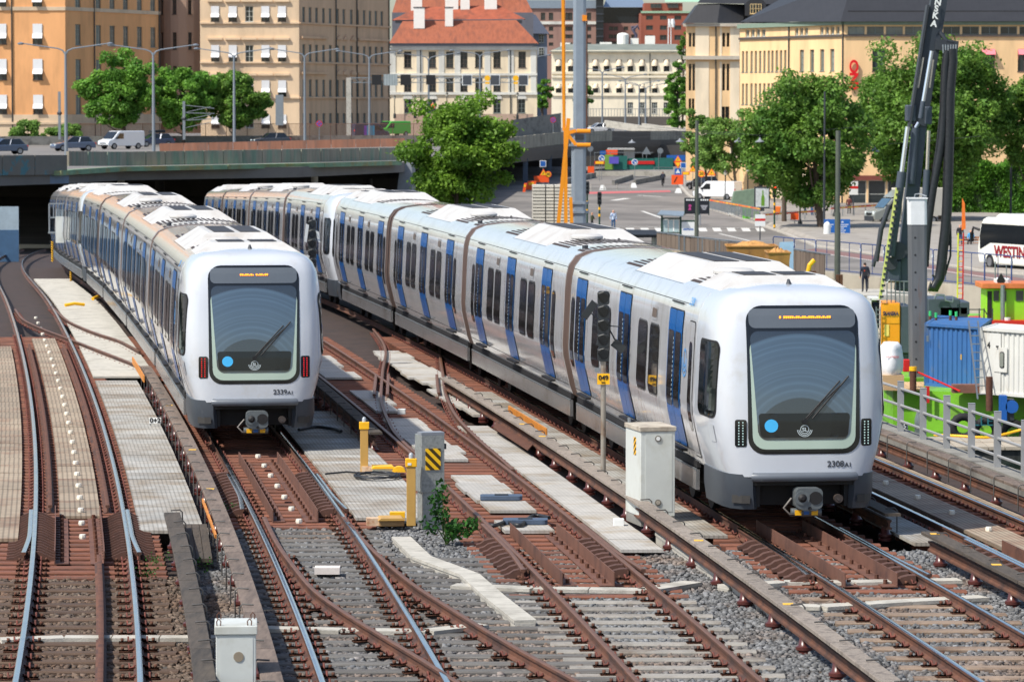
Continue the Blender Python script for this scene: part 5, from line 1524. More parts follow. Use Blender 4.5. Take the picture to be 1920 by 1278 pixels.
t, a, b = block('red brick office block with a stepped gable beside the flagpoles', 1201, 1300, 24, 940, BRR, (1217, 1243, 1270, 1294), ((30, 37), (48, 56), (66, 75)), 1.7)
m = MB(); m.box(P(1208, 0, 940).x, P(1280, 0, 940).x, 940.5, 952, zat(24, 940), zat(6, 940)); m.build('upper_storey', BRR, t, world=True)
for px in (1230, 1262): window_at(t, V((P(px, 0, 940).x, 940.4, 0)), V((1, 0, 0)), V((0, -1, 0)), 0, zat(15, 940), 2.6, 1.0, WFD, PANE, 3, 1, -.03)
m = MB(); m.add([P(1246, 4, 940), P(1330, 4, 940), P(1320, -10, 946), P(1252, -10, 946)], [(0, 1, 2, 3)]); m.build('copper_roof', mat('verdigris', C(150, 186, 160), 0.7), t, world=True)
hband(t, a, b, zat(25, 940), .5, .3, mat('verdigris2', C(150, 180, 150), 0.7), 'cornice')
for px, lab in ((1253, 'left flagpole with a hanging white flag on the skyline'), (1258, 'right flagpole with a white flag spread to its right')):
  p0, p1 = P(px, 84, 790), P(px, 36, 790)
  t = thing('flagpole', lab, 'flagpole', p0, group='flagpoles on the palace roof')
  m = MB(); m.cyl((0, 0, -1), (0, 0, p1.z - p0.z), .12, .07, n=8); m.build('pole', WHITEP, t)
  m = MB(); w = .5 if px < 1255 else .9; m.tube([(w * .4, 0, p1.z - p0.z), (w * .5, .05, p1.z - p0.z - .9), (w * .55, 0, p1.z - p0.z - 1.7)], [w * .35, w * .5, w * .3], 6); m.build('flag', WHITEP, t)
# --- yellow tower building and the long yellow building
YE = plaster('yellow_plaster', (236, 198, 148)); YEL = plaster('cream_panel_plaster', (238, 220, 190))
SLT = mat('black_sheet_roof', C(52, 52, 54), 0.55, 0.2, var=0.12, scale=0.6, stripes=((1, 0, 0), 1.6, 0.8, 0.06))
Y0 = 470
a, b = pwall(1286, Y0, 1388)
t = thing('yellow_tower', 'tall cream and yellow corner building with a black mansard roof', 'building', (a.x, a.y, 0))
ws = grid_wins(a, b, (1293, 1300, 1356, 1364), ((62, 88), (120, 170)), .32, f=WFD, c=1, r=4) + grid_wins(a, b, (1355, 1363), ((200, 240),), .5, f=WFD, c=1, r=4) + grid_wins(a, b, (1293, 1299), ((185, 225),), .3, f=WFD, c=1, r=4)
zg, zt = zat(420, Y0), zat(47, Y0)
facade(t, a, b, zg, zt, YE, ws, depth=.35)
for px0, px1 in ((1303, 1328), (1352 - 3, 1352), (1368, 1385)):
  hband(t, a, b, zat(110, Y0), zat(50, Y0) - zat(110, Y0), .05, YEL, 'pilaster', ucol(a, b, px0), ucol(a, b, px1))
  hband(t, a, b, zat(300, Y0), zat(116, Y0) - zat(300, Y0), .05, YEL, 'pilaster', ucol(a, b, px0), ucol(a, b, px1))
hband(t, a, b, zat(112, Y0), .45, .5, mat('stone_cornice', C(186, 176, 160), 0.8), 'cornice', -.4)
hband(t, a, b, zat(50, Y0), .35, .5, mat('stone_cornice', C(186, 176, 160), 0.8), 'cornice', -.4)
pipe_down(t, a, b, 1341, zg, zt)
m = MB(); q = [P(1284, 44, Y0 - .7), P(1345, 44, Y0 - .7), P(1392, 44, Y0 + 1), P(1400, 9, Y0 + 3), P(1350, 7, Y0 + 1.2), P(1309, 8, Y0 + 1.2)]
m.add(q, [(0, 1, 4, 5), (1, 2, 3, 4)]); m.add([q[0], q[5], q[5] + V((0, 9, 0)), q[0] + V((0, 12, 0))], [(0, 1, 2, 3)]); m.build('mansard_roof', SLT, t, world=True)
m = MB(); q2 = [P(1308, 6, Y0 + 1), P(1470, 9, Y0 + 1), P(1440, -25, Y0 + 5), P(1330, -25, Y0 + 5)]; m.add(q2, [(0, 1, 2, 3)]); m.build('upper_roof', SLT, t, world=True)
m = MB(); m.add([P(1388, 44, Y0 + 1.5), P(1480, 44, Y0 + 1.5), P(1480, 4, Y0 + 3), P(1396, 4, Y0 + 3)], [(0, 1, 2, 3)]); m.build('rear_mansard', SLT, t, world=True)
p = P(1417, 30, Y0 + .8); m = MB(); m.prism([(-1.3, 0), (1.3, 0), (1.3, 1.2)] + [(1.3 * math.cos(R(q)), 1.2 + .9 * math.sin(R(q))) for q in range(20, 161, 20)] + [(-1.3, 1.2)], p, (1, 0, 0), (0, 0, 1), (0, 3, 0)); m.build('dormer', SLT, t, world=True)
window_at(t, V((p.x, p.y - .06, 0)), V((1, 0, 0)), V((0, -1, 0)), 0, p.z + .25, 1.4, 1.2, mat('window_frame_tan', C(206, 180, 130), 0.6), PANE, 4, 2, -.03)
Yr = 400
f0, f1 = pwall(1581, Yr, 2150)
l0, l1 = pwall(1386, 452, 1581, None) if False else (V(((1386 - 960) / F_PX * 420, 420, 0)), V(f0))
t = thing('yellow_building', 'long yellow plastered building with black roof and pink window awnings on the right', 'building', (f0.x, f0.y, 0))
zg = -4.3
ws = []
for px in (1646, 1761, 1851, 1918, 2010):
  u = ucol(f0, f1, px)
  for (y0, y1) in ((92, 134), (161, 203), (228, 268)):
    ws.append(dict(u=u, v=zat(y1, Yr), w=1.35, h=zat(y0, Yr) - zat(y1, Yr), s='pink' if px != 1646 and y0 < 200 else None, f=WFD, r=1))
zt = zat(40, Yr)
xr = 1584
u = 0.3
while u < 31:
  ws.append(dict(u=u + .95, v=zat(65, Yr), w=1.75, h=zat(50, Yr) - zat(65, Yr), f=WFG, p=PANEB if u < 9 else PANE, r=1, c=2)); u += 1.98
for u0 in (.9, 2.9, 4.9):
  ws.append(dict(u=u0 + .6, v=-3.9, w=1.8, h=zat(338, Yr) + 3.9, f=WFR, p=PANE, r=2, c=1))
for u0 in (8.5, 12, 15.5): ws.append(dict(u=u0 + .6, v=-3.6, w=1.6, h=2.8, f=WFD, r=1))
facade(t, f0, f1, zg, zt, YE, ws, depth=.25)
hband(t, f0, f1, zat(69, Yr), .22, .18, mat('dark_trim', C(84, 76, 70), 0.6), 'sill_band'); hband(t, f0, f1, zat(47, Yr), zat(40, Yr) - zat(47, Yr), .35, mat('verdigris_trim', C(122, 140, 124), 0.7), 'cornice')
Yl = 409
wl = []
def lcol(px): return ucol(l0, l1, px)
for px in (1392, 1399, 1408, 1416, 1424, 1432, 1440, 1447, 1455, 1463, 1471, 1502, 1521, 1540, 1559):
  Y_ = l0.y + (l1 - l0).normalized().y * lcol(px)
  for y0, y1 in ((94, 134), (156, 196), (219, 255)):
    wl.append(dict(u=lcol(px), v=zat(y1, Yl), w=.5 if px < 1480 else .85, h=zat(y0, Yl) - zat(y1, Yl), f=WFG, p=PANEB, c=1, r=3))
for px in (1400, 1410, 1420, 1430, 1492, 1501, 1510, 1539, 1549, 1559, 1569):
  wl.append(dict(u=lcol(px), v=zat(67, Yl), w=.85 if px < 1480 else .7, h=zat(53, Yl) - zat(67, Yl), f=WFR, p=PANEB, c=1, r=1))
for px in (1425, 1440): wl.append(dict(u=lcol(px), v=zat(352, Yl), w=1.1, h=zat(318, Yl) - zat(352, Yl), f=WFD, p=PANE, c=1, r=2))
facade(t, l0, l1, zg, zat(43, Yl), YE, wl, depth=.25)
hband(t, l0, l1, zat(72, Yl), .25, .18, MATS['dark_trim'], 'sill_band'); hband(t, l0, l1, zat(50, Yl), .45, .35, MATS['verdigris_trim'], 'cornice')
for px in (1479, 1580): pipe_down(t, l0, l1, px, zg, zat(45, Yl))
for px0, px1 in ((1455, 1475), (1495, 1515), (1535, 1552)): hband(t, l0, l1, -4.2, zat(322, Yl) + 4.2, .12, YEL, 'pier', lcol(px0), lcol(px1))
hband(t, f0, f1, zat(338, Yr), .5, .4, mat('red_brown_fascia', C(120, 60, 50), 0.6), 'shop_fascia', .3, 7.5)
m = MB(); g0, g1, g2, g3 = P(1576, 41, Yr - .8), P(2160, 40, Yr - .8), P(2100, -40, Yr + 9), P(1600, -40, Yr + 9)
m.add([g0, g1, g2, g3], [(0, 1, 2, 3)]); h0 = V((l0.x, l0.y - .7, zat(42, 420))); h3 = P(1530, -40, 440)
m.add([h0, g0, g3, h3], [(0, 1, 2, 3)]); m.build('roof', SLT, t, world=True)
m = MB()
for py in (22, 33): m.tube([P(1590, py, Yr + 1.5), P(2100, py, Yr + 1.5)], .1, 6)
m.build('snow_guards', BLACK, t, world=True)
RL = mat('red_letters', C(214, 20, 26), 0.4, var=0.02)
for ch, py, sz in (('O', 125, 1.2), ('N', 148, 1.2), ('I', 165, 1.2)):
  p = P(1602, py, Yr - .25)
  lettering(ch, sz, RL, t, p - V(t.location), (0, 0, 1), (-1, 0, 0), 'red_letter', .04, .08, 1.45)
a, b = pwall(1850, 470, 2100)
t = thing('cream_house', 'cream house showing above the black roof at top right', 'building', (a.x, a.y, 0))
facade(t, a, b, zat(60, 470), zat(-20, 470), CR, grid_wins(a, b, (1885, 1905), ((14, 24),), .9, f=WFD)); hband(t, a, b, zat(8, 470), .35, .3, GREEN, 'cornice')
# ------------------------------------------------------------------ elevated road on the left
RUSTP = mat('stained_parapet', C(156, 148, 132), 0.85, var=0.25, scale=0.8, stretch=(3, 3, 0.4), col2=C(126, 146, 128), s2=0.5, t2=(0.45, 0.62), rnd=0.12)
RUSTB = mat('brown_parapet', C(140, 96, 76), 0.85, var=0.25, scale=0.8, stretch=(3, 3, 0.4), col2=C(110, 86, 76), s2=0.5, rnd=0.1)
LIPG = mat('green_copper_lip', C(122, 156, 124), 0.7, var=0.2, scale=1.2, col2=C(150, 140, 90), s2=0.4, t2=(0.5, 0.62))
GRAF = mat('graffiti_concrete', C(120, 116, 108), 0.85, var=0.15, scale=0.6, col2=C(84, 128, 136), s2=0.55, t2=(0.56, 0.62))
GIRD = mat('blue_grey_girder', C(110, 130, 156), 0.6, var=0.1)
DKC = mat('shade_dark_concrete', C(70, 68, 66), 0.9, var=0.2, scale=0.4)  # concrete darkened so the shade under the bridges is in its colour
def px2(px, Y): return (px - 960) / F_PX * Y
t = thing('road_bridge', 'broad elevated road bridge with stained green edged parapet over the tunnel mouth', 'bridge', (px2(430, 345), 345, 1))
ed = [(-120, 262), (122, 276), (225, 288), (560, 300), (752, 322)]
def edge_z(px):
  Y = float(np.interp(px, [e[0] for e in ed], [e[1] for e in ed]))
  return 6.92 - (float(np.interp(px, [-120, 124, 126, 225, 740], [291, 290, 283, 284, 276])) - 195) / F_PX * Y
def edge_pt(px, dz=0, dy=0):
  Y = float(np.interp(px, [e[0] for e in ed], [e[1] for e in ed])) + dy
  return V((px2(px, Y), Y, edge_z(px) + dz))
n = 17
for i in range(n):
  x0, x1 = 127 + (745 - 127) * i / n, 127 + (745 - 127) * (i + 1) / n
  a, b = edge_pt(x0 + .6), edge_pt(x1 - .6)
  m = MB(); m.beam(a - V((0, 0, .55)), b - V((0, 0, .55)), .22, 1.06); m.build('parapet_panel', RUSTP, t, world=True)
for i in range(4):
  x0, x1 = -120 + 244 * i / 4, -120 + 244 * (i + 1) / 4
  a, b = edge_pt(x0 + .6), edge_pt(x1 - .6)
  m = MB(); m.beam(a - V((0, 0, .72)), b - V((0, 0, .72)), .3, 1.4); m.build('parapet_panel', GRAF, t, world=True)
  m = MB(); m.beam(a - V((0, -.6, 1.75)), b - V((0, -.6, 1.75)), .4, .62); m.build('girder', GIRD, t, world=True)
for x0, x1 in ((104, 225), (225, 420), (420, 600), (600, 744)):
  a, b = edge_pt(x0, -1.3, -.35), edge_pt(x1, -1.3, -.35)
  m = MB(); m.beam(a, b, .9, .34); m.build('edge_lip', LIPG, t, world=True)
for i in range(10):
  x0, x1 = 300 + 46 * i, 345 + 46 * i
  a = V((px2(x0, 372), 372, 6.92 - (float(np.interp(x0, [300, 760], [269, 259])) - 195) / F_PX * 372)); b = V((px2(x1, 372), 372, 6.92 - (float(np.interp(x1, [300, 760], [269, 259])) - 195) / F_PX * 372))
  m = MB(); m.beam(a - V((0, 0, .4)), b - V((0, 0, .4)), .25, .8); m.build('inner_parapet', RUSTB, t, world=True)
deck = MB()
pl = [edge_pt(x) for x in (-120, 122, 225, 560, 752)]
deck.prism([(p.x, p.y + .3) for p in pl] + [(-2.4, 434), (5, 492), (12, 640), (-130, 640), (-130, 470)], (0, 0, 1.2), (1, 0, 0), (0, 1, 0), (0, 0, .82))
deck.build('deck', mat('road_deck', C(120, 116, 112), 0.9, var=0.12, scale=0.4, col2=C(100, 96, 94), s2=0.2), t, world=True)
for px, Y in ((228, 296), (590, 307), (430, 330), (120, 300), (300, 330), (690, 340)):
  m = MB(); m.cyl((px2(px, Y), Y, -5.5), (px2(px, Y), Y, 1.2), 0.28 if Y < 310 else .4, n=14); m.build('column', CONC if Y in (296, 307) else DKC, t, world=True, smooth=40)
for i, Y in enumerate((335, 370)):
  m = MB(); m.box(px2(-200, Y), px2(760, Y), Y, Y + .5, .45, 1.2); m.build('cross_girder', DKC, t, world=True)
m = MB(); m.box(px2(-300, 420), px2(790, 420), 418, 419, -6, 1.19); m.build('added_back_wall', DKC, label='back wall added to keep the space under the elevated road bridge dark', cat='wall')  # added wall, closes the space below the deck so it stays dark
a, b = P(738, 366, 325), P(800, 300, 325)
m = MB(); m.prism([(px2(735, 325), a.z - 3), (px2(772, 325), a.z - 4), (px2(772, 325), 2.0), (px2(750, 325), 2.0), (px2(747, 325), a.z + 1.5)], (0, 326, 0), (1, 0, 0), (0, 0, 1), (0, 12, 0)); m.build('abutment_wall', mat('grey_blue_concrete', C(140, 146, 152), 0.85, var=0.1), label='grey concrete abutment at the right end of the elevated road', cat='abutment')
t = thing('blue_hoarding', 'pale blue panel wall at the left side of the tunnel mouth', 'wall', (px2(10, 235), 235, -3))
for i in range(6):
  x = px2(40, 238) - i * 1.5 - 1.5
  m = MB(); m.box(x, x + 1.46, 237 - i * 2, 237.1 - i * 2, -3.4, P(0, 388, 236).z - i * .04); m.mi = 1; m.box(x, x + 1.46, 236.95 - i * 2, 237 - i * 2, -3.4, P(0, 432, 236).z); m.build('panel', [mat('pale_blue_panel', C(150, 166, 176), 0.6), mat('deep_blue_panel', C(60, 92, 124), 0.6)], t, world=True)
m = MB(); m.beam((px2(-60, 452), 452, 2.6), (px2(790, 470), 470, 2.6), .4, 1.0); m.build('traffic_barrier', CONCD, label='long concrete traffic barrier behind the cars on the bridge', cat='barrier')
t = thing('mesh_fence', 'tall rusty brown mesh fence behind the elevated carriageway', 'fence', (px2(450, 462), 462, 2))
fm = MB(); fm.box(-1.25, -1.17, -.04, .04, 0, 2.6); fm.box(-1.25, 1.25, -.02, .02, 2.5, 2.56); fm.box(-1.25, 1.25, -.02, .02, .1, .16)
for i in range(1, 20): fm.box(-1.25 + i * .125 - .014, -1.25 + i * .125 + .014, -.012, .012, .1, 2.5)
FME = fm.mesh('fence_panel', mat('rusty_mesh', C(112, 80, 64), 0.8, var=0.15))
for i in range(18): inst('fence_panel', FME, t, V((px2(150, 462) + 1.25 + i * 2.5, 462 + i * .2, 2.0)) - t.location)
LAMPG = mat('lamp_post_grey', C(132, 140, 148), 0.5, 0.3, var=0.05)
def double_lamp(px, ptop, Y, arm, label, zb=2.0, single=False):
  x = px2(px, Y); H = zat(ptop, Y) - zb
  t = thing('street_lamp', label, 'street lamp', (x, Y, zb), group='double armed lamps along the elevated road')
  m = MB(); m.tube([(0, 0, 0), (0, 0, H * .5), (0, 0, H)], [.17, .14, .1], 10); m.build('pole', LAMPG, t, smooth=50)
  for s in (-1, 1):
    m = MB(); m.tube([(0, 0, H - .3), (s * .25, 0, H + .1), (s * .7, 0, H + .28), (s * arm, 0, H + .75)], [.08, .07, .06, .05], 6); m.build('arm', LAMPG, t, smooth=50)
    m = MB(); m.lathe([(.05, .1), (.3, .02), (.3, -.06), (.18, -.14)], (s * arm, 0, H + .74), 10); m.build('lamp_head', LAMPG, t, smooth=50)
  return t
for px, pt, Y, ar, lab in ((125, 97, 345, 4.0, 'leftmost tall double armed lamp in front of the orange wall'), (289, 99, 362, 4.0, 'tall double armed lamp between the two left trees'), (440, 104, 410, 4.0, 'tall double armed lamp rising before the cream building awnings'), (572, 104, 450, 3.8, 'tall double armed lamp at the corner of the cream building'), (693, 107, 470, 3.8, 'tall double armed lamp in front of the shade-tinted side wall'), (804, 110, 520, 4.0, 'double armed lamp left of the first road sign panel'), (900, 104, 545, 4.0, 'double armed lamp between the dark road sign panels')):
  double_lamp(px, pt, Y, ar, lab)
for px, pt, Y, lab in ((1129, 135, 600, 'thin grey lamp mast right of the street mast'), (1172, 148, 620, 'thin grey lamp mast before the ivory building centre'), (1198, 160, 640, 'thin grey lamp mast above the far overpass column'), (1210, 165, 640, 'thinnest lamp mast at the right of the far overpass'), (991, 112, 600, 'lamp mast at the corner of the pale yellow building')):
  double_lamp(px, pt, Y, 3.2, lab, 2.5)
def mast(px, py0, py1, Y, label, w=.3, arms=True):
  x = px2(px, Y); z0, z1 = zat(py1, Y), zat(py0, Y)
  t = thing('catenary_mast', label, 'mast', (x, Y, z0), group='railway catenary masts')
  m = MB(); m.box(-w / 2, w / 2, -w / 2, w / 2, 0, z1 - z0); m.build('post', STEEL, t)
  if arms:
    m = MB()
    for k in range(3):
      z = (z1 - z0) * (.9 - k * .2)
      m.tube([(0, 0, z), (3.6, 0, z - .4 + k * .3)], .05, 6); m.tube([(0, 0, z - .9), (3.2, 0, z - .2)], .04, 6)
    m.build('cantilever', STEEL, t)
  m = MB(); m.tube([(-.2, 0, (z1 - z0) * .55), (.2, -.2, (z1 - z0) * .55)], .2, 8); m.build('insulator', DARK, t)
mast(113, 172, 262, 455, 'grey catenary mast before the orange building', arms=False)
mast(346, 190, 262, 455, 'grey catenary mast with cantilever arms before the trees')
mast(525, 178, 235, 458, 'dark twin catenary mast left of the no stopping sign', .9, False)
def disc_sign(px, py, r_px, Y, zb, label, style):
  x = px2(px, Y); z = zat(py, Y); r = r_px / F_PX * Y
  t = thing('road_sign', label, 'road sign', (x, Y, zb), group='round road signs')
  m = MB(); m.cyl((0, .06, 0), (0, .06, z - zb), .05, n=8); m.build('post', STEEL, t)
  m = MB(); m.prism(circle(r, 24), (0, 0, z - zb), (1, 0, 0), (0, 0, 1), (0, .03, 0)); m.build('disc', style[0], t)
  m = MB(); m.prism(circle(r * .8, 24), (0, -.012, z - zb), (1, 0, 0), (0, 0, 1), (0, .01, 0)); m.build('face', style[1], t)
  if style[2] == 'x':
    m = MB()
    for s in (-1, 1): m.obox((0, -.02, z - zb), (r * .55, 0, s * r * .55), (0, .004, 0), (-s * r * .08, 0, r * .08))
    m.build('cross', style[0], t)
  elif style[2] == 'arrow':
    m = MB(); m.prism([(-.5 * r, .6 * r), (-.62 * r, .48 * r), (.1 * r, -.2 * r), (-.2 * r, -.5 * r), (.55 * r, -.55 * r), (.5 * r, .2 * r), (.22 * r, -.08 * r)], (0, -.022, z - zb), (1, 0, 0), (0, 0, 1), (0, .006, 0)); m.build('arrow', WHITEP, t)
  elif style[2]:
    lettering(style[2], r * 1.15, TXT, t, (0, -.02, z - zb), bold=.01)
  return t
NS = (REDP, BLUEP, 'x')
disc_sign(599, 232, 6, 462, 2, 'blue and red no stopping sign before the shade-tinted side wall', NS)
disc_sign(1037, 225, 5.5, 510, 2, 'blue and red no stopping sign left of the street mast', NS)
Y = 478
t = thing('sign_gantry', 'grey lattice gantry carrying dark traffic panels over the elevated road', 'gantry', (px2(655, Y), Y, 2))
zt_, zb_ = zat(146, Y), zat(155, Y)
m = MB(); m.box(px2(650, Y), px2(659, Y), Y - .3, Y + .3, 2, zt_); m.build('post', CONC, t, world=True)
m = MB()
m.beam((px2(655, Y), Y, zt_), (px2(985, Y), Y, zt_), .1); m.beam((px2(655, Y), Y, zb_), (px2(985, Y), Y, zb_), .1)
for i in range(34):
  x0, x1 = px2(655, Y) + i * .64, px2(655, Y) + (i + 1) * .64
  m.beam((x0, Y, zt_ if i % 2 else zb_), (x1, Y, zb_ if i % 2 else zt_), .05)
m.build('truss', STEEL, t, world=True)
for px, w, h, mm in ((733, 26, 21, mat('grey_lattice', C(150, 160, 162), 0.6, stripes=((1, 0, 0), 3, 0.7, 0.3))), (707, 18, 19, BLACK), (761, 19, 20, BLACK), (808, 17, 18, BLACK)):
  m = MB(); m.box(px2(px - w / 2, Y), px2(px + w / 2, Y), Y - .5, Y - .2, zat(150 + h / 2, Y), zat(150 - h / 2, Y)); m.build('panel_back', mm, t, world=True)
for px in (876, 928, 981):
  m = MB(); m.box(px2(px - 9.5, Y), px2(px + 9.5, Y), Y - .3, Y - .1, zat(160.5, Y), zat(140, Y)); m.mi = 1; m.box(px2(px - 8, Y), px2(px + 8, Y), Y - .33, Y - .3, zat(159, Y), zat(141.5, Y)); m.build('variable_sign', [WHITEP, mat('dark_display', C(70, 74, 80), 0.4)], t, world=True)
for px in (914, 967):
  m = MB(); m.prism(circle(.36, 18, px2(px, Y), zat(147, Y)), (0, Y - .4, 0), (1, 0, 0), (0, 0, 1), (0, .1, 0)); m.box(px2(px - 4, Y), px2(px + 4, Y), Y - .4, Y - .3, zat(158, Y), zat(154, Y)); m.build('yellow_warning_sign', YELLOW, t, world=True)
  m = MB(); m.prism(circle(.36, 18, px2(px, Y), zat(147, Y)), (0, Y - .3, 0), (1, 0, 0), (0, 0, 1), (0, .02, 0)); m.build('sign_rim', REDP, t, world=True)
# ------------------------------------------------------------------ overpass right of the tree
OVP = [(930, 432), (985, 458), (1050, 488), (1120, 512), (1200, 528), (1300, 545), (1420, 560)]
def ov(px, z, dy=0):
  Y = float(np.interp(px, [o[0] for o in OVP], [o[1] for o in OVP])) + dy
  return V((px2(px, Y), Y, z))
t = thing('overpass', 'curved grey overpass with a ribbed parapet behind the street mast', 'overpass', (px2(1100, 505), 505, 1))
OVC = mat('overpass_concrete', C(150, 146, 132), 0.85, var=0.12, scale=0.7, col2=C(112, 106, 98), s2=0.4, stripes=((1, 0, 0), 2.2, 0.7, 0.12))
OVD = mat('overpass_dark_panel', C(92, 86, 80), 0.85, var=0.1)
xs = list(range(930, 1421, 18))
for i in range(len(xs) - 1):
  zt_ = float(np.interp(xs[i], [930, 1050, 1420], [3.0, 3.35, 3.0]))
  a, b = ov(xs[i], zt_ - .75), ov(xs[i + 1], zt_ - .75)
  m = MB(); m.beam(a, b, .25, 1.5); m.build('parapet_panel', OVD if 1140 < xs[i] < 1205 else OVC, t, world=True)
m = MB()
fr = []
for x in xs:
  p = ov(x, 1.15); fr.append((p, V((0, 1, 0)), V((0, 0, 1))))
m.sweep([(-.5, .3), (-.3, -.1), (1.0, -1.1), (14, -1.1), (14, .8), (-.5, .8)], fr); m.build('deck', OVD, t, world=True)
for px in (985, 1030, 1160):
  p = ov(px, -3, 2.5)
  m = MB(); m.box(p.x - .3, p.x + .3, p.y - .3, p.y + .3, -3.4, .5); m.build('pier', mat('pier_blue_grey', C(96, 108, 124), 0.7), t, world=True)
m = MB(); m.box(px2(905, 520), px2(1300, 520), 534, 535, -3, 1.2); m.build('back_wall', DKC, t, world=True)
t = thing('far_overpass', 'far dark bridge beam on a flared column before the ivory building', 'overpass', (px2(1160, 640), 640, 2))
m = MB(); m.box(px2(1085, 640), px2(1275, 640), 640, 650, zat(236, 640), zat(219, 640)); m.build('beam', OVD, t, world=True)
m = MB(); p = V((px2(1202, 645), 645, 0)); m.prism([(-.9, -3), (.9, -3), (1.0, 2.2), (2.6, 3.4), (-2.6, 3.4), (-1.0, 2.2)], p, (1, 0, 0), (0, 0, 1), (0, 2, 0)); m.build('column', OVD, t, world=True)
m = MB()
for i in range(30): x = px2(1100, 642) + i * .5; m.box(x, x + .12, 640.5, 640.6, zat(219, 640), zat(205, 640))
m.box(px2(1100, 642), px2(1275, 642), 640.45, 640.65, zat(205, 640), zat(203.5, 640)); m.build('railing', CONC, t, world=True)
m = MB(); m.beam((px2(1135, 575), 575, zat(232, 575)), (px2(1275, 560), 560, zat(252, 560)), .4, 1.0); m.beam((px2(1205, 600), 600, zat(236, 600)), (px2(1300, 580), 580, zat(250, 580)), .4, .8); m.build('ramp_barrier', CONC, label='pale sloping ramp barrier behind the overpass parapet', cat='barrier')
A = [P(960, 225, 560), P(1052, 212, 575), P(1052, 250, 575), P(960, 258, 560)]
m = MB(); m.add([A[3], A[2], A[1], A[0]] + [p + V((0, .6, 0)) for p in (A[3], A[2], A[1], A[0])], [(0, 1, 2, 3), (7, 6, 5, 4), (3, 2, 6, 7), (0, 3, 7, 4), (1, 5, 6, 2)]); m.build('retaining_wall', CONCD, label='grey retaining wall rising below the pale yellow building', cat='wall')
m = MB(); m.box(px2(740, 572), px2(1000, 572), 571, 572, zat(256, 572), zat(214, 572)); m.build('terrace_wall', mat('pinkish_stone', C(176, 150, 132), 0.85, var=0.15), label='stone terrace wall at the foot of the pale yellow building', cat='wall')
# ------------------------------------------------------------------ vehicles
TYRE = mat('tyre', C(26, 26, 28), 0.8, var=0.1); RIM = mat('wheel_rim', C(150, 152, 156), 0.35, 0.7)
HEADL = mat('headlight_lens', C(220, 230, 230), 0.2, var=0.02)
def wheel(parent, x, y, r):
  m = MB(); m.cyl((0, -.11, 0), (0, .11, 0), r, n=18); o = m.build('wheel', TYRE, parent, smooth=40); o.location = (x, y, r)
  m = MB(); s = 1 if y > 0 else -1; m.cyl((0, s * .1, 0), (0, s * .125, 0), r * .62, n=14); m.build('rim', RIM, o)
  return o
def paint(name, rgb): return mat(name, C(*rgb), 0.25, 0.1, var=0.03, coat=0.6)
def vehicle(name, label, cat, loc, head, kind, pm, group=None):
  """head: heading angle of the front"""
  t = thing(name, label, cat, loc, head, group)
  if kind == 'car':
    L, W, prof = 4.5, .9, [(2.2, .3), (2.25, .55), (2.1, .75), (1.1, .92), (-2.0, .98), (-2.2, .8), (-2.22, .35)]
    base, top, zb, zr = (-1.95, 1.05), (-1.5, .25), .93, 1.48
    wr = .33
  elif kind == 'van':
    L, W, prof = 4.95, .97, [(2.4, .35), (2.45, .7), (2.3, .95), (1.75, 1.12), (1.0, 1.9), (.7, 1.98), (-2.4, 1.98), (-2.48, 1.7), (-2.48, .35)]
    wr = .34
  m = MB(); m.prism(prof, (0, -W, 0), (1, 0, 0), (0, 0, 1), (0, 2 * W, 0)); m.build('body', pm, t, bevel=.07)
  if kind == 'car':
    m = MB()
    b0, b1 = W - .06, W - .25
    m.add([(base[0], -b0, zb), (base[1], -b0, zb), (base[1], b0, zb), (base[0], b0, zb), (top[0], -b1, zr), (top[1], -b1, zr), (top[1], b1, zr), (top[0], b1, zr)], [(0, 1, 5, 4), (1, 2, 6, 5), (2, 3, 7, 6), (3, 0, 4, 7), (4, 5, 6, 7)])
    m.build('windows', GLASSD, t)
    m = MB(); m.prism([(top[0] - .08, zr - .03), (top[1] + .05, zr - .03), (top[1] - .1, zr + .05), (top[0] + .1, zr + .05)], (0, -b1 - .02, 0), (1, 0, 0), (0, 0, 1), (0, 2 * b1 + .04, 0))
    for s in (-1, 1):
      for f_ in (0, .52, 1):
        xb, xt = base[0] + (base[1] - base[0]) * f_, top[0] + (top[1] - top[0]) * f_
        m.beam((xb, s * (b0 + .01), zb), (xt, s * (b1 + .01), zr), .09, .05)
    m.build('roof', pm, t)
  else:
    m = MB(); m.prism([(1.72, 1.15), (1.03, 1.86), (1.08, 1.9), (1.79, 1.17)], (0, -W + .12, 0), (1, 0, 0), (0, 0, 1), (0, 2 * W - .24, 0)); m.build('windscreen', GLASSD, t)
    for s in (-1, 1):
      m = MB(); m.prism([(1.45, 1.12), (.35, 1.12), (.35, 1.72), (.85, 1.72)], (0, s * (W + .004) - .006, 0), (1, 0, 0), (0, 0, 1), (0, .012, 0)); m.build('side_window', GLASSD, t)
      m = MB(); m.box(1.25, 1.4, s * (W + .12) - .08, s * (W + .12) + .08, 1.1, 1.3); m.build('mirror', BLACK, t)
    m = MB(); m.box(2.38, 2.47, -.55, .55, .62, .72); m.box(2.38, 2.48, -W + .1, W - .1, .36, .48); m.build('grille', BLACK, t)
  xw = 1.38 if kind == 'car' else 1.6
  for x in (xw, -xw):
    for s in (-1, 1): wheel(t, x, s * (W - .09), wr)
  for s in (-1, 1):
    m = MB(); m.obox(((2.16 if kind == 'car' else 2.36), s * (W - .22), .68 if kind == 'car' else .85), (.06, 0, 0), (0, .16, 0), (0, 0, .07)); m.build('headlight', HEADL, t)
    m = MB(); m.obox(((-2.2 if kind == 'car' else -2.47), s * (W - .12), .8 if kind == 'car' else 1.1), (.03, 0, 0), (0, .1, 0), (0, 0, .1)); m.build('tail_light', REDP, t)
  return t
def onb(px, Y, z=2.02): return V((px2(px, Y), Y, z))
HL = R(215)      # towards the lower left, nearer
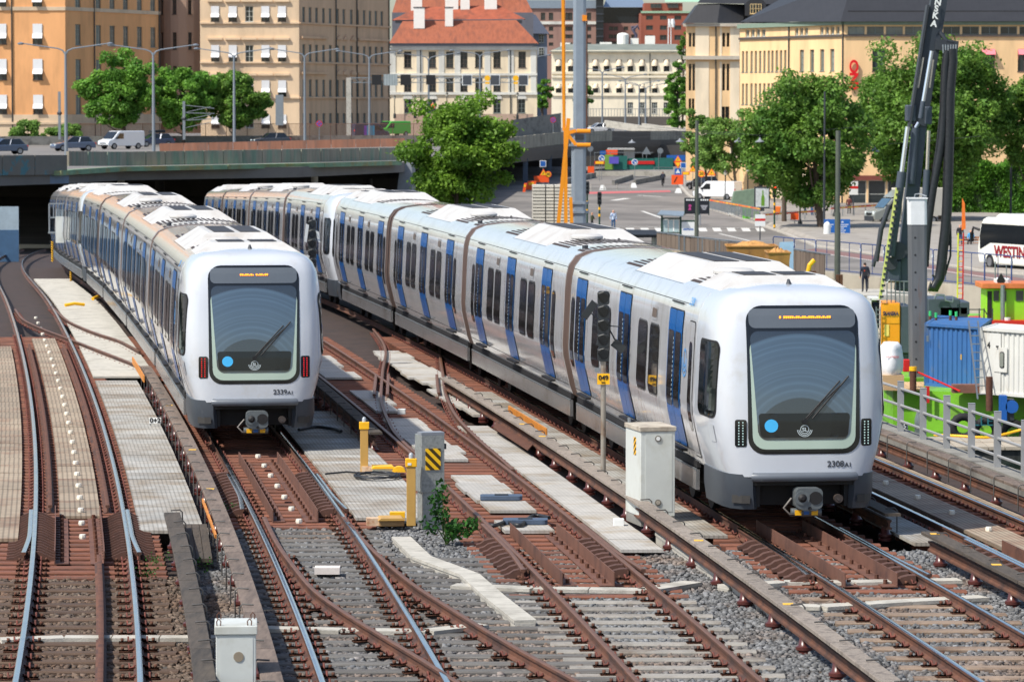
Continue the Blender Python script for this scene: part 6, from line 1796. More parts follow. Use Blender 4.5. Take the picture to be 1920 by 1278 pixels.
CARS = [
  ('parked_car', 'blue grey estate car at the left edge of the elevated road', 'car', onb(8, 374), R(205), 'car', paint('blue_grey_car', (70, 84, 106))),
  ('sport_utility_car', 'blue grey car with lit headlight left of the white van', 'car', onb(138, 400), R(205), 'car', paint('steel_blue_car', (84, 96, 118))),
  ('van', 'white delivery van driving on the elevated road', 'van', onb(228, 418), R(222), 'van', paint('white_van_paint', (226, 230, 234))),
  ('car', 'dark blue car with a black roof box behind the white van', 'car', onb(290, 440), R(210), 'car', paint('navy_car', (56, 66, 92))),
  ('car', 'dark grey car on the elevated road before the cream building', 'car', onb(508, 452), R(200), 'car', paint('charcoal_car', (62, 68, 78))),
  ('van', 'dark purple van with colourful side panel on the elevated road', 'van', onb(692, 485, 2.5), R(30), 'van', paint('purple_van', (46, 48, 74))),
  ('van', 'bright green van on the elevated road beside the tree', 'van', onb(735, 500, 2.7), R(222), 'van', paint('green_van', (70, 190, 60))),
  ('car', 'white car half hidden behind the street mast on the overpass', 'car', V((px2(1122, 575), 575, 2.55)), R(200), 'car', paint('white_car', (224, 224, 224))),
]
for nm, lab, cat, loc, h, kd, pm in CARS:
  t = vehicle(nm.replace('parked_', '').replace('sport_utility_', ''), lab, cat, loc, h, kd, pm, 'vehicles on the elevated road')
  if 'roof box' in lab:
    m = MB(); m.prism([(.6, 0), (.5, .3), (-1.2, .36), (-1.3, .02)], (0, -.4, 1.6), (1, 0, 0), (0, 0, 1), (0, .8, 0)); m.build('roof_box', BLACK, t, bevel=.08)
  if 'purple' in lab:
    m = MB(); m.box(-.8, .3, -.985, -.975, .5, 1.7); m.mi = 1; m.box(-1.2, -.8, -.985, -.975, .5, 1.7); m.build('side_print', [mat('turquoise_print', C(60, 160, 190), 0.4), mat('violet_print', C(130, 60, 170), 0.4)], t)
# ------------------------------------------------------------------ right side: quay, street
def BX(m, px0, px1, py0, py1, Y, dep):
  a, b = P(px0, py1, Y), P(px1, py0, Y)
  m.box(a.x, b.x, Y, Y + dep, a.z, b.z); return m
def poly_sheet(name, pts, m_, dz=.008, **k):
  ps = [GS(x, y) for x, y in pts]
  m = MB(); m.add([(p.x, p.y, street_z(p.y) + dz) for p in ps], [tuple(range(len(ps)))])
  return m.build(name, m_, **k)
PAVE = mat('stone_pavement', C(150, 144, 136), 0.9, var=0.12, scale=1.2, col2=C(128, 120, 112), s2=0.5, bump=0.2)
KERB = mat('granite_kerb', C(176, 170, 160), 0.85, var=0.1)
kerb_line = [(1262, 333), (1290, 366), (1330, 392), (1400, 414), (1470, 438), (1530, 462), (1600, 472), (1700, 486), (1790, 500), (1832, 508), (2000, 522)]
ps = [GS(x, y) for x, y in kerb_line]
m = MB(); far_ = [GS(x, y) for x, y in ((2300, 425), (1700, 392), (1500, 392), (1420, 372), (1300, 328))]
m.add([(p.x, p.y, street_z(p.y) + .12) for p in ps + far_], [tuple(range(len(ps) + len(far_)))]); m.build('pavement', PAVE, kind='structure')
m = MB()
for i in range(len(ps) - 1):
  a, b = V((ps[i].x, ps[i].y, street_z(ps[i].y) + .06)), V((ps[i + 1].x, ps[i + 1].y, street_z(ps[i + 1].y) + .06)); m.beam(a, b, .3, .14)
m.build('kerb', KERB, kind='structure')
poly_sheet('bicycle_lane', [(1530, 466), (1640, 480), (1790, 504), (1920, 522), (1920, 532), (1790, 513), (1640, 489), (1500, 470)], mat('red_brown_asphalt', C(124, 94, 90), 0.9, var=0.1), kind='structure')
WM_ = mat('road_marking_white', C(206, 204, 198), 0.7, var=0.1, scale=2)
def line(x0, y0, x1, y1, w, name='road_marking'):
  a, b = GS(x0, y0), GS(x1, y1); d = (b - a); d.z = 0; n = V((d.y, -d.x, 0)).normalized() * (w / 2)
  m = MB(); m.add([(q.x, q.y, street_z(q.y) + .013) for q in (a - n, a + n, b + n, b - n)], [(0, 1, 2, 3)])
  return m.build(name, WM_, kind='structure')
line(1487, 467, 1925, 531, .22); line(1487, 505, 1700, 530, .2); line(1204, 396, 1250, 412, .35); line(1120, 424, 1420, 428, .3); line(1348, 438, 1440, 460, .25); line(1150, 376, 1176, 372, .9); line(1195, 366, 1240, 369, .4)
poly_sheet('red_lane_marking', [(1100, 360), (1256, 357), (1258, 360), (1100, 364)], mat('red_marking', C(186, 96, 96), 0.8), kind='structure')
cw = thing('pedestrian_crossing', 'white striped pedestrian crossing behind the bus shelter', 'crossing', GS(1280, 430))
for x in list(range(1150, 1440, 27)):
  q = [GS(x, 434), GS(x + 15, 434), GS(x + 11, 427.5), GS(x - 4, 427.5)]
  m = MB(); m.add([(p.x, p.y, street_z(p.y) + .014) for p in q], [(0, 1, 2, 3)]); m.build('stripe', WM_, cw, world=True)
QW = mat('quay_concrete', C(176, 168, 152), 0.9, var=0.12, scale=0.8, col2=C(150, 140, 124), s2=0.4, bump=0.2)
t = thing('quay_wall', 'pale concrete quay wall below the blue site fence', 'wall', (18.7, 256, -6.6))
for i in range(len(QUAY) - 1):
  a, b = V((*QUAY[i], -5.35)), V((*QUAY[i + 1], -5.35))
  n_ = max(1, int((b - a).length / 6))
  for k in range(n_):
    p, q = a.lerp(b, k / n_ + .001), a.lerp(b, (k + 1) / n_ - .001)
    m = MB(); m.beam(p, q, .5, 2.7); m.build('wall_block', QW, t, world=True)
FBL = mat('fence_blue', C(38, 66, 120), 0.45, var=0.05)
t = thing('site_fence', 'blue tubular site fence along the quay edge', 'fence', (18.7, 256, -4.0))
q0, q1 = V((17.6, 258.8, -4.0)), V((31.5, 220, -4.0)); dd = (q1 - q0); Lf = dd.length; dd.normalize()
for i in range(int(Lf / 3.5)):
  a = q0 + dd * (i * 3.5 + .03); b = a + dd * 3.44
  m = MB(); m.tube([a, a + V((0, 0, 1.92)), a + dd * .12 + V((0, 0, 2.0)), b - dd * .12 + V((0, 0, 2.0)), b + V((0, 0, 1.92)), b], .035, 6)
  m.tube([a + V((0, 0, .15)), b + V((0, 0, .15))], .03, 6); m.tube([(a + b) / 2 + V((0, 0, .15)), (a + b) / 2 + V((0, 0, 2))], .025, 6)
  m.build('fence_panel', FBL, t, world=True, smooth=60)
  m = MB(); m.obox(b + V((0, 0, 1.6)) + dd * .03, (.09, 0, 0), (0, .03, 0), (0, 0, .1)); m.build('clamp', WHITEP, t, world=True)
WH = mat('brown_hoarding_wood', C(110, 96, 84), 0.9, var=0.25, scale=2, stretch=(5, 5, 0.5), col2=C(84, 72, 64), s2=1.0, rnd=0.15)
t = thing('timber_hoarding', 'dark timber hoarding with grey steel posts behind train 2308', 'hoarding', P(1400, 500, 262))
HP = [(1232, 268), (1300, 262), (1380, 252), (1470, 243), (1560, 236)]
def hp(px):
  Y = float(np.interp(px, [h[0] for h in HP], [h[1] for h in HP])); return V((px2(px, Y), Y, 0))
xs = list(range(1232, 1556, 9))
for i in range(len(xs) - 1):
  a, b = hp(xs[i] + .3), hp(xs[i + 1] - .3); Y = a.y
  zt_ = P(0, float(np.interp(xs[i], [1232, 1300, 1440, 1560], [437, 446, 462, 480])), Y).z
  m = MB(); m.beam(a + V((0, 0, zt_ - 1.3)), b + V((0, 0, zt_ - 1.3)), .06, 2.6); m.build('board', WH, t, world=True)
m = MB(); pts = [hp(x) + V((0, -.1, P(0, float(np.interp(x, [1232, 1300, 1440, 1560], [435, 444, 459, 478])), hp(x).y).z)) for x in range(1232, 1557, 36)]
m.tube(pts, .05, 6); m.build('top_rail', STEEL, t, world=True)
for px in (1273, 1283, 1309, 1317, 1342, 1349):
  p = hp(px); m = MB(); m.box(p.x - .05, p.x + .05, p.y - .25, p.y - .15, -6, P(0, 440 + (px - 1273) * .12, p.y).z); m.build('steel_post', STEEL, t, world=True)
t = thing('kiosk_canopy', 'black flat canopy with a white curved panel beside the hoarding', 'canopy', P(1200, 480, 275))
m = MB(); m.add([P(1163, 430, 282), P(1228, 431, 284), P(1243, 440, 276), P(1180, 440, 274)] + [P(1163, 434, 282), P(1228, 436, 284), P(1243, 445, 276), P(1180, 446, 274)], [(3, 2, 1, 0), (4, 5, 6, 7), (3, 7, 6, 2), (0, 4, 7, 3), (1, 2, 6, 5), (0, 1, 5, 4)]); m.build('roof', BLACK, t, world=True)
m = MB(); BX(m, 1235, 1243, 440, 470, 277, .4); m.build('post', BLACK, t, world=True)
m = MB(); m.cyl(P(1229, 470, 278), P(1229, 443, 278), .25, n=14); m.build('white_panel', WHITEP, t, world=True)
m = MB(); BX(m, 1222, 1226, 443, 470, 278, .3); m.build('side_post', WOODG, t, world=True)
SKY_ = mat('ochre_skip', C(168, 122, 62), 0.7, var=0.2, scale=3, col2=C(130, 92, 52), s2=1.5)
CHIP = mat('wood_chips', C(190, 140, 80), 0.9, var=0.5, scale=8, bump=1.0, bscale=10)
for k, (px0, px1, py0, py1, Y, lab) in enumerate(((1364, 1458, 462, 498, 222, 'ochre skip heaped with wood chips behind train 2308'), (1440, 1482, 474, 510, 214, 'smaller ochre skip in front of the pale blue panel'))):
  a, b = P(px0, py1, Y), P(px1, py0, Y)
  t = thing('skip_container', lab, 'skip', ((a.x + b.x) / 2, Y, a.z), group='ochre skips on the quay')
  w, h = (b.x - a.x) / 2, b.z - a.z
  m = MB(); m.add([(-w * .8, 0, 0), (w * .8, 0, 0), (w * .8, 2.4, 0), (-w * .8, 2.4, 0), (-w, -.1, h), (w, -.1, h), (w, 2.6, h), (-w, 2.6, h)], [(0, 1, 5, 4), (1, 2, 6, 5), (2, 3, 7, 6), (3, 0, 4, 7), (3, 2, 1, 0)]); m.build('body', SKY_, t)
  m = MB(); m.tube([(-w, -.1, h), (w, -.1, h), (w, 2.6, h), (-w, 2.6, h), (-w, -.1, h)], .06, 6); m.build('rim', SKY_, t)
  m = MB()
  nx = 12
  vs = [(-w * .97 + 2 * w * .97 * i / nx, .0 + 2.5 * j / 8, h - .1 + .35 * math.sin(math.pi * i / nx) * math.sin(math.pi * j / 8) * (1 + random.uniform(-.3, .3))) for i in range(nx + 1) for j in range(9)]
  m.add(vs, [(i * 9 + j, (i + 1) * 9 + j, (i + 1) * 9 + j + 1, i * 9 + j + 1) for i in range(nx) for j in range(8)]); m.build('wood_chip_heap', CHIP, t)
m = MB(); Y = 232; m.prism([(px2(1462, Y), zat(475, Y)), (px2(1479, Y), zat(475, Y)), (px2(1482, Y), zat(512, Y)), (px2(1488, Y), zat(512, Y)), (px2(1488, Y), zat(453, Y)), (px2(1462, Y), zat(454, Y))], (0, Y, 0), (1, 0, 0), (0, 0, 1), (0, .1, 0)); m.build('hoarding_sheet', mat('pale_sky_blue', C(156, 190, 212), 0.6), label='pale blue bent panel at the left end of the site fence', cat='panel')
m = MB(); m.tube([P(1512, 525, 205), P(1518, 497, 205), P(1527, 487, 205)], .13, 8); m.build('yellow_pipe', YELLOW, label='yellow bent pipe rising behind the roof of train 2308', cat='pipe')
for px, py0, py1, lab in ((1524, 508, 530, 'left rusty steel pile stub by the quay'), (1574, 515, 540, 'right rusty steel pile stub by the quay')):
  m = MB(); BX(m, px - 6.5, px - .6, py0, py1, 200, .3); BX(m, px + .6, px + 6.5, py0, py1, 200, .3); BX(m, px - .6, px + .6, py0 + .5, py1, 200.1, .08); m.build('pile_stub', RUST, label=lab, cat='pile')
# ------------------------------------------------------------------ barge, containers, rig
LIME = mat('lime_hull_paint', C(118, 184, 40), 0.5, var=0.15, scale=0.8, col2=C(110, 130, 70), s2=0.7, t2=(0.5, 0.66), bump=0.2, bscale=3)
PLY = mat('plywood', C(196, 164, 122), 0.85, var=0.15, scale=2, stretch=(0.5, 4, 4), rnd=0.12)
BZ = -4.85
t = thing('work_barge', 'lime green work barge carrying containers and the piling rig', 'barge', (px2(1800, 175), 156, WATER_Z))
x0, x1 = px2(1655, 165), px2(2150, 165)
m = MB(); m.prism([(x0, 165), (px2(1734, 165), 165), (px2(1735, 157.5), 157.5), (x1, 154), (x1, 216), (x0 - .3, 216)], (0, 0, -7.2), (1, 0, 0), (0, 1, 0), (0, 0, BZ + 7.2)); m.build('hull', LIME, t, world=True)
m = MB(); m.box(x0, px2(1733, 161), 160, 164.9, -7.2, BZ - .15); m.build('bow_pontoon', LIME, t, world=True)
m = MB(); m.box(px2(1790, 156), x1, 156.2, 156.8, BZ + .01, BZ + .35); m.build('bulwark', mat('rusty_bulwark', C(120, 84, 70), 0.8, var=0.2), t, world=True)
for i in range(9):
  x = x0 - .25 + i * .24
  m = MB(); m.box(x, x + .22, 159.6, 163.6, BZ - .14, BZ - .06); m.build('deck_plank', PLY, t, world=True)
tyrem = MB()
for k in range(16):
  a0, a1 = 2 * math.pi * k / 16, 2 * math.pi * (k + 1) / 16
tyrem.tube([(.42 * math.cos(2 * math.pi * k / 14), 0, .42 * math.sin(2 * math.pi * k / 14)) for k in range(15)], .17, 8, caps=False)
TYM = tyrem.mesh('tyre_fender', TYRE, smooth=60)
for px, py in ((1806, 800), (1848, 808), (1900, 812)):
  p = P(px, py, 155.2); inst('tyre_fender', TYM, t, p - V(t.location))
m = MB(); m.lathe([(.0, -.45), (.22, -.38), (.3, -.1), (.3, .1), (.22, .38), (0, .45)], P(1728, 790, 159.7), 14); m.build('round_fender', WHITEP, t, world=True, smooth=60)
lettering('JLLE', .55, mat('teal_print', C(40, 110, 120), 0.5), t, P(1840, 790, 155.0) - V(t.location))
t = thing('floating_pontoon', 'grey plank pontoon floating in front of the lime barge', 'pontoon', (px2(1850, 147), 147, WATER_Z))
for i in range(14):
  x = px2(1752, 147) + i * .62
  m = MB(); m.box(x, x + .59, 144.6, 149, -6.12, -6.0); m.build('plank', mat('grey_planks', C(168, 158, 142), 0.9, var=0.2, rnd=0.12), t, world=True)
m = MB(); m.box(px2(1755, 147), px2(2100, 147), 144.7, 149, -7, -6.12); m.build('float', mat('black_float', C(40, 44, 42), 0.7, var=0.2, stripes=((1, 0, 0), 1.2, 0.5, 0.15)), t, world=True)
m = MB(); m.tube(spline([P(1752, 815, 147.5), P(1800, 817, 146.8), P(1850, 820, 146.5), P(1890, 812, 147), P(1930, 800, 147)], .4), .05, 6); m.build('yellow_hose', YELLOW, label='yellow hose lying along the floating pontoon', cat='hose', smooth=60)
def container(label, pts, z0, h, m_, name='shipping_container'):
  """plan quad: front-left, front-right, back-right, back-left"""
  t = thing(name, label, 'container', V((pts[0][0], pts[0][1], z0)))
  o = V(t.location)
  for i in range(4):
    a, b = V((*pts[i], z0)) - o, V((*pts[(i + 1) % 4], z0)) - o
    d = (b - a); L = d.length; d.normalize(); n = V((d.y, -d.x, 0))
    k = max(3, int(L / .28)); prof = []
    for j in range(k):
      u0 = L * j / k; w = L / k
      prof += [(u0, 0), (u0 + w * .4, 0), (u0 + w * .5, -.05), (u0 + w * .9, -.05)]
    prof.append((L, 0))
    m = MB()
    for q in range(len(prof) - 1):
      p0 = a + d * prof[q][0] + n * prof[q][1]; p1 = a + d * prof[q + 1][0] + n * prof[q + 1][1]
      m.quad(p0 + V((0, 0, .12)), p1 + V((0, 0, .12)), p1 + V((0, 0, h - .12)), p0 + V((0, 0, h - .12)))
    m.build('corrugated_side', m_, t)
    m = MB(); m.beam(a + V((0, 0, .06)), b + V((0, 0, .06)), .14, .12); m.beam(a + V((0, 0, h - .06)), b + V((0, 0, h - .06)), .14, .12); m.beam(a, a + V((0, 0, h)), .15, .15); m.build('frame', m_, t)
  m = MB(); m.add([V((*p, z0 + h - .02)) - o for p in pts], [(0, 1, 2, 3)]); m.build('roof', m_, t)
  return t
CBL = mat('container_blue', C(54, 100, 156), 0.55, var=0.15, scale=1.2, col2=C(96, 110, 128), s2=1.4, t2=(0.56, 0.72), stretch=(1, 1, 0.4))
CWH = mat('container_white', C(206, 206, 200), 0.5, var=0.08, scale=1, col2=C(176, 166, 150), s2=1.2, t2=(0.56, 0.74), stretch=(1, 1, 0.4))
cb = container('blue corrugated shipping container on the barge', [(px2(1738, 160.5), 160.5), (px2(1837, 158), 158), (px2(1837, 158) + 1.2, 164), (px2(1738, 160.5) + 1.2, 166.5)], BZ, 2.62, CBL)
m = MB(); BX(m, 1737.5, 1741, 629, 640, 160.2, .06); m.build('lock_box', STEEL, cb, world=True)
m = MB(); BX(m, 1801, 1803, 664, 674, 158.6, .05); m.build('yellow_mark', YELLOW, cb, world=True)
cw_ = container('white site container marked 4 with a small oval window', [(px2(1843, 156), 156), (px2(2090, 150), 150), (px2(2090, 150) + 1, 153), (px2(1843, 156) + 1, 159)], BZ, 2.7, CWH)
dW = (V((px2(2090, 150), 150, 0)) - V((px2(1843, 156), 156, 0))).normalized(); nW = V((dW.y, -dW.x, 0))
def onw(u, z, k=.02): return V((dW.x * u + nW.x * k, dW.y * u + nW.y * k, z))
m = MB(); m.prism([(0.12, .05), (1.15, .05), (1.15, 2.5), (.12, 2.5)], onw(0, 0), dW, (0, 0, 1), nW * .03); m.build('flat_panel', CWH, cw_)
m = MB(); m.prism([(.78, .95), (1.55, .95), (1.55, 1.95), (.78, 1.95)], onw(0, 0, .05), dW, (0, 0, 1), nW * .03); m.build('door', CWH, cw_)
m = MB(); m.prism(rrect(.27, .66, .1, 4, 1.27, 1.45), onw(0, 0, .08), dW, (0, 0, 1), nW * .02); m.mi = 1; m.prism(rrect(.21, .58, .08, 4, 1.27, 1.45), onw(0, 0, .102), dW, (0, 0, 1), nW * .01); m.build('window', [BLACK, PANEB], cw_)
lettering('4', .36, TXT, cw_, onw(.46, 2.0, .06), dW, (0, 0, 1), bold=.008)
m = MB(); m.cyl(onw(1.0, 1.98, .05), onw(1.0, 1.98, .16), .035, n=8); m.build('lamp', BLACK, cw_)
t = thing('aluminium_ladder', 'aluminium ladder leaning against the blue container', 'ladder', P(1842, 748, 154.6))
for dx in (-.19, .19):
  m = MB(); m.beam((dx, 0, 0), (dx - .38 * 0 - .25, 1.2, 3.1), .06, .04); m.build('stile', STEEL, t)
for i in range(9):
  f_ = (i + .6) / 9.4; m = MB(); m.cyl((-.19 - .25 * f_, 1.2 * f_, 3.1 * f_), (.19 - .25 * f_, 1.2 * f_, 3.1 * f_), .022, n=6); m.build('rung', STEEL, t)
t = thing('bulk_bag', 'white bulk bag on the barge behind the nose of train 2308', 'bag', P(1672, 703, 158))
m = MB(); vs, fs = [], []
for i in range(9):
  z = 1.35 * i / 8; k = .44 + .05 * math.sin(z * 3.3) - (.12 if i == 8 else 0) - (.06 if i == 0 else 0)
  for j in range(16):
    a_ = 2 * math.pi * j / 16; r_ = k * (1 + .08 * math.cos(4 * a_) + random.uniform(-.03, .03)); vs.append((r_ * math.cos(a_), r_ * math.sin(a_) + .4, z))
fs = [(i * 16 + j, i * 16 + (j + 1) % 16, (i + 1) * 16 + (j + 1) % 16, (i + 1) * 16 + j) for i in range(8) for j in range(16)] + [tuple(8 * 16 + j for j in range(16))]
m.add(vs, fs); m.build('sack', mat('white_woven_bag', C(226, 228, 230), 0.8, var=0.06, bump=0.4, bscale=6), t, smooth=60)
lettering('PAVWERK', .12, REDP, t, (.02, -.1, .75))
m = MB(); m.box(-.5, .5, -.1, .9, BZ - t.location.z, 0); m.build('pallet_stack', PLY, t)
m = MB(); BX(m, 1694, 1706, 674, 697, 160, .4); m.build('fuel_box', REDP, label='small red box beside the white bulk bag', cat='box', bevel=.03)
for px, py0, py1, Y, lab, capc in ((1712, 688, 735, 157, 'rusty mooring post with yellow top near the bulk bag', 1), (1855, 706, 770, 154.5, 'rusty brown mooring post before the white container', 0)):
  a, b = P(px, py1, Y), P(px, py0, Y); m = MB(); m.cyl(a, b, .14, n=12)
  if capc: m.mi = 1; m.cyl(b - V((0, 0, .15)), b + V((0, 0, .02)), .16, n=12)
  m.build('mooring_post', [RUST, YELLOW], label=lab, cat='post', smooth=40, group='mooring posts')
m = MB(); BX(m, 1735, 1743, 724, 755, 157, .08); m.build('fire_cabinet', REDP, label='narrow red plate hanging on the barge edge', cat='plate')
m = MB(); m.tube([P(1720, 697, 157), P(1760, 715, 156.5), P(1800, 733, 156)], .04, 6); m.build('red_hose', REDP, label='red hose running along the barge deck edge', cat='hose')
t = thing('pump_unit', 'blue pump unit standing on the barge corner', 'pump', P(1888, 788, 153.5))
m = MB(); m.box(-.27, .0, 0, .5, 0, 1.0); m.build('case', BLUEP, t); m = MB(); m.box(.02, .3, .1, .5, .0, .85); m.mi = 1; m.cyl((.2, .0, .55), (.2, .5, .55), .26, n=16); m.build('reel', [DARK, BLUEP], t, smooth=40)
t = thing('steel_pile', 'tall grey steel pile with a white painted top in front of the rig', 'pile', P(1722, 706, 164))
z1 = P(1717, 373, 164).z - t.location.z; zw = P(1717, 421, 164).z - t.location.z; lean = (1717 - 1722) / F_PX * 164
PILE = mat('grey_pile_steel', C(104, 106, 108), 0.6, 0.2, var=0.2, scale=1.2, stretch=(3, 3, 0.3), col2=C(112, 78, 56), s2=0.5, t2=(0.58, 0.72))
pp = rrect(.78, .6, .12, 2)
m = MB(); m.prism(pp, (0, 0, 0), (1, 0, 0), (0, 1, 0), (lean * zw / z1, 0, zw)); m.build('shaft', PILE, t)
m = MB(); m.prism(rrect(.81, .63, .12, 2), (lean * zw / z1, 0, zw), (1, 0, 0), (0, 1, 0), (lean * (1 - zw / z1), 0, z1 - zw)); m.box(lean - .43, lean + .43, -.35, .35, z1, z1 + .06); m.build('white_top', mat('chipped_white', C(222, 224, 224), 0.5, var=0.08, col2=C(120, 112, 104), s2=4, t2=(0.66, 0.7)), t)
for i in range(9):
  z = zw - .55 - i * .74
  if z > .2:
    m = MB(); m.cyl((lean * z / z1 - .12, -.31, z), (lean * z / z1 - .12, -.29, z), .045, n=8); m.build('bolt_hole', BLACK, t)
m = MB(); m.tube([(lean - .1, 0, z1 + .05), (lean - .08, 0, z1 + .2), (lean + .1, 0, z1 + .22), (lean + .4, -.1, z1 + .12)], .025, 6); m.build('lifting_shackle', STEEL, t)
RIGO = mat('rig_orange', C(236, 150, 24), 0.45, var=0.06); RIGG = mat('rig_slate', C(74, 82, 94), 0.5, 0.2, var=0.12, scale=2); CHR = mat('chrome_rod', (0.75, 0.77, 0.8), 0.12, 1.0, var=0.03)
RY = 176.0
t = thing('piling_rig', 'orange and slate piling rig with a long leaning boom', 'piling rig', P(1690, 690, RY))
def rp(px, py, dy=0.0): return P(px, py, RY + dy) - V(t.location)
def rbox(name, mm, px0, px1, py0, py1, dep, dy=0.0, bevel=0.0):
  a, b = rp(px0, py1, dy), rp(px1, py0, dy); m = MB(); m.box(a.x, b.x, dy, dy + dep, a.z, b.z); return m.build(name, mm, t, bevel=bevel)
rbox('counterweight', RIGO, 1652, 1688, 568, 655, 2.6, 0, .04); rbox('upper_panel', mat('rig_orange_lid', C(240, 160, 34), 0.4), 1653.5, 1686.5, 570, 606, .02, -.022)
rbox('engine_hood', RIGG, 1688, 1708, 573, 662, 2.6, .05, .04); rbox('track_base', RIGG, 1640, 1720, 662, 692, 3.2, .3, .05)
rbox('warning_panel', mat('pale_yellow_print', C(238, 206, 110), 0.5), 1658, 1667, 608, 630, .01, -.03); rbox('cab', GLASSD, 1634, 1651, 565, 618, 1.6, .4, .05)
m = MB()
for q in ((1633, 1635, 560, 660), (1650, 1652.5, 560, 660), (1633, 1652, 559, 563), (1633, 1652, 616, 660)):
  a, b = rp(q[0], q[3]), rp(q[1], q[2]); m.box(a.x, b.x, .3, 2.1, a.z, b.z)
m.build('cab_frame', WHITEP, t)
lettering('SKANSKA', .26, mat('navy_print', C(30, 44, 84), 0.5), t, rp(1670, 588, -.06), bold=.010, sx=.62)
lettering('0642', .13, mat('navy_print', C(30, 44, 84), 0.5), t, rp(1683, 645, -.03))
m = MB()
for i in range(5):
  x = 1663 + i * 8
  m.tube([rp(x, 572, .3), rp(x, 530, .3), rp(x + 5, 524, .3)] if i == 0 else [rp(x, 572, .3), rp(x, 528, .3)], .03, 6)
for py in (526, 548): m.tube([rp(1663, py, .3), rp(1708, py + 2, .3)], .03, 6)
m.build('platform_railing', STEEL, t)
m = MB()
for x in (1643, 1651): m.tube([rp(x, 668, -.2), rp(x, 575, -.2)], .025, 6)
for i in range(10): m.tube([rp(1643, 580 + i * 9, -.2), rp(1651, 581 + i * 9, -.2)], .02, 6)
m.build('access_ladder', STEEL, t)
def bm(name, mm, p0, p1, w, d_, smooth=None, dy=1.0):
  m = MB(); m.beam(rp(*p0, dy), rp(*p1, dy), w, d_, up=(0, 1, 0)); return m.build(name, mm, t)
bm('lower_boom', RIGG, (1690, 545), (1726, 215), .62, .7); bm('upper_boom', mat('boom_dark', C(54, 60, 68), 0.45, 0.2, var=0.1), (1722, 235), (1764, -25), .74, .6, dy=.8)
bm('boom_side_rail', DARK, (1704, 240), (1739, 10), .1, .75, dy=.7)
bm('grease_strip_left', mat('pale_grease', C(150, 146, 138), 0.6), (1721, 165), (1731, 108), .09, .02, dy=.38); bm('grease_strip_right', mat('pale_grease', C(150, 146, 138), 0.6), (1743, 165), (1750, 112), .07, .02, dy=.38)
rbox('boom_bracket', RIGG, 1700, 1718, 197, 228, .9, .4, .05); rbox('boom_bracket', RIGG, 1734, 1748, 200, 234, .9, .4, .05)
def cyl2(p0, pm_, p1, r0, r1, dy=.2):
  m = MB(); m.cyl(rp(*p0, dy), rp(*pm_, dy), r0, n=14); m.build('cylinder_barrel', RIGG, t, smooth=40)
  m = MB(); m.cyl(rp(*pm_, dy), rp(*p1, dy), r1, n=14); m.build('cylinder_rod', CHR, t, smooth=40)
cyl2((1670, 480), (1691, 322), (1702, 238), .2, .11); cyl2((1735, 375), (1738, 318), (1741, 245), .16, .09); cyl2((1708, 345), (1716, 240), (1722, 230), .19, .12, .5); cyl2((1726, 222), (1731, 190), (1747, 96), .12, .1, .1)
rbox('pivot_block', RIGG, 1662, 1690, 488, 530, 1.2, .4, .1); rbox('pivot_block', RIGG, 1686, 1706, 480, 545, 1.0, .6, .1)
m = MB(); m.cyl(rp(1671, 494, .3), rp(1671, 494, 1.6), .3, n=16); m.cyl(rp(1684, 470, .3), rp(1684, 470, 1.2), .42, n=18); m.build('winch_drum', DARK, t, smooth=40)
m = MB(); m.beam(rp(1650, 560, -.1), rp(1682, 352, -.1), .14, .06, up=(0, 1, 0)); m.build('toothed_strip', mat('pale_lime', C(206, 212, 120), 0.5), t)
m = MB()
for i in range(20): f_ = i / 19; m.obox(rp(1653 + 32 * f_, 556 - 202 * f_, -.12), (.09, 0, 0), (0, .05, 0), (0, 0, .05))
m.build('strip_teeth', DARK, t, kind='stuff')
m = MB(); m.tube([rp(1643, 490, .2), rp(1652, 430, .2), rp(1668, 385, .2)], .12, 8); m.tube([rp(1637, 500, .2), rp(1650, 450, .2)], .09, 8); m.build('hose_guide', DARK, t, smooth=50)
for i, (ch, px, py) in enumerate((('N', 1758.5, 5), ('S', 1755.5, 17), ('K', 1753.5, 30), ('A', 1751, 45))):
  lettering(ch, .40, WHITEP, t, rp(px, py, .3), (1, 0, -.16), (.16, 0, 1), bold=.016)
m = MB(); m.beam(rp(1754, 83, .5), rp(1796, 88, .5), .35, .5); m.tube([rp(1762, 60, .5), rp(1775, 78, .4), rp(1788, 80, .4)], .1, 6); m.build('hose_arm', DARK, t)
m = MB()
for i in range(6): m.tube([rp(1768 + i * 5, 84, .1), rp(1769 + i * 4.5, 100, .1)], .04, 6)
m.build('hose_couplings', STEEL, t)
HOSE = mat('black_hose_wrap', C(38, 40, 44), 0.35, var=0.3, scale=6, bump=0.6, bscale=7)
for pts, r in (([(1785, 92), (1786, 115), (1781, 170), (1779, 280), (1775, 400), (1768, 470), (1762, 520), (1752, 540), (1742, 537)], .24), ([(1776, 95), (1772, 130), (1766, 260), (1750, 350), (1738, 440), (1734, 500)], .19), ([(1770, 92), (1767, 160), (1758, 260), (1748, 330)], .05), ([(1782, 420), (1782, 480), (1772, 515), (1758, 525), (1748, 515)], .05)):
  m = MB(); m.tube(spline([rp(x, y, .2) for x, y in pts], .5), r, 10); m.build('hose', HOSE, t, smooth=60)
t = thing('power_pack', 'dark slate power pack machine behind the blue container', 'machine', P(1775, 605, 186))
for q, mm in (((1740, 1800, 560, 615), RIGG), ((1762, 1815, 575, 618), DARK), ((1800, 1818, 566, 590), RIGG)):
  m = MB(); a, b = P(q[0], q[3], 186), P(q[1], q[2], 186); m.box(a.x, b.x, 186, 189, a.z, b.z); m.build('housing', mm, t, world=True, bevel=.04)
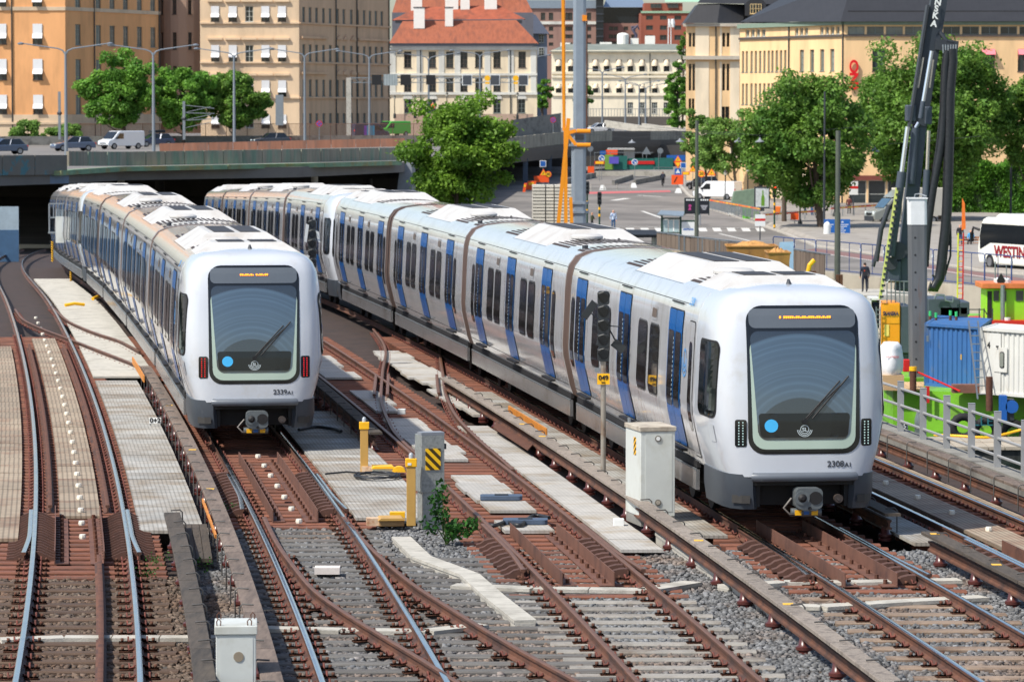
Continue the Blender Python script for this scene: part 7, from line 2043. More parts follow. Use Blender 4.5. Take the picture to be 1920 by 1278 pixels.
m = MB(); m.tube([P(1752, 560, 185.8), P(1756, 552, 185.8), P(1770, 553, 185.8), P(1773, 563, 185.8), P(1786, 566, 185.8), P(1788, 556, 185.8)], .05, 6); m.build('pipework', STEEL, t, world=True)
t = thing('stake_rack', 'rusty rack with four green tipped stakes on the blue container', 'rack', P(1767, 612, 163))
for px, py in ((1744, 583), (1755, 586), (1782, 582), (1793, 584)):
  p0, p1, p2 = P(px, 614, 163), P(px, py + 9, 163), P(px, py, 163)
  m = MB(); m.cyl(p0, p1, .06, n=8); m.mi = 1; m.cyl(p1, p2, .062, n=8); m.build('stake', [RUST, mat('tip_green', C(60, 190, 110), 0.5)], t, world=True)
m = MB(); m.beam(P(1744, 608, 163), P(1793, 606, 163), .12, .1); m.build('bar', RUST, t, world=True)
BY = 200.0
t = thing('work_boat', 'red work boat with a lime green wheelhouse', 'boat', P(1880, 640, BY))
def bp(px, py, dy=0.0): return P(px, py, BY + dy) - V(t.location)
m = MB(); a = bp(1812, 598); pl_ = [(bp(1812, 0).x, 1.0), (bp(1840, 0).x, -.6), (bp(2010, 0).x, -.6), (bp(2010, 0).x, 4), (bp(1840, 0).x, 4)]
m.prism(pl_, (0, 0, bp(0, 660).z), (1, 0, 0), (0, 1, 0), (0, 0, bp(0, 600).z - bp(0, 660).z)); m.build('hull', REDP, t)
def wbox(name, mm, px0, px1, py0, py1, dy, dep, bevel=0.0):
  a, b = bp(px0, py1, dy), bp(px1, py0, dy); m = MB(); m.box(a.x, b.x, dy, dy + dep, a.z, b.z); return m.build(name, mm, t, bevel=bevel)
wbox('wheelhouse', mat('lime_cabin', C(140, 206, 40), 0.45, var=0.06), 1849, 1962, 541, 604, .4, 2.4, .04)
for x0, x1 in ((1863, 1873), (1878, 1887), (1905, 1919), (1926, 1940)): wbox('window', PANE, x0, x1, 545, 564, .36, .05);
wbox('doorway', BLACK, 1851, 1860, 546, 596, .37, .04); wbox('roof', mat('rusty_orange_roof', C(200, 110, 62), 0.7, var=0.2), 1841, 1965, 531, 541, .1, 3, .03); wbox('roof_light_box', WHITEP, 1868, 1896, 522, 534, .6, 1.2, .08)
m = MB(); m.cyl(bp(1880, 607, .1), bp(1880, 534, .1), .12, n=10); m.cyl(bp(1866, 522, .5), bp(1866, 490, .5), .04, n=6); m.cyl(bp(1887, 522, .5), bp(1887, 498, .5), .03, n=6); m.build('masts', STEEL, t)
m = MB(); m.obox(bp(1877, 526, .3), (.12, 0, .2), (0, .02, 0), (-.12, 0, .2)); m.build('day_mark', BLACK, t)
m = MB()
for px in (1836, 1845, 1861): m.cyl(bp(px, 606, -.4), bp(px, 578, -.4), .035, n=6)
m.tube([bp(1815, 580, -.4), bp(1845, 580, -.4), bp(1862, 606, -.4)], .03, 6); m.build('guard_rail', DARK, t)
m = MB(); m.lathe([(.14, 0), (.17, .3)], bp(1889, 606, -.3), 12); m.build('bucket', WHITEP, t)
t = thing('survey_ladder', 'red and yellow ladder standing upright at the quay', 'ladder', P(1801, 566, 226))
for px, mm in ((1795, mat('neon_yellow', C(220, 226, 60), 0.5)), (1805, REDP)):
  p0, p1 = P(px, 566, 226) - V(t.location), P(px + 1.5, 437, 226) - V(t.location); m = MB(); m.beam(p0, p1, .08, .06); m.build('stile', mm, t)
for i in range(12):
  py = 560 - i * 10; m = MB(); m.cyl(P(1795.5, py, 226) - V(t.location), P(1805.5, py, 226) - V(t.location), .025, n=6); m.build('rung', YELLOW if i % 2 else REDP, t)
# ------------------------------------------------------------------ bus, truck, white van
BW = mat('bus_white', C(226, 226, 216), 0.3, var=0.03, coat=0.4); MAR = mat('maroon_letters', C(136, 22, 34), 0.4)
p = GS(1834, 503); hb_ = V((.33, -.94, 0)).normalized();
t = thing('coach', 'white coach with large maroon WESTIN lettering at the right edge', 'coach', V((p.x, p.y, -4.19)))
bd = V((.40, -.92, 0)).normalized(); bn = V((bd.y, -bd.x, 0))    # rear-ward direction along the visible side and its outward normal
t.rotation_euler = (0, 0, math.atan2(bd.y, bd.x))
prof = [(0.1, .35), (-.12, .9), (-.1, 1.6), (.2, 2.9), (.55, 3.35), (1.0, 3.5), (11.5, 3.5), (11.8, 3.2), (11.9, .35)]
m = MB(); m.prism(prof, (0, 0, 0), (1, 0, 0), (0, 0, 1), (0, 2.5, 0)); m.build('body', BW, t, bevel=.12)
m = MB(); m.prism([(1.6, 1.78), (.25, 1.3), (.18, 2.2), (.45, 3.05), (11.6, 3.05), (11.6, 1.78)], (0, -.012, 0), (1, 0, 0), (0, 0, 1), (0, .02, 0)); m.build('window_band', GLASSD, t)
m = MB(); m.prism([(-.13, .95), (-.13, 1.6), (.17, 2.95), (.14, 2.95), (-.17, 1.6), (-.17, .95)], (0, .15, 0), (1, 0, 0), (0, 0, 1), (0, 2.2, 0)); m.build('windscreen', GLASSD, t)
m = MB(); m.prism([(1.6, 3.5), (2.2, 3.75), (6, 3.78), (6.6, 3.5)], (0, .3, 0), (1, 0, 0), (0, 0, 1), (0, 1.9, 0)); m.build('roof_unit', BW, t, bevel=.08)
m = MB(); m.prism([(1.55 + .55 * math.cos(R(a)), .38 + .62 * math.sin(R(a))) for a in range(0, 181, 15)], (0, -.014, 0), (1, 0, 0), (0, 0, 1), (0, .02, 0)); m.build('wheel_arch', BLACK, t)
for x in (1.55, 8.6):
  m = MB(); m.cyl((x, -.03, .5), (x, .3, .5), .5, n=20); m.mi = 1; m.cyl((x, -.05, .5), (x, -.03, .5), .3, n=16); m.build('wheel', [TYRE, RIM], t, smooth=40)
m = MB(); m.tube([(-.05, .1, 2.6), (-.5, -.1, 2.75), (-.62, -.15, 2.3)], .09, 8); m.obox((-.62, -.15, 2.1), (.06, 0, 0), (0, .12, 0), (0, 0, .32)); m.build('mirror', BLACK, t, smooth=50)
lettering('WESTIN', 1.05, MAR, t, (4.15, -.03, 1.2), (1, 0, 0), (0, 0, 1), bold=.03, depth=.01, sx=1.05)
p = GS(1640, 424); VG = paint('silver_grey_van', (146, 150, 144))
t = thing('box_truck', 'silver grey van truck with a pale box body parked under the trees', 'truck', V((p.x, p.y, street_z(p.y) + .13)))
td = V((.93, .36, 0)); t.rotation_euler = (0, 0, math.atan2(td.y, td.x))
m = MB(); m.prism([(0, .4), (-.1, .8), (.05, 1.15), (.95, 1.45), (1.75, 2.3), (2.2, 2.45), (2.7, 2.45), (2.7, .4)], (0, 0, 0), (1, 0, 0), (0, 0, 1), (0, 2.0, 0)); m.build('cab', VG, t, bevel=.08)
m = MB(); m.prism([(1.75, 2.42), (2.7, 3.1), (2.75, 3.1), (2.75, 2.42)], (0, .1, 0), (1, 0, 0), (0, 0, 1), (0, 1.8, 0)); m.build('wind_deflector', VG, t, bevel=.05)
m = MB(); m.prism([(.98, 1.5), (1.72, 2.28), (1.68, 2.32), (.92, 1.52)], (0, .12, 0), (1, 0, 0), (0, 0, 1), (0, 1.76, 0)); m.build('windscreen', mat('bluish_glass', C(70, 96, 116), 0.06, spec=0.8), t)
m = MB(); m.prism([(1.25, 1.4), (1.95, 2.2), (2.55, 2.2), (2.55, 1.4)], (0, -.012, 0), (1, 0, 0), (0, 0, 1), (0, .02, 0)); m.build('side_window', GLASSD, t)
m = MB(); m.box(-.13, .02, .15, 1.85, .35, .75); m.build('bumper', DARK, t); m = MB(); m.box(-.14, 0, .5, 1.5, .85, 1.05); m.build('grille', BLACK, t)
for y in (.05, 1.6):
  m = MB(); m.box(-.04, .1, y, y + .35, .95, 1.2); m.build('headlight', HEADL, t)
m = MB(); m.box(2.75, 7.6, -.1, 2.15, .75, 3.25); m.build('box_body', mat('pale_box_body', C(206, 200, 186), 0.6, var=0.06), t, bevel=.03)
for x in (.95, 5.9):
  m = MB(); m.cyl((x, -.02, .36), (x, .25, .36), .36, n=18); m.mi = 1; m.cyl((x, -.035, .36), (x, -.02, .36), .2, n=12); m.build('wheel', [TYRE, RIM], t, smooth=40)
m = MB(); m.obox((1.1, -.25, 1.6), (.06, 0, 0), (0, .1, 0), (0, 0, .18)); m.build('mirror', BLACK, t)
p = GS(1345, 377)
t = vehicle('panel_van', 'white panel van parked behind the black poster boards', 'van', V((p.x, p.y, street_z(p.y) + .13)), R(150), 'van', paint('white_panel_van', (226, 228, 230)), None)
p = GS(1318, 358)
t = vehicle('dark_pickup', 'dark pickup partly hidden behind the white panel van', 'car', V((p.x, p.y, street_z(p.y) + .13)), R(120), 'car', paint('dark_pickup_paint', (36, 38, 42)), None)
# ------------------------------------------------------------------ street furniture
def sthing(name, label, cat, px, py, group=None, dz=.0):
  p = GS(px, py); p.z = street_z(p.y) + dz
  return thing(name, label, cat, p, 0, group), p.y
def lz(t, py): return zat(py, t.location.y) - t.location.z
def lx(t, px): return px2(px, t.location.y) - t.location.x
MASTG = mat('mast_grey_paint', C(140, 152, 164), 0.45, 0.2, var=0.1, scale=1.2)
MY = 302.0
t = thing('steel_mast', 'tall thick grey steel mast rising behind train 2308', 'mast', (px2(1085, MY), MY, -4.2))
z = lambda py: zat(py, MY) + 4.2
m = MB(); m.prism(rrect(1.15, 1.0, .25, 2), (0, 0, 0), (1, 0, 0), (0, 1, 0), (0, 0, z(250))); m.build('lower_shaft', MASTG, t)
m = MB(); m.prism(rrect(1.0, .9, .22, 2), (.06, 0, z(250)), (1, 0, 0), (0, 1, 0), (0, 0, z(-30) - z(250))); m.build('upper_shaft', MASTG, t)
for py in (246, 272, 380, 397): m = MB(); m.box(-.78, .78, -.6, .6, z(py + 2.5), z(py - 2)); m.build('flange', MASTG, t)
m = MB(); m.cyl((.62, -.45, z(246)), (.62, -.45, z(40)), .06, n=8); m.build('cable_pipe', RUST, t)
m = MB(); m.box(.25, .62, -.6, -.4, z(40), z(29)); m.build('hook_block', ORANGE, t)
m = MB(); m.box(-.3, .4, -.62, -.45, z(262), z(252)); m.build('hatch', DARK, t)
ORL = mat('crane_orange', C(240, 150, 20), 0.45, var=0.06)
t = thing('orange_crane_boom', 'thin orange lattice boom with splayed legs left of the grey mast', 'crane', (px2(1062, 300), 300, -4.2))
def q(px, py, dy=0): return V((px2(px, 300 + dy) - t.location.x, dy, zat(py, 300 + dy) + 4.2))
def legs(name, a, b, w): m = MB(); m.beam(q(*a), q(*b), w, w); m.build(name, ORL, t)
legs('boom_chord', (1054.5, -15), (1057, 245), .2); legs('boom_chord', (1057.5, -15), (1059, 245), .12)
for i in range(9):
  m = MB(); m.beam(q(1054.5 + i * .2, 70 + i * 18), q(1057.8 + i * .15, 79 + i * 18), .08, .08); m.build('lattice_bar', ORL, t)
legs('leg', (1066, 222), (1047, 418), .3); legs('leg', (1060, 240), (1061, 418), .28); legs('leg', (1070, 370), (1072, 420), .26)
legs('stay', (1062, 250), (1080, 245), .28); legs('stay', (1064, 252), (1080, 272), .26)
for py in (246, 272): m = MB(); m.cyl(q(1081, py, -.5), q(1107, py, -.5), .17, n=8); m.build('clamp_pin', ORL, t)
SLABM = mat('pale_concrete_slab', C(204, 198, 184), 0.9, var=0.1, scale=1.5, rnd=0.06)
t, _ = sthing('concrete_slab_stack', 'tall stack of pale concrete slabs left of the grey mast', 'slab stack', 1035, 432)
n = 12
for i in range(n):
  z0, z1 = lz(t, 420 - (420 - 346) * i / n), lz(t, 420 - (420 - 346) * (i + 1) / n)
  for k, (a, b) in enumerate(((998, 1022), (1024, 1038), (1040, 1072))):
    m = MB(); m.box(lx(t, a), lx(t, b), -.3 * (k == 2), 2.6, z0 + .03, z1 - .05); m.build('slab', SLABM, t)
m = MB(); m.box(lx(t, 999), lx(t, 1071), .3, 2.2, 0, lz(t, 348)); m.build('packing', DARK, t)
def traffic_light(px, py, top, label, lit=None, bands=True, two=False):
  t, Y = sthing('traffic_light', label, 'traffic light', px, py, 'traffic lights')
  H = lz(t, top)
  m = MB(); m.cyl((0, 0, 0), (0, 0, H - .9), .08, n=10); m.build('pole', GREEN, t)
  if bands:
    for f_ in (.06, .38, .55): m = MB(); m.cyl((0, 0, H * f_), (0, 0, H * f_ + .22), .1, n=10); m.build('yellow_band', YELLOW, t)
  m = MB(); m.prism(rrect(.36, 1.1, .08), (0, -.15, H - .55), (1, 0, 0), (0, 0, 1), (0, .3, 0)); m.build('head', SIGB, t)
  for i in range(3):
    m = MB(); m.cyl((0, -.17, H - .2 - i * .34), (0, -.15, H - .2 - i * .34), .12, n=14)
    m.build('lens', mat('lit_red_lens', C(255, 40, 20), 0.4, var=0, emis=3.0) if lit == i else GLASSD, t)
    if i < 3: m = MB(); m.tube([(-.13, -.15, H - .2 - i * .34), (-.1, -.32, H - .1 - i * .34), (.1, -.32, H - .1 - i * .34), (.13, -.15, H - .2 - i * .34)], .02, 5); m.build('hood', SIGB, t)
  return t
traffic_light(1101, 432, 340, 'left traffic light pole beside the grey mast'); traffic_light(1124, 434, 360, 'right traffic light pole with yellow bands beside the striped shirt man'); traffic_light(1452, 431, 347, 'traffic light showing red beside the poster board', lit=0)
for px, top, py, w, lab in ((1306, 226, 460, .17, 'olive green tram style pole carrying black poster boards'), (1570, 245, 525, .19, 'grey green pole in front of the blue notice boards'), (1545, 172, 440, .1, 'thin dark pole in front of the big street tree'), (1895, 196, 410, .1, 'thin dark pole above the hedge at right'), (1600, 340, 408, .06, 'thin bus stop post before the shop windows'), (1425, 400, 450, .05, 'thin post of the small red and white stop sign')):
  t, Y = sthing('pole', lab, 'pole', px, py); H = lz(t, top)
  m = MB(); m.cyl((0, 0, 0), (0, 0, H * .45), w, n=12); m.build('lower_section', mat('olive_pole', C(84, 90, 80), 0.5) if w > .12 else DARK, t); m = MB(); m.cyl((0, 0, H * .45), (0, 0, H), w * .8, n=12); m.build('upper_section', mat('olive_pole', C(84, 90, 80), 0.5) if w > .12 else DARK, t)
  if px in (1600, 1425):
    y0, y1 = (340, 376) if px == 1600 else (402, 424)
    zc = (lz(t, y0) + lz(t, y1)) / 2
    m = MB(); w_ = .42; hh = (lz(t, y0) - lz(t, y1)) * (.35 if px == 1600 else .5); m.box(-w_, w_, -.08, -.03, lz(t, y0) - hh * 2, lz(t, y0)); m.mi = 1; m.box(-w_, w_, -.09, -.08, lz(t, y0) - hh * 1.1, lz(t, y0) - hh * .7); m.build('stop_sign', [WHITEP, REDP], t)
LAMPY = [(1425, 265, 330, 'hanging street lamp left of the big tree'), (1640, 283, 335, 'hanging street lamp before the right tree'), (1385, 265, 345, 'hanging street lamp above the small trees'), (1275, 265, 380, 'hanging street lamp above the works signs'), (1185, 267, 420, 'hanging street lamp before the overpass')]
for px, py, Y, lab in LAMPY:
  t = thing('hanging_lamp', lab, 'street lamp', P(px, py, Y), group='lamps hanging on street wires')
  m = MB(); m.lathe([(.08, .3), (.12, .15), (.42, -.02), (.42, -.08), (.1, -.06)], n=16); m.build('shade', GREYP, t, smooth=50)
  m = MB(); m.cyl((0, 0, .25), (0, 0, .5), .05, n=6); m.tube([(-9, 2, 1.2), (0, 0, .5), (9, -2, 1.3)], .018, 4); m.build('wire', DARK, t)
def lantern(px, py, top, label, Y=None):
  if Y is None: t, Y = sthing('lantern_post', label, 'lantern', px, py, 'old style black lanterns')
  else: t = thing('lantern_post', label, 'lantern', P(px, py, Y), 0, 'old style black lanterns')
  H = zat(top, t.location.y) - t.location.z
  m = MB(); m.lathe([(.2, 0), (.2, H * .16), (.12, H * .2), (.07, H * .25), (.06, H * .8), (.1, H * .81)], n=10); m.build('post', LANT, t, smooth=50)
  m = MB(); m.lathe([(.1, 0), (.2, H * .1), (.22, H * .11), (.05, H * .17), (.02, H * .19)], (0, 0, H * .81), 8); m.build('lantern_head', LANT, t)
  m = MB(); m.lathe([(.12, H * .015), (.2, H * .095)], (0, 0, H * .81), 8); m.build('glass', mat('lantern_glass', C(190, 186, 170), 0.2), t)
for px, py, top, lab in ((1402, 385, 308, 'black lantern left of the poster board'), (1500, 430, 345, 'black lantern between the two large tree trunks'), (1565, 412, 345, 'black lantern right of the big tree trunk'), (1360, 378, 318, 'slim dark lantern post beside the white panel van')): lantern(px, py, top, lab)
for px, py, top, lab in ((740, 222, 178, 'black lantern at the left corner of the pale yellow building'), (778, 222, 178, 'black lantern before the second arch of the pale yellow building'), (838, 222, 172, 'double black lantern at the middle of the pale yellow building'), (970, 225, 172, 'black lantern at the right end of the pale yellow building')): lantern(px, py, top, lab, 570)
NB = mat('notice_blue', C(24, 92, 168), 0.5, var=0.03)
for x0, x1, lab in ((1545, 1566, 'left blue notice board with white print on the quay street'), (1573, 1594, 'right blue notice board with white print on the quay street')):
  t, Y = sthing('notice_board', lab, 'notice board', (x0 + x1) / 2, 446, 'blue notice boards')
  a, b = lx(t, x0), lx(t, x1); z1, z0 = lz(t, 411), lz(t, 443)
  m = MB(); m.box(a, b, -.05, .05, z0, z1); m.build('board', NB, t); m = MB(); m.box(a + .1, a + .16, .06, .12, 0, z0); m.box(b - .16, b - .1, .06, .12, 0, z0); m.build('legs', DARK, t)
  m = MB()
  for i, (f0, f1) in enumerate(((.1, .85), (.1, .7), (.1, .45), (.1, .6), (.1, .5), (.1, .55))):
    zz = z1 - (.38 + i * .13) * (z1 - z0) / 1.15; m.box(a + (b - a) * f0, a + (b - a) * f1, -.056, -.05, zz, zz + .05)
  m.prism([(.0, 0), (.2, .05), (.12, .14), (.02, .12)], (a + .2, -.056, z1 - .3), (1, 0, 0), (0, 0, 1), (0, .006, 0)); m.build('print', WHITEP, t)
for x0, x1, lab, cc in ((1284, 1303, 'left black poster board on the olive pole with a pink figure', C(180, 60, 130)), (1311, 1329, 'right black poster board on the olive pole with white text', C(190, 190, 196))):
  t, Y = sthing('poster_board', lab, 'poster', (x0 + x1) / 2, 462, 'black poster boards')
  a, b = lx(t, x0), lx(t, x1); z1, z0 = lz(t, 371), lz(t, 401)
  m = MB(); m.box(a, b, -.06, .06, z0, z1); m.build('board', mat('poster_black', C(28, 30, 38), 0.4), t)
  m = MB(); c = (a + b) / 2
  if 'pink' in lab: m.prism(circle(.12, 10, c, z0 + (z1 - z0) * .5), (0, -.066, 0), (1, 0, 0), (0, 0, 1), (0, .006, 0)); m.prism([(c - .14, z0 + .3), (c + .1, z0 + .3), (c + .05, z0 + .55), (c - .04, z0 + .55)], (0, -.066, 0), (1, 0, 0), (0, 0, 1), (0, .006, 0))
  else:
    for i in range(4): m.box(c - .28 + .05 * i, c + .28 - .05 * i, -.066, -.06, z0 + .62 - i * .1, z0 + .67 - i * .1)
  m.build('print', flat('poster_print_' + ('pink' if 'pink' in lab else 'white'), cc), t)
  m = MB()
  for i in range(4): x = a + (b - a) * (.12 + i * .22); m.box(x, x + (b - a) * .16, -.067, -.061, z1 - .22, z1 - .1)
  m.build('headline', WHITEP, t)
  m = MB(); m.beam((a, 0, z0 - .1), (a, 0, z1), .08); m.beam((b, 0, z0 - .1), (b, 0, z1), .08); m.build('frame', GREEN, t)
t, Y = sthing('bus_shelter', 'dark green bus shelter with glass panels and grey roof', 'bus shelter', 1265, 448)
x0, x1 = lx(t, 1240), lx(t, 1302)
for px in (1241, 1276): m = MB(); m.box(lx(t, px) - .08, lx(t, px) + .08, -.08, .08, 0, lz(t, 402)); m.build('post', GREEN, t)
m = MB(); m.add([(lx(t, 1232), -.5, lz(t, 401)), (lx(t, 1280), -.5, lz(t, 404)), (lx(t, 1286), 1.4, lz(t, 397)), (lx(t, 1240), 1.4, lz(t, 395))] + [(lx(t, 1232), -.5, lz(t, 403)), (lx(t, 1280), -.5, lz(t, 406)), (lx(t, 1286), 1.4, lz(t, 399)), (lx(t, 1240), 1.4, lz(t, 397))], [(0, 1, 2, 3), (7, 6, 5, 4), (0, 4, 5, 1), (1, 5, 6, 2), (2, 6, 7, 3), (3, 7, 4, 0)]); m.build('roof', mat('shelter_roof', C(140, 152, 160), 0.4, 0.3), t)
for a, b in ((1243, 1252), (1254, 1262), (1264, 1273)): m = MB(); m.box(lx(t, a), lx(t, b), -.02, .02, lz(t, 435), lz(t, 412)); m.build('glass_panel', mat('shelter_glass', C(176, 196, 196), 0.1), t)
m = MB(); m.box(lx(t, 1242), lx(t, 1276), -.05, .05, lz(t, 411), lz(t, 408)); m.box(lx(t, 1242), lx(t, 1276), -.05, .05, lz(t, 437), lz(t, 435)); m.box(lx(t, 1276), lx(t, 1303), -.05, .05, lz(t, 416), lz(t, 413)); m.build('rail', GREEN, t)
m = MB(); m.box(lx(t, 1278), lx(t, 1303), -.06, .06, lz(t, 441), lz(t, 416)); m.build('advert_panel', WHITEP, t); lettering('UNTUNA', .2, BLUEP, t, (lx(t, 1290.5), -.07, lz(t, 430)), bold=.012)
t, Y = sthing('advert_board', 'upright advert board showing a green bottle', 'advert board', 1429, 402)
m = MB(); m.box(lx(t, 1414), lx(t, 1443), -.12, .12, lz(t, 391), lz(t, 350)); m.build('frame', DARK, t); m = MB(); m.box(lx(t, 1416.5), lx(t, 1441), -.135, -.122, lz(t, 388), lz(t, 353)); m.build('poster', mat('poster_pale', C(188, 194, 194), 0.5, var=0.25, scale=3), t)
m = MB(); cx_ = lx(t, 1430); zb = lz(t, 386); hh = lz(t, 357) - zb; m.prism([(-.16, 0), (.16, 0), (.16, hh * .55), (.06, hh * .75), (.06, hh), (-.06, hh), (-.06, hh * .75), (-.16, hh * .55)], (cx_, -.145, zb), (1, 0, 0), (0, 0, 1), (0, .008, 0)); m.build('bottle_print', mat('bottle_green_print', C(96, 140, 40), 0.4), t)
m = MB(); m.box(lx(t, 1425), lx(t, 1433), -.1, .1, 0, lz(t, 391)); m.build('foot', DARK, t)
ORS = mat('works_orange', C(240, 90, 30), 0.5, var=0.04); YES = mat('works_yellow', C(250, 190, 30), 0.5, var=0.04)
def tri(m, cx, cz, s, y): m.prism([(cx - s, cz - s * .6), (cx + s, cz - s * .6), (cx, cz + s * 1.05)], (0, y, 0), (1, 0, 0), (0, 0, 1), (0, .02, 0))
def works_tri(px, py, s_px, base, label):
  t, Y = sthing('warning_sign', label, 'road sign', px, base, 'triangular works signs'); s = s_px / F_PX * Y; zc = lz(t, py)
  m = MB(); m.cyl((0, .05, 0), (0, .05, zc), .04, n=6); m.build('post', STEEL, t)
  m = MB(); tri(m, 0, zc, s, 0); m.build('border', REDOR, t); m = MB(); tri(m, 0, zc, s * .72, -.012); m.build('face', YES, t)
  m = MB(); m.prism([(-s * .28, -s * .3), (s * .05, -s * .05), (s * .12, s * .3), (-s * .02, s * .25), (-s * .12, 0)], (0, -.02, zc), (1, 0, 0), (0, 0, 1), (0, .006, 0)); m.build('symbol', BLACK, t)
works_tri(1019, 325, 8, 352, 'works warning triangle left of the grey mast'); works_tri(1334, 324, 8, 372, 'works warning triangle right of the speed sign'); works_tri(1299, 318, 7, 370, 'small works warning triangle left of the olive pole'); works_tri(1271, 299, 7, 350, 'upper works warning sign above the crossing sign')
def street_disc(px, py, r_px, base, label, style):
  t, Y = sthing('road_sign', label, 'road sign', px, base, 'round street signs'); r = r_px / F_PX * Y; zc = lz(t, py)
  m = MB(); m.cyl((0, .05, 0), (0, .05, zc), .04, n=6); m.build('post', STEEL, t)
  m = MB(); m.prism(circle(r, 20), (0, 0, zc), (1, 0, 0), (0, 0, 1), (0, .025, 0)); m.build('disc', style[0], t); m = MB(); m.prism(circle(r * .78, 20), (0, -.012, zc), (1, 0, 0), (0, 0, 1), (0, .01, 0)); m.build('face', style[1], t)
  if style[2] == 'arrow': m = MB(); m.prism([(-.5 * r, .6 * r), (-.62 * r, .48 * r), (.1 * r, -.2 * r), (-.2 * r, -.5 * r), (.55 * r, -.55 * r), (.5 * r, .2 * r), (.22 * r, -.08 * r)], (0, -.022, zc), (1, 0, 0), (0, 0, 1), (0, .006, 0)); m.build('arrow', WHITEP, t)
  elif style[2]: lettering(style[2], r * 1.2, BLACK, t, (0, -.02, zc), bold=.01)
street_disc(1315, 326, 6.5, 372, 'round yellow speed sign reading 30 beside the olive pole', (REDOR, YES, '30')); street_disc(1028, 327, 6, 352, 'round yellow speed sign reading 30 left of the grey mast', (REDOR, YES, '30'))
street_disc(1128, 297, 6, 338, 'left blue keep right arrow sign before the works fence', (WHITEP, BLUEP, 'arrow')); street_disc(1190, 304, 6, 345, 'right blue keep right arrow sign before the works fence', (WHITEP, BLUEP, 'arrow'))
street_disc(1107, 279, 5.5, 330, 'grey back of a round sign left of the works fence', (STEEL, STEEL, '')); street_disc(1238, 283, 5.5, 330, 'grey back of a round sign right of the works fence', (STEEL, STEEL, ''))
def panel_sign(px, py, w_px, h_px, base, label, mm, face=None):
  t, Y = sthing('panel_sign', label, 'sign', px, base, 'rectangular street signs'); w, h = w_px / F_PX * Y / 2, h_px / F_PX * Y / 2; zc = lz(t, py)
  m = MB(); m.cyl((0, .05, 0), (0, .05, zc), .04, n=6); m.build('post', STEEL, t); m = MB(); m.box(-w, w, 0, .03, zc - h, zc + h); m.build('plate', mm, t)
  if face: m = MB(); m.box(-w * .8, w * .8, -.012, 0, zc - h * .8, zc + h * .8); m.build('face', face, t)
  return t, w, h, zc
panel_sign(1018, 307, 12, 12, 352, 'blue and white square sign left of the grey mast', WHITEP, BLUEP); panel_sign(1281, 310, 11, 11, 352, 'blue and white square sign above the barrier', WHITEP, BLUEP)
t, w, h, zc = panel_sign(1271, 322, 12, 12, 352, 'blue pedestrian crossing sign below the yellow sign', BLUEP); m = MB(); tri(m, 0, zc, w * .75, -.012); m.build('white_triangle', WHITEP, t)
t, w, h, zc = panel_sign(1270, 337, 22, 18, 352, 'orange diversion board with black arrows', ORS)
m = MB(); m.obox((-w * .3, -.01, zc), (w * .25, 0, h * .6), (0, .005, 0), (.05, 0, -.03)); m.build('arrow', BLACK, t)
panel_sign(1015, 336, 28, 12, 352, 'orange works board left of the grey mast', ORS); panel_sign(1108, 318, 12, 12, 338, 'orange works board at the left end of the works fence', ORS); panel_sign(1490, 406, 15, 12, 430, 'orange red notice on the taped barrier', ORS)
panel_sign(1124, 305, 19, 6, 340, 'red and yellow chevron board on the works fence', REDP, YES); panel_sign(1286, 325, 14, 6, 352, 'red and yellow chevron board by the square sign', REDP, YES)
t, Y = sthing('warning_sign', 'grey back of a triangular sign above the works fence', 'road sign', 1212, 330); zc = lz(t, 284)
m = MB(); tri(m, 0, zc, .6, 0); m.build('plate', STEEL, t); m = MB(); m.cyl((0, .05, 0), (0, .05, zc), .04, n=6); m.build('post', STEEL, t)
t, Y = sthing('warning_sign', 'yellow inverted triangle sign above the crossing sign', 'road sign', 1271, 351); zc = lz(t, 308)
m = MB(); m.prism([(-.5, .3), (.5, .3), (0, -.5)], (0, -.05, zc), (1, 0, 0), (0, 0, 1), (0, .03, 0)); m.build('border', REDOR, t); m = MB(); m.prism([(-.33, .2), (.33, .2), (0, -.33)], (0, -.065, zc), (1, 0, 0), (0, 0, 1), (0, .01, 0)); m.build('face', YES, t)
TARP = mat('green_tarp', C(24, 96, 88), 0.7, var=0.15, bump=0.5, bscale=2)
t = thing('works_fence', 'mesh works fence hung with dark green tarps below the overpass', 'fence', GS(1200, 330))
def wp(px, py): p = P(px, py, 478); return p
for x0, x1, y0, y1, mm, nm in ((1150, 1176, 292, 318, TARP, 'tarp'), (1177, 1226, 297, 318, TARP, 'tarp'), (1227, 1262, 296, 318, TARP, 'tarp'), (1134, 1150, 290, 318, mat('olive_tarp', C(110, 150, 60), 0.7), 'tarp'), (1142, 1160, 294, 307, mat('violet_banner', C(90, 80, 180), 0.6), 'banner'), (1172, 1227, 302, 308, REDP, 'banner'), (1125, 1136, 283, 291, BLUEP, 'cover'), (1136, 1158, 281, 290, REDOR, 'cover'), (1250, 1285, 291, 301, BLUEP, 'cover')):
  m = MB(); BX(m, x0, x1, y0, y1, 478 + random.uniform(-.3, .3) + (-.4 if nm == 'banner' else 0), .08); m.build(nm, mm, t, world=True)
for px in range(1115, 1265, 30):
  m = MB(); m.cyl(wp(px, 320), wp(px, 285), .04, n=6); m.build('post', STEEL, t, world=True)
m = MB(); m.beam(wp(1115, 286), wp(1225, 286), .06); m.beam(wp(1115, 314), wp(1262, 314), .06); m.build('rail', STEEL, t, world=True)
m = MB(); BX(m, 1170, 1190, 280, 300, 485, 2); BX(m, 1140, 1190, 278, 281, 484, 3); m.build('site_hut', mat('pale_site_hut', C(176, 176, 172), 0.7), label='pale grey site hut behind the works fence', cat='hut')
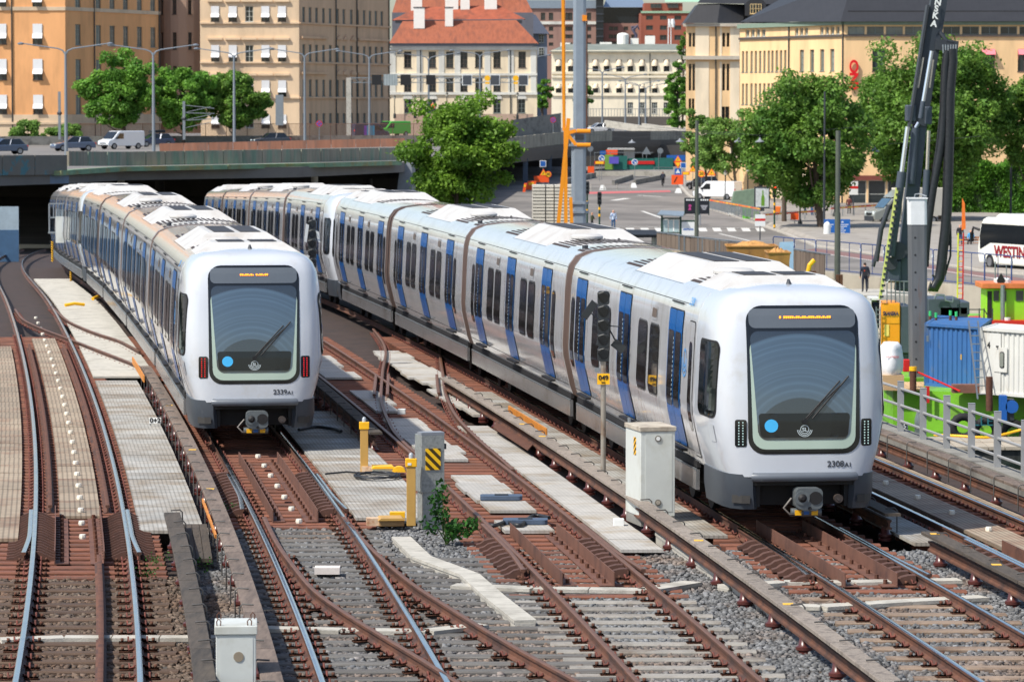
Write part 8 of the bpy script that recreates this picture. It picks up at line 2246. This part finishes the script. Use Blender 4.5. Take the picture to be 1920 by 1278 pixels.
for (x0, y0, x1, y1, h_, lab) in ((1115, 330, 1262, 330, 9, 'long pale concrete barrier below the works fence'), (1150, 347, 1185, 336, 9, 'grey sloping barrier left of the cyclist'), (1190, 346, 1243, 336, 9, 'grey sloping barrier beside the cyclist'), (1060, 345, 1115, 333, 10, 'dark barrier behind the grey mast'), (1108, 358, 1182, 357, 10, 'white railed barrier in front of the red lane marking')):
  a, b = GS(x0, y0), GS(x1, y1); a.z, b.z = street_z(a.y), street_z(b.y); hh = h_ / F_PX * a.y
  m = MB(); m.beam(a + V((0, 0, hh / 2)), b + V((0, 0, hh / 2)), .35, hh) if 'railed' not in lab else None
  if 'railed' in lab:
    for f_ in (0, .33, .66, 1): p = a.lerp(b, f_); m.cyl(p, p + V((0, 0, hh * 1.3)), .06, n=6)
    for zz in (.4, 1.2): m.beam(a + V((0, 0, hh * zz)), b + V((0, 0, hh * zz)), .06)
  m.build('concrete_barrier' if 'railed' not in lab else 'rail_barrier', CONC if 'pale' in lab or 'railed' in lab else CONCD, label=lab, cat='barrier')
for k, (px, py, lab) in enumerate(((1130, 356, 'white concrete foot left in front of the rail barrier'), (1272, 362, 'white concrete foot under the orange diversion board'), (1188, 352, 'small white concrete foot under the right arrow sign'))):
  p = GS(px, py); p.z = street_z(p.y); m = MB(); m.add([p + V((-.4, -.3, 0)), p + V((.4, -.3, 0)), p + V((.4, .3, 0)), p + V((-.4, .3, 0)), p + V((-.2, -.15, .55)), p + V((.2, -.15, .55)), p + V((.2, .15, .55)), p + V((-.2, .15, .55))], [(0, 1, 5, 4), (1, 2, 6, 5), (2, 3, 7, 6), (3, 0, 4, 7), (4, 5, 6, 7)]); m.build('concrete_weight', WHITEP, label=lab, cat='weight', group='concrete sign weights')
for px, py, lab in ((996, 356, 'orange plastic barrier left of the slab stack'), (984, 360, 'leaning orange marker at the road edge')):
  p = GS(px, py); p.z = street_z(p.y); m = MB(); m.obox(p + V((0, 0, .5)), (.5 if px > 990 else .15, 0, 0), (0, .15, 0), (0.1, 0, .5)); m.mi = 1; m.obox(p + V((0, -.16, .7)), (.3 if px > 990 else .1, 0, 0), (0, .01, 0), (0, 0, .15)); m.build('plastic_barrier', [ORS, YES], label=lab, cat='barrier')
tape = mat('red_yellow_tape', C(236, 70, 40), 0.5, var=0.04, col2=C(250, 190, 40), s2=1.3, t2=(0.48, 0.52))
def grid_fence(x0, y0, x1, y1, label, taped=True, h=1.1):
  a, b = GS(x0, y0), GS(x1, y1); a.z = b.z = street_z(a.y) + .12; d = b - a; L = d.length; d.normalize()
  t = thing('barrier_fence', label, 'fence', a, group='crowd barriers')
  n = max(1, int(L / 2.3))
  for i in range(n):
    p, q_ = a.lerp(b, (i + .02) / n) - a, a.lerp(b, (i + .98) / n) - a
    m = MB(); m.tube([p, p + V((0, 0, h)), q_ + V((0, 0, h)), q_], .025, 5)
    k = 12
    for j in range(1, k): r_ = p.lerp(q_, j / k); m.box(r_.x - .01, r_.x + .01, r_.y - .01, r_.y + .01, .1, h)
    m.build('panel', STEEL, t)
  if taped: m = MB(); m.beam(V((0, -.06, h * .85)), (b - a) + V((0, -.06, h * .95)), .02, .14); m.build('tape', tape, t)
grid_fence(1330, 395, 1425, 425, 'grey barrier fence with orange tape along the kerb by the small trees'); grid_fence(1430, 425, 1535, 417, 'grey barrier fence with red and yellow tape between the tree trunks'); grid_fence(1558, 412, 1665, 404, 'grey barrier fence with tape in front of the shop windows')
for px, py, w, h, rgb, lab in ((1400, 412, .9, 1.0, (110, 200, 60), 'lime green waste container beside the barrier fence'), (1418, 415, .5, .8, (150, 210, 50), 'small lime green bin under the advert board'), (1372, 405, .8, .7, (226, 226, 220), 'white bulk bag beside the barrier fence'), (1383, 400, .6, .5, (220, 222, 214), 'smaller white sack behind the barrier fence'), (1457, 405, .7, .8, (236, 120, 40), 'orange machine behind the traffic light')):
  p = GS(px, py); p.z = street_z(p.y) + .12; m = MB(); m.add([p + V((x * w * k, y * w * .8 * k, z_)) for z_, k in ((0, .8), (h, 1.0)) for x, y in ((-.5, -.5), (.5, -.5), (.5, .5), (-.5, .5))], [(0, 1, 5, 4), (1, 2, 6, 5), (2, 3, 7, 6), (3, 0, 4, 7), (4, 5, 6, 7)]); m.build('waste_bin' if 'bin' in lab or 'container' in lab else ('sack' if 'sack' in lab or 'bag' in lab else 'machine'), flat('bin_%d' % px, C(*rgb), 0.6), label=lab, cat='bin' if 'lime' in lab else ('sack' if 'white' in lab else 'machine'), bevel=.06)
m = MB(); p = GS(1400, 396); p.z = street_z(p.y) + .12; m.prism([(-1.6, 0), (1.6, 0), (1.9, 2.2), (-1.2, 1.8)], p, (1, 0, 0), (0, 0, 1), (0, 2, 0)); m.build('tarpaulin_heap', mat('grey_green_tarp', C(110, 130, 110), 0.8, var=0.2, bump=0.5, bscale=1.5), label='grey green tarpaulin covered heap behind the lantern', cat='tarpaulin')
for px, py, lab in ((1308, 392, 'white domed bollard left of the poster boards'), (1551, 418, 'white domed bollard at the blue notice boards')):
  p = GS(px, py + 30); p = V((px2(px, p.y), p.y, zat(py + 6, p.y))); m = MB(); m.lathe([(.3, -1.2), (.3, 0), (.28, .15), (.15, .32), (0, .36)], p, 14); m.build('dome_bollard', WHITEP, label=lab, cat='bollard', smooth=50)
t, Y = sthing('bench', 'wooden bench with a seated person left of the coach', 'bench', 1820, 466)
for i in range(3): m = MB(); m.box(-.8, .8, -.25 + i * .17, -.1 + i * .17, .42, .46); m.build('slat', mat('bench_wood', C(170, 110, 70), 0.7), t)
for i in range(2): m = MB(); m.box(-.8, .8, .28, .31, .6 + i * .18, .73 + i * .18); m.build('back_slat', MATS['bench_wood'], t)
for x in (-.65, .65): m = MB(); m.box(x - .03, x + .03, -.25, .3, 0, .42); m.build('leg', DARK, t)
m = MB(); m.prism([(-.12, 0), (.12, .1), (.05, 1.6), (-.1, 1.9)], P(1807, 432, 226), (1, 0, 0), (0, 0, 1), (0, .05, 0)); m.build('pennant', mat('orange_pennant', C(240, 120, 40), 0.6), label='small orange pennant on top of the survey ladder', cat='pennant')
# ------------------------------------------------------------------ vegetation
def leaf_mat(name, rgb, rgb2):
  m = mat(name, C(*rgb), 0.55, var=0.25, scale=0.8, island=0.35, col2=C(*rgb2), s2=0.5, t2=(0.4, 0.65), spec=0.3)
  n, l = m.node_tree.nodes, m.node_tree.links
  b, out = n['Principled BSDF'], n['Material Output']
  tr = n.new('ShaderNodeBsdfTranslucent'); mx = n.new('ShaderNodeMixShader'); mx.inputs[0].default_value = 0.42
  src = b.inputs['Base Color'].links[0].from_socket
  l.new(src, tr.inputs['Color']); l.new(b.outputs[0], mx.inputs[1]); l.new(tr.outputs[0], mx.inputs[2]); l.new(mx.outputs[0], out.inputs['Surface'])
  return m
LF_Y = leaf_mat('yellow_green_leaves', (122, 158, 54), (86, 126, 42)); LF_G = leaf_mat('fresh_green_leaves', (122, 168, 66), (84, 132, 52)); LF_D = leaf_mat('deep_green_leaves', (118, 154, 64), (80, 122, 50)); LF_H = leaf_mat('hedge_leaves', (104, 154, 50), (66, 114, 40)); LF_P = leaf_mat('pale_green_leaves', (132, 166, 84), (98, 138, 62))
BARK = mat('bark', C(84, 72, 62), 0.95, var=0.3, scale=4, bump=0.6, bscale=12, stretch=(3, 3, 0.6)); BARKG = mat('grey_bark', C(122, 112, 98), 0.95, var=0.3, scale=4, bump=0.6, bscale=12)
def leaves(cent, rad, n, size, rg, flat_=1.0, droop=0.0):
  """n leaf quads spread through clumps"""
  k = rg.integers(0, len(cent), n)
  d = rg.normal(size=(n, 3)); d /= np.linalg.norm(d, axis=1)[:, None]
  r = rad[k] * rg.uniform(0.25, 1.0, n) ** 0.5 * np.where(rg.random(n) < .14, rg.uniform(1.0, 1.5, n), 1.0)
  c = cent[k] + d * r[:, None] * np.array([1, 1, flat_])
  nr = d * .6 + rg.normal(size=(n, 3)) * .7 + np.array([0, 0, .5]); nr /= np.linalg.norm(nr, axis=1)[:, None]
  t = np.cross(nr, rg.normal(size=(n, 3))); t /= np.linalg.norm(t, axis=1)[:, None] + 1e-9
  if droop: t[:, 2] -= droop; t /= np.linalg.norm(t, axis=1)[:, None]
  b = np.cross(nr, t)
  s = size * rg.uniform(.6, 1.3, n)
  a = t * s[:, None]; bb = b * (s * .55)[:, None]
  bend = nr * (s * .18)[:, None]
  v = np.stack([c - a, c + bb - bend, c + a, c - bb - bend], 1).reshape(-1, 3)
  q = np.arange(4 * n).reshape(-1, 4)
  return v, q
def tree(label, base, H, rx, z0, lm, seed, n=9000, leaf=.2, tr=.22, bark=BARK, group=None, nclump=46, cx=0.0, tall=1.0, name='tree', sparse=1.0):
  """base point, total height, crown radius, crown bottom height"""
  rg = np.random.default_rng(seed); rd = random.Random(seed)
  t = thing(name, label, 'tree', base, 0, group)
  zc, rz = (z0 + H) / 2, (H - z0) / 2
  m = MB()
  bend = rd.uniform(-.3, .3)
  m.tube([(0, 0, -.3), (0, 0, .4), (bend * .4, 0, z0 * .6), (bend + cx * .4, 0, zc), (bend + cx * .8, .1, zc + rz * .55)], [tr * 1.3, tr, tr * .85, tr * .55, tr * .15], 9)
  ends = []
  for i in range(11):
    a = rd.uniform(0, 6.28); zb = z0 * .75 + (zc + rz * .3 - z0 * .75) * (i / 11); e = V((cx + math.cos(a) * rx * rd.uniform(.5, .85), math.sin(a) * rx * .7 * rd.uniform(.4, .8), zb + rz * rd.uniform(.35, .95)))
    s_ = V((bend * .6 + cx * .2, 0, zb)); mid = s_.lerp(e, .5) + V((0, 0, -.12 * rx))
    m.tube([s_, mid, e], [tr * .42, tr * .26, tr * .06], 6); ends.append(e)
  m.build('trunk', bark, t, smooth=60)
  cl, rad = [], []
  for i in range(int(nclump * .8)):
    while True:
      p = rg.uniform(-1, 1, 3)
      l_ = np.linalg.norm(p)
      if .35 < l_ < 1.0: break
    wob = (1 + .14 * math.sin(3 * math.atan2(p[1], p[0]) + seed)) * rd.uniform(.86, 1.12)
    wz = math.sqrt(max(.12, 1 - max(0, p[2]) ** 1.6 * .75)) * (1 - .25 * max(0, -p[2]))
    cl.append((cx + p[0] * rx * wob * (wz + .1) * .9, p[1] * rx * .8 * wz, zc + p[2] * rz * .9 * tall)); rad.append(rx * rd.uniform(.15, .27))
  for e in ends: cl.append(tuple(e)); rad.append(rx * .24)
  v, q = leaves(np.array(cl), np.array(rad), n, leaf, rg, .75)
  np_obj('crown', v, q, lm, t)
  return t
def tree_px(label, px, py_base, top, x0, x1, bot, Y, zb, lm, seed, **k):
  """tree given by its outline in the photograph at depth Y"""
  H = zat(top, Y) - zb; rx = (x1 - x0) / 2 / F_PX * Y; z0 = zat(bot, Y) - zb
  xc = px2((x0 + x1) / 2, Y); xt = px2(px, Y)
  return tree(label, V((xt, Y, zb)), H, rx, z0, lm, seed, cx=xc - xt, **k)
tree_px('bushy yellow green tree behind train 2308 at the bridge end', 858, 400, 182, 752, 966, 395, 292, -4.2, LF_Y, 3, n=34000, leaf=.17, nclump=130)
tree_px('leftmost green tree on the elevated road before the orange wall', 235, 250, 98, 160, 298, 246, 456, 2.0, LF_G, 11, n=22000, leaf=.22, nclump=100, group='trees on the elevated road')
tree_px('middle green tree on the elevated road beside the cream building', 345, 250, 120, 286, 408, 246, 458, 2.0, LF_G, 12, n=22000, leaf=.22, nclump=100, group='trees on the elevated road')
tree_px('right darker green tree with pale blossoms on the elevated road', 440, 250, 133, 386, 502, 246, 460, 2.0, LF_D, 13, n=18000, leaf=.22, nclump=90, group='trees on the elevated road')
for k, (x0, x1, top, lab) in enumerate(((12, 88, 228, 'light green bush below the orange building at left'), (80, 152, 236, 'light green bush beside the catenary mast'))):
  tree_px(lab, (x0 + x1) / 2, 262, top, x0, x1, 266, 460, 1.8, LF_P, 20 + k, n=5000, leaf=.2, tr=.06, nclump=20, name='bush', group='bushes on the elevated road')
tree_px('large street tree with dark trunk beside the blue notice boards', 1540, 440, 130, 1398, 1632, 398, 332, -4.15, LF_D, 31, n=44000, leaf=.19, tr=.36, nclump=170, group='street trees before the yellow building')
tree_px('broad street tree right of the boom before the yellow building', 1765, 420, 55, 1600, 1890, 378, 352, -4.1, LF_D, 32, n=60000, leaf=.2, tr=.3, nclump=230, group='street trees before the yellow building')
tree_px('street tree at the right edge behind the hedge', 1935, 420, 120, 1862, 2010, 350, 356, -4.1, LF_D, 33, n=22000, leaf=.2, tr=.25, nclump=90, group='street trees before the yellow building')
tree_px('slim trunked street tree left of the big one', 1470, 432, 215, 1412, 1520, 330, 344, -4.1, LF_D, 34, n=14000, leaf=.18, tr=.24, nclump=70, group='street trees before the yellow building')
tree_px('small airy tree with twisted trunk beside the black lantern', 1379, 384, 215, 1305, 1410, 330, 415, -3.2, LF_P, 35, n=9000, leaf=.19, tr=.2, bark=BARKG, nclump=60, group='small trees by the yellow tower')
tree_px('small airy tree left of the olive pole before the yellow tower', 1325, 384, 205, 1272, 1352, 325, 430, -3.0, LF_P, 36, n=8000, leaf=.19, tr=.16, nclump=50, group='small trees by the yellow tower')
tree_px('tall green tree left of the yellow tower', 1268, 300, 118, 1243, 1296, 250, 600, -1, LF_G, 37, n=12000, leaf=.3, nclump=60, group='far trees by the ivory building')
tree_px('dark tree behind the yellow tower roof', 1279, 120, 58, 1268, 1294, 125, 700, 0, LF_D, 38, n=2200, leaf=.3, nclump=20, group='far trees by the ivory building')
tree_px('green tree between the pale yellow building and the grey mast', 1018, 240, 150, 1000, 1038, 205, 640, 2.5, LF_G, 39, n=2600, leaf=.28, nclump=24, group='far trees by the ivory building')
tree_px('drooping green tree right of the grey mast', 1100, 240, 145, 1070, 1115, 212, 655, 2.5, LF_P, 40, n=3000, leaf=.28, nclump=24, group='far trees by the ivory building')
t = thing('hedge', 'dense clipped green hedge left of and behind the coach', 'hedge', (px2(1850, 375), 375, street_z(375)))
a, b = P(1784, 402, 372), P(2030, 310, 372)
rg = np.random.default_rng(5); n = 26000
X = rg.uniform(a.x, b.x, n); Z = rg.uniform(a.z, b.z, n) ; Yv = 372 + np.abs(rg.normal(size=n)) * .35 + rg.uniform(0, .2, n)
top = rg.random(n) < .3; Z[top] = b.z + rg.normal(size=top.sum()) * .18 - .1; Yv[top] = 372 + rg.uniform(0, 4, top.sum())
Yv -= .5 * np.sin(X * 1.7) * np.sin(Z * 1.1 + X); Z[top] += .25 * np.sin(X[top] * 2.1)
v, q = leaves(np.stack([X, Yv, Z], 1), np.full(n, .12), n, .16, rg, 1, .6)
np_obj('leaf_mass', v - np.array(t.location), q, LF_H, t)
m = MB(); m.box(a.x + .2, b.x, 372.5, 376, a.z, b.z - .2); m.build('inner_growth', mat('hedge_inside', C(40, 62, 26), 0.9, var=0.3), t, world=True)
p = G(838, 1020, -.2)
t = thing('shrub', 'leafy green shrub growing at the foot of the galvanised box post', 'shrub', p)
rd = random.Random(4); m = MB(); cl = []
for i in range(9):
  a_ = rd.uniform(0, 6.28); L = rd.uniform(.25, .5); e = V((math.cos(a_) * L * 1.05, math.sin(a_) * L * .6, rd.uniform(.18, .42))); m.tube([(0, 0, 0), e * .5 + V((0, 0, .1)), e], [.012, .009, .004], 5); cl += [e, e * .75]
for (dx, h_) in ((-.1, .92), (-.22, .7)):
  e = V((dx, 0, h_)); m.tube([(-.02, 0, 0), (dx * .4, 0, h_ * .5), e], [.012, .01, .004], 5); cl += [e, e * .85, e * .7, e * .55]
m.build('stems', mat('green_stem', C(70, 90, 40), 0.8), t)
cl = np.array([tuple(c) for c in cl]); rg = np.random.default_rng(8)
v, q = leaves(cl, np.full(len(cl), .13), 620, .048, rg); np_obj('foliage', v, q, leaf_mat('shrub_leaves', (62, 112, 42), (38, 80, 32)), t)
for k, (px, py, s, lab) in enumerate(((365, 1075, .3, 'weeds growing beside the old black conductor board'), (300, 1060, .16, 'tuft of weeds left of the old black conductor board'), (440, 962, .14, 'tuft of weeds at the grating edge before train 2339'), (272, 1085, .12, 'tiny weeds between the sleepers of the leftmost track'))):
  p = G(px, py, -.2); rg = np.random.default_rng(50 + k); c_ = np.stack([rg.normal(size=14) * s, rg.normal(size=14) * s * .6, rg.uniform(.02, .28, 14) * (s / .25)], 1) + np.array(p)
  v, q = leaves(c_, np.full(14, .06), 90, .022, rg, 1.3); np_obj('weeds', v, q, MATS['shrub_leaves'], None, origin=tuple(p), label=lab, cat='weeds')
# ------------------------------------------------------------------ people
def person(label, loc, rz, J, top, legs, shoes=BLACK, hair=None, s=1.0, extra=None, sleeves=None):
  """one continuous skinned body; J overrides joint positions (figure faces -y)"""
  base = dict(pel=(0, 0, .93), wai=(0, 0, 1.1), che=(0, .01, 1.34), nec=(0, .01, 1.5), hea=(0, -.02, 1.62), cro=(0, 0, 1.74), shl=(-.19, .01, 1.42), ell=(-.26, .03, 1.14), wrl=(-.25, -.06, .9), hal=(-.25, -.09, .8), shr=(.19, .01, 1.42), elr=(.26, .03, 1.14), wrr=(.25, -.06, .9), har=(.25, -.09, .8),
        hil=(-.1, 0, .88), knl=(-.11, -.03, .49), anl=(-.12, .03, .09), tol=(-.13, -.13, .03), hir=(.1, 0, .88), knr=(.11, -.03, .49), anr=(.12, .03, .09), tor=(.13, -.13, .03))
  base.update(J)
  rad = dict(pel=.145, wai=.13, che=.15, nec=.058, hea=.088, cro=.08, shl=.075, ell=.052, wrl=.036, hal=.042, shr=.075, elr=.052, wrr=.036, har=.042, hil=.095, knl=.066, anl=.048, tol=.04, hir=.095, knr=.066, anr=.048, tor=.04)
  names = list(base); ix = {k: i for i, k in enumerate(names)}
  ed = [('pel', 'wai'), ('wai', 'che'), ('che', 'nec'), ('nec', 'hea'), ('hea', 'cro'), ('che', 'shl'), ('shl', 'ell'), ('ell', 'wrl'), ('wrl', 'hal'), ('che', 'shr'), ('shr', 'elr'), ('elr', 'wrr'), ('wrr', 'har'), ('pel', 'hil'), ('hil', 'knl'), ('knl', 'anl'), ('anl', 'tol'), ('pel', 'hir'), ('hir', 'knr'), ('knr', 'anr'), ('anr', 'tor')]
  me = bpy.data.meshes.new('skel'); me.from_pydata([tuple(V(base[k]) * s) for k in names], [(ix[a], ix[b]) for a, b in ed], [])
  o = bpy.data.objects.new('skel', me); COL.objects.link(o)
  sk = o.modifiers.new('s', 'SKIN'); sk.use_smooth_shade = True
  sv = me.skin_vertices[0].data
  for k in names: sv[ix[k]].radius = (rad[k] * s * 1.1, rad[k] * s * 1.1 * (.72 if k in ('pel', 'wai', 'che') else 1))
  sv[0].use_root = True
  su = o.modifiers.new('u', 'SUBSURF'); su.levels = 1
  dg = bpy.context.evaluated_depsgraph_get()
  nm = bpy.data.meshes.new_from_object(o.evaluated_get(dg)); nm.name = 'person'
  bpy.data.objects.remove(o)
  nm.materials.clear()
  hair_m = hair or mat('dark_hair', C(46, 36, 30), 0.8)
  for mm in (top, legs, SKIN, shoes, hair_m): nm.materials.append(mm)
  seg = []
  for a, b_ in ed:
    slot = 0
    if a in ('hil', 'knl', 'hir', 'knr') or b_ in ('hil', 'hir'): slot = 1
    if b_ in ('tol', 'tor'): slot = 3
    if a in ('wrl', 'wrr') or b_ in ('hea', 'cro'): slot = 2
    if sleeves == 'short' and a in ('ell', 'elr'): slot = 2
    seg.append((V(base[a]) * s, V(base[b_]) * s, slot))
  for p in nm.polygons:
    c = p.center; best, bs = 9, 0
    for a, b_, sl_ in seg:
      d = b_ - a; f_ = max(0, min(1, (c - a).dot(d) / d.length_squared)); dist = (c - a - d * f_).length
      if dist < best: best, bs = dist, sl_
    hd = V(base['hea']) * s
    if bs == 2 and (c - hd).length < .25 * s and c.z > hd.z - .04 * s and (c.y > hd.y - .01 * s or c.z > hd.z + .10 * s): bs = 4
    p.material_index = bs
  ob = bpy.data.objects.new('person', nm); COL.objects.link(ob)
  ob.location = loc; ob.rotation_euler = (0, 0, rz)
  tag(ob, label, 'person')
  hd = V(base['hea']) * s
  m = MB()
  for sx in (-1, 1): m.obox(hd + V((sx * .032, -.086, .02)) * s, (.012 * s, 0, 0), (0, .006 * s, 0), (0, 0, .007 * s))
  m.build('eyes', BLACK, ob)
  m = MB(); m.obox(hd + V((0, -.1, -.012)) * s, (.012 * s, 0, 0), (0, .016 * s, 0), (0, 0, .022 * s)); m.obox(hd + V((0, -.085, -.05)) * s, (.026 * s, 0, 0), (0, .01 * s, 0), (0, 0, .006 * s))
  for sx in (-1, 1): m.obox(hd + V((sx * .09, 0, 0)) * s, (.01 * s, 0, 0), (0, .02 * s, 0), (0, 0, .03 * s))
  m.build('facial_features', SKIN, ob)
  return ob
m = MB(); m.box(17.5, 25.5, 232, 240, -7, -4.62); m.build('landing_platform', CONC, label='low concrete landing below the site fence carrying the officer', cat='platform')
CL = lambda n, r, g, b: mat('cloth_' + n, C(r, g, b), 0.85, var=0.15, scale=12)
JEANS = CL('jeans', 52, 84, 122); BLK = CL('black', 36, 36, 42); NAVY = CL('navy', 30, 36, 52)
walk = dict(knl=(-.1, -.2, .5), anl=(-.11, -.22, .09), tol=(-.11, -.38, .04), knr=(.1, .08, .48), anr=(.11, .3, .13), tor=(.11, .22, .03), ell=(-.25, .14, 1.16), wrl=(-.24, .12, .92), hal=(-.24, .1, .83), elr=(.25, -.08, 1.15), wrr=(.24, -.2, .95), har=(.23, -.24, .87))
def at_street(px, py, dz=.0): p = GS(px, py); return V((p.x, p.y, street_z(p.y) + dz))
person('bald man in a blue and white checked shirt walking on the street', at_street(1150, 432), 0, dict(knl=(-.1, -.1, .5), anl=(-.11, -.02, .09), tol=(-.12, -.2, .03)), mat('checked_shirt', C(190, 204, 222), 0.85, var=0.1, scale=6, col2=C(110, 130, 170), s2=9, t2=(0.5, 0.55)), JEANS, hair=mat('scalp', C(206, 150, 124), 0.6), s=1.02)
person('woman in an olive jacket looking at her phone beside the train roof', at_street(1110, 434), R(70), dict(elr=(.24, -.12, 1.16), wrr=(.14, -.32, 1.18), har=(.1, -.38, 1.22), ell=(-.24, -.12, 1.16), wrl=(-.14, -.3, 1.16), hal=(-.1, -.36, 1.2)), CL('olive', 70, 76, 52), BLK, hair=mat('blond_hair', C(176, 130, 84), 0.8), s=.96)
o = person('officer in a dark uniform with a backpack standing behind the site fence', V((px2(1622, 236), 236, -4.62)), R(185), {}, NAVY, NAVY, s=1.05)
m = MB(); m.prism(rrect(.3, .42, .08), (0, .12, 1.2), (1, 0, 0), (0, 0, 1), (0, .16, 0)); m.build('backpack', BLK, o); m = MB(); m.box(.04, .1, .285, .295, 1.3, 1.36); m.build('badge', REDOR, o)
o = person('person in a blue jacket and dark trousers walking left past the boom', at_street(1777, 473, .12), R(-70), dict(walk), CL('royal_blue', 24, 98, 190), BLK)
o = person('person in a black jacket standing beside the survey ladder', at_street(1800, 466, .12), R(10), {}, BLK, JEANS)
person('person in a light blue jacket sitting on the bench left of the coach', at_street(1820, 466, .12), R(-20), dict(pel=(0, .05, .5), wai=(0, .07, .68), che=(0, .06, .92), nec=(0, .04, 1.08), hea=(0, .0, 1.2), cro=(0, .02, 1.32), shl=(-.19, .05, 1.0), ell=(-.25, -.02, .76), wrl=(-.16, -.24, .68), hal=(-.12, -.3, .66), shr=(.19, .05, 1.0), elr=(.25, -.02, .76), wrr=(.16, -.24, .68), har=(.12, -.3, .66), hil=(-.1, .02, .5), knl=(-.12, -.42, .5), anl=(-.12, -.4, .09), tol=(-.12, -.55, .04), hir=(.1, .02, .5), knr=(.12, -.42, .5), anr=(.12, -.4, .09), tor=(.12, -.55, .04)), CL('sky_blue', 70, 150, 200), BLK)
person('walker in a black jacket and jeans on the pavement by the big trunk', at_street(1509, 408, .12), R(60), dict(walk), BLK, CL('dark_jeans', 44, 56, 80))
person('second walker in dark clothes close to the big tree trunk', at_street(1523, 409, .12), R(-60), {}, BLK, JEANS); person('third walker in a brown jacket beside the big tree trunk', at_street(1530, 409, .12), R(-50), {}, CL('brown', 92, 72, 60), BLK)
person('person in dark red standing by the bus stop post at the shop', at_street(1592, 405, .12), R(160), {}, CL('dark_red', 90, 44, 42), BLK)
pb = at_street(1243, 350)
bk_ = thing('bicycle', 'dark bicycle ridden away from the camera beside the barriers', 'bicycle', pb)
wm2 = MB(); wm2.tube([(0, .33 * math.cos(2 * math.pi * k / 16), .33 * math.sin(2 * math.pi * k / 16)) for k in range(17)], .025, 6, caps=False); WB = wm2.mesh('wheel', TYRE, smooth=60)
inst('wheel', WB, bk_, (0, -.52, .34)); inst('wheel', WB, bk_, (0, .52, .34))
m = MB(); m.tube([(0, -.52, .34), (0, -.1, .32), (0, .42, .8), (0, -.2, .82), (0, -.1, .32)], .02, 6); m.tube([(0, .52, .34), (0, .4, .95)], .02, 6); m.tube([(-.27, .36, 1.0), (0, .4, .98), (.27, .36, 1.0)], .018, 6); m.build('frame', BLK, bk_); m = MB(); m.box(-.08, .08, -.35, -.08, .88, .94); m.build('saddle', BLACK, bk_)
person('cyclist in a dark jacket riding away beside the barriers', pb + V((0, -.2, 0)), R(180), dict(pel=(0, 0, .98), wai=(0, -.05, 1.15), che=(0, -.12, 1.38), nec=(0, -.16, 1.53), hea=(0, -.2, 1.65), cro=(0, -.19, 1.77), shl=(-.19, -.12, 1.45), ell=(-.27, -.3, 1.22), wrl=(-.26, -.52, 1.07), hal=(-.25, -.57, 1.04), shr=(.19, -.12, 1.45), elr=(.27, -.3, 1.22), wrr=(.26, -.52, 1.07), har=(.25, -.57, 1.04), hil=(-.1, -.02, .94), knl=(-.12, -.36, .72), anl=(-.12, -.14, .38), tol=(-.12, -.28, .36), hir=(.1, -.02, .94), knr=(.12, -.26, .56), anr=(.12, -.06, .2), tor=(.12, -.2, .16)), NAVY, BLK)
for px, rgb, lab in ((763, (50, 50, 60), 'far pedestrian in dark clothes at the pale yellow building'), (795, (210, 200, 190), 'far pedestrian in a pale coat left of the street lamp'), (812, (230, 110, 50), 'far worker in an orange jacket behind the road'), (843, (230, 230, 60), 'far worker in a yellow vest behind the tree top')):
  person(lab, V((px2(px, 569), 569, zat(214, 569))), 0, {}, CL('far%d' % px, *rgb), BLK)
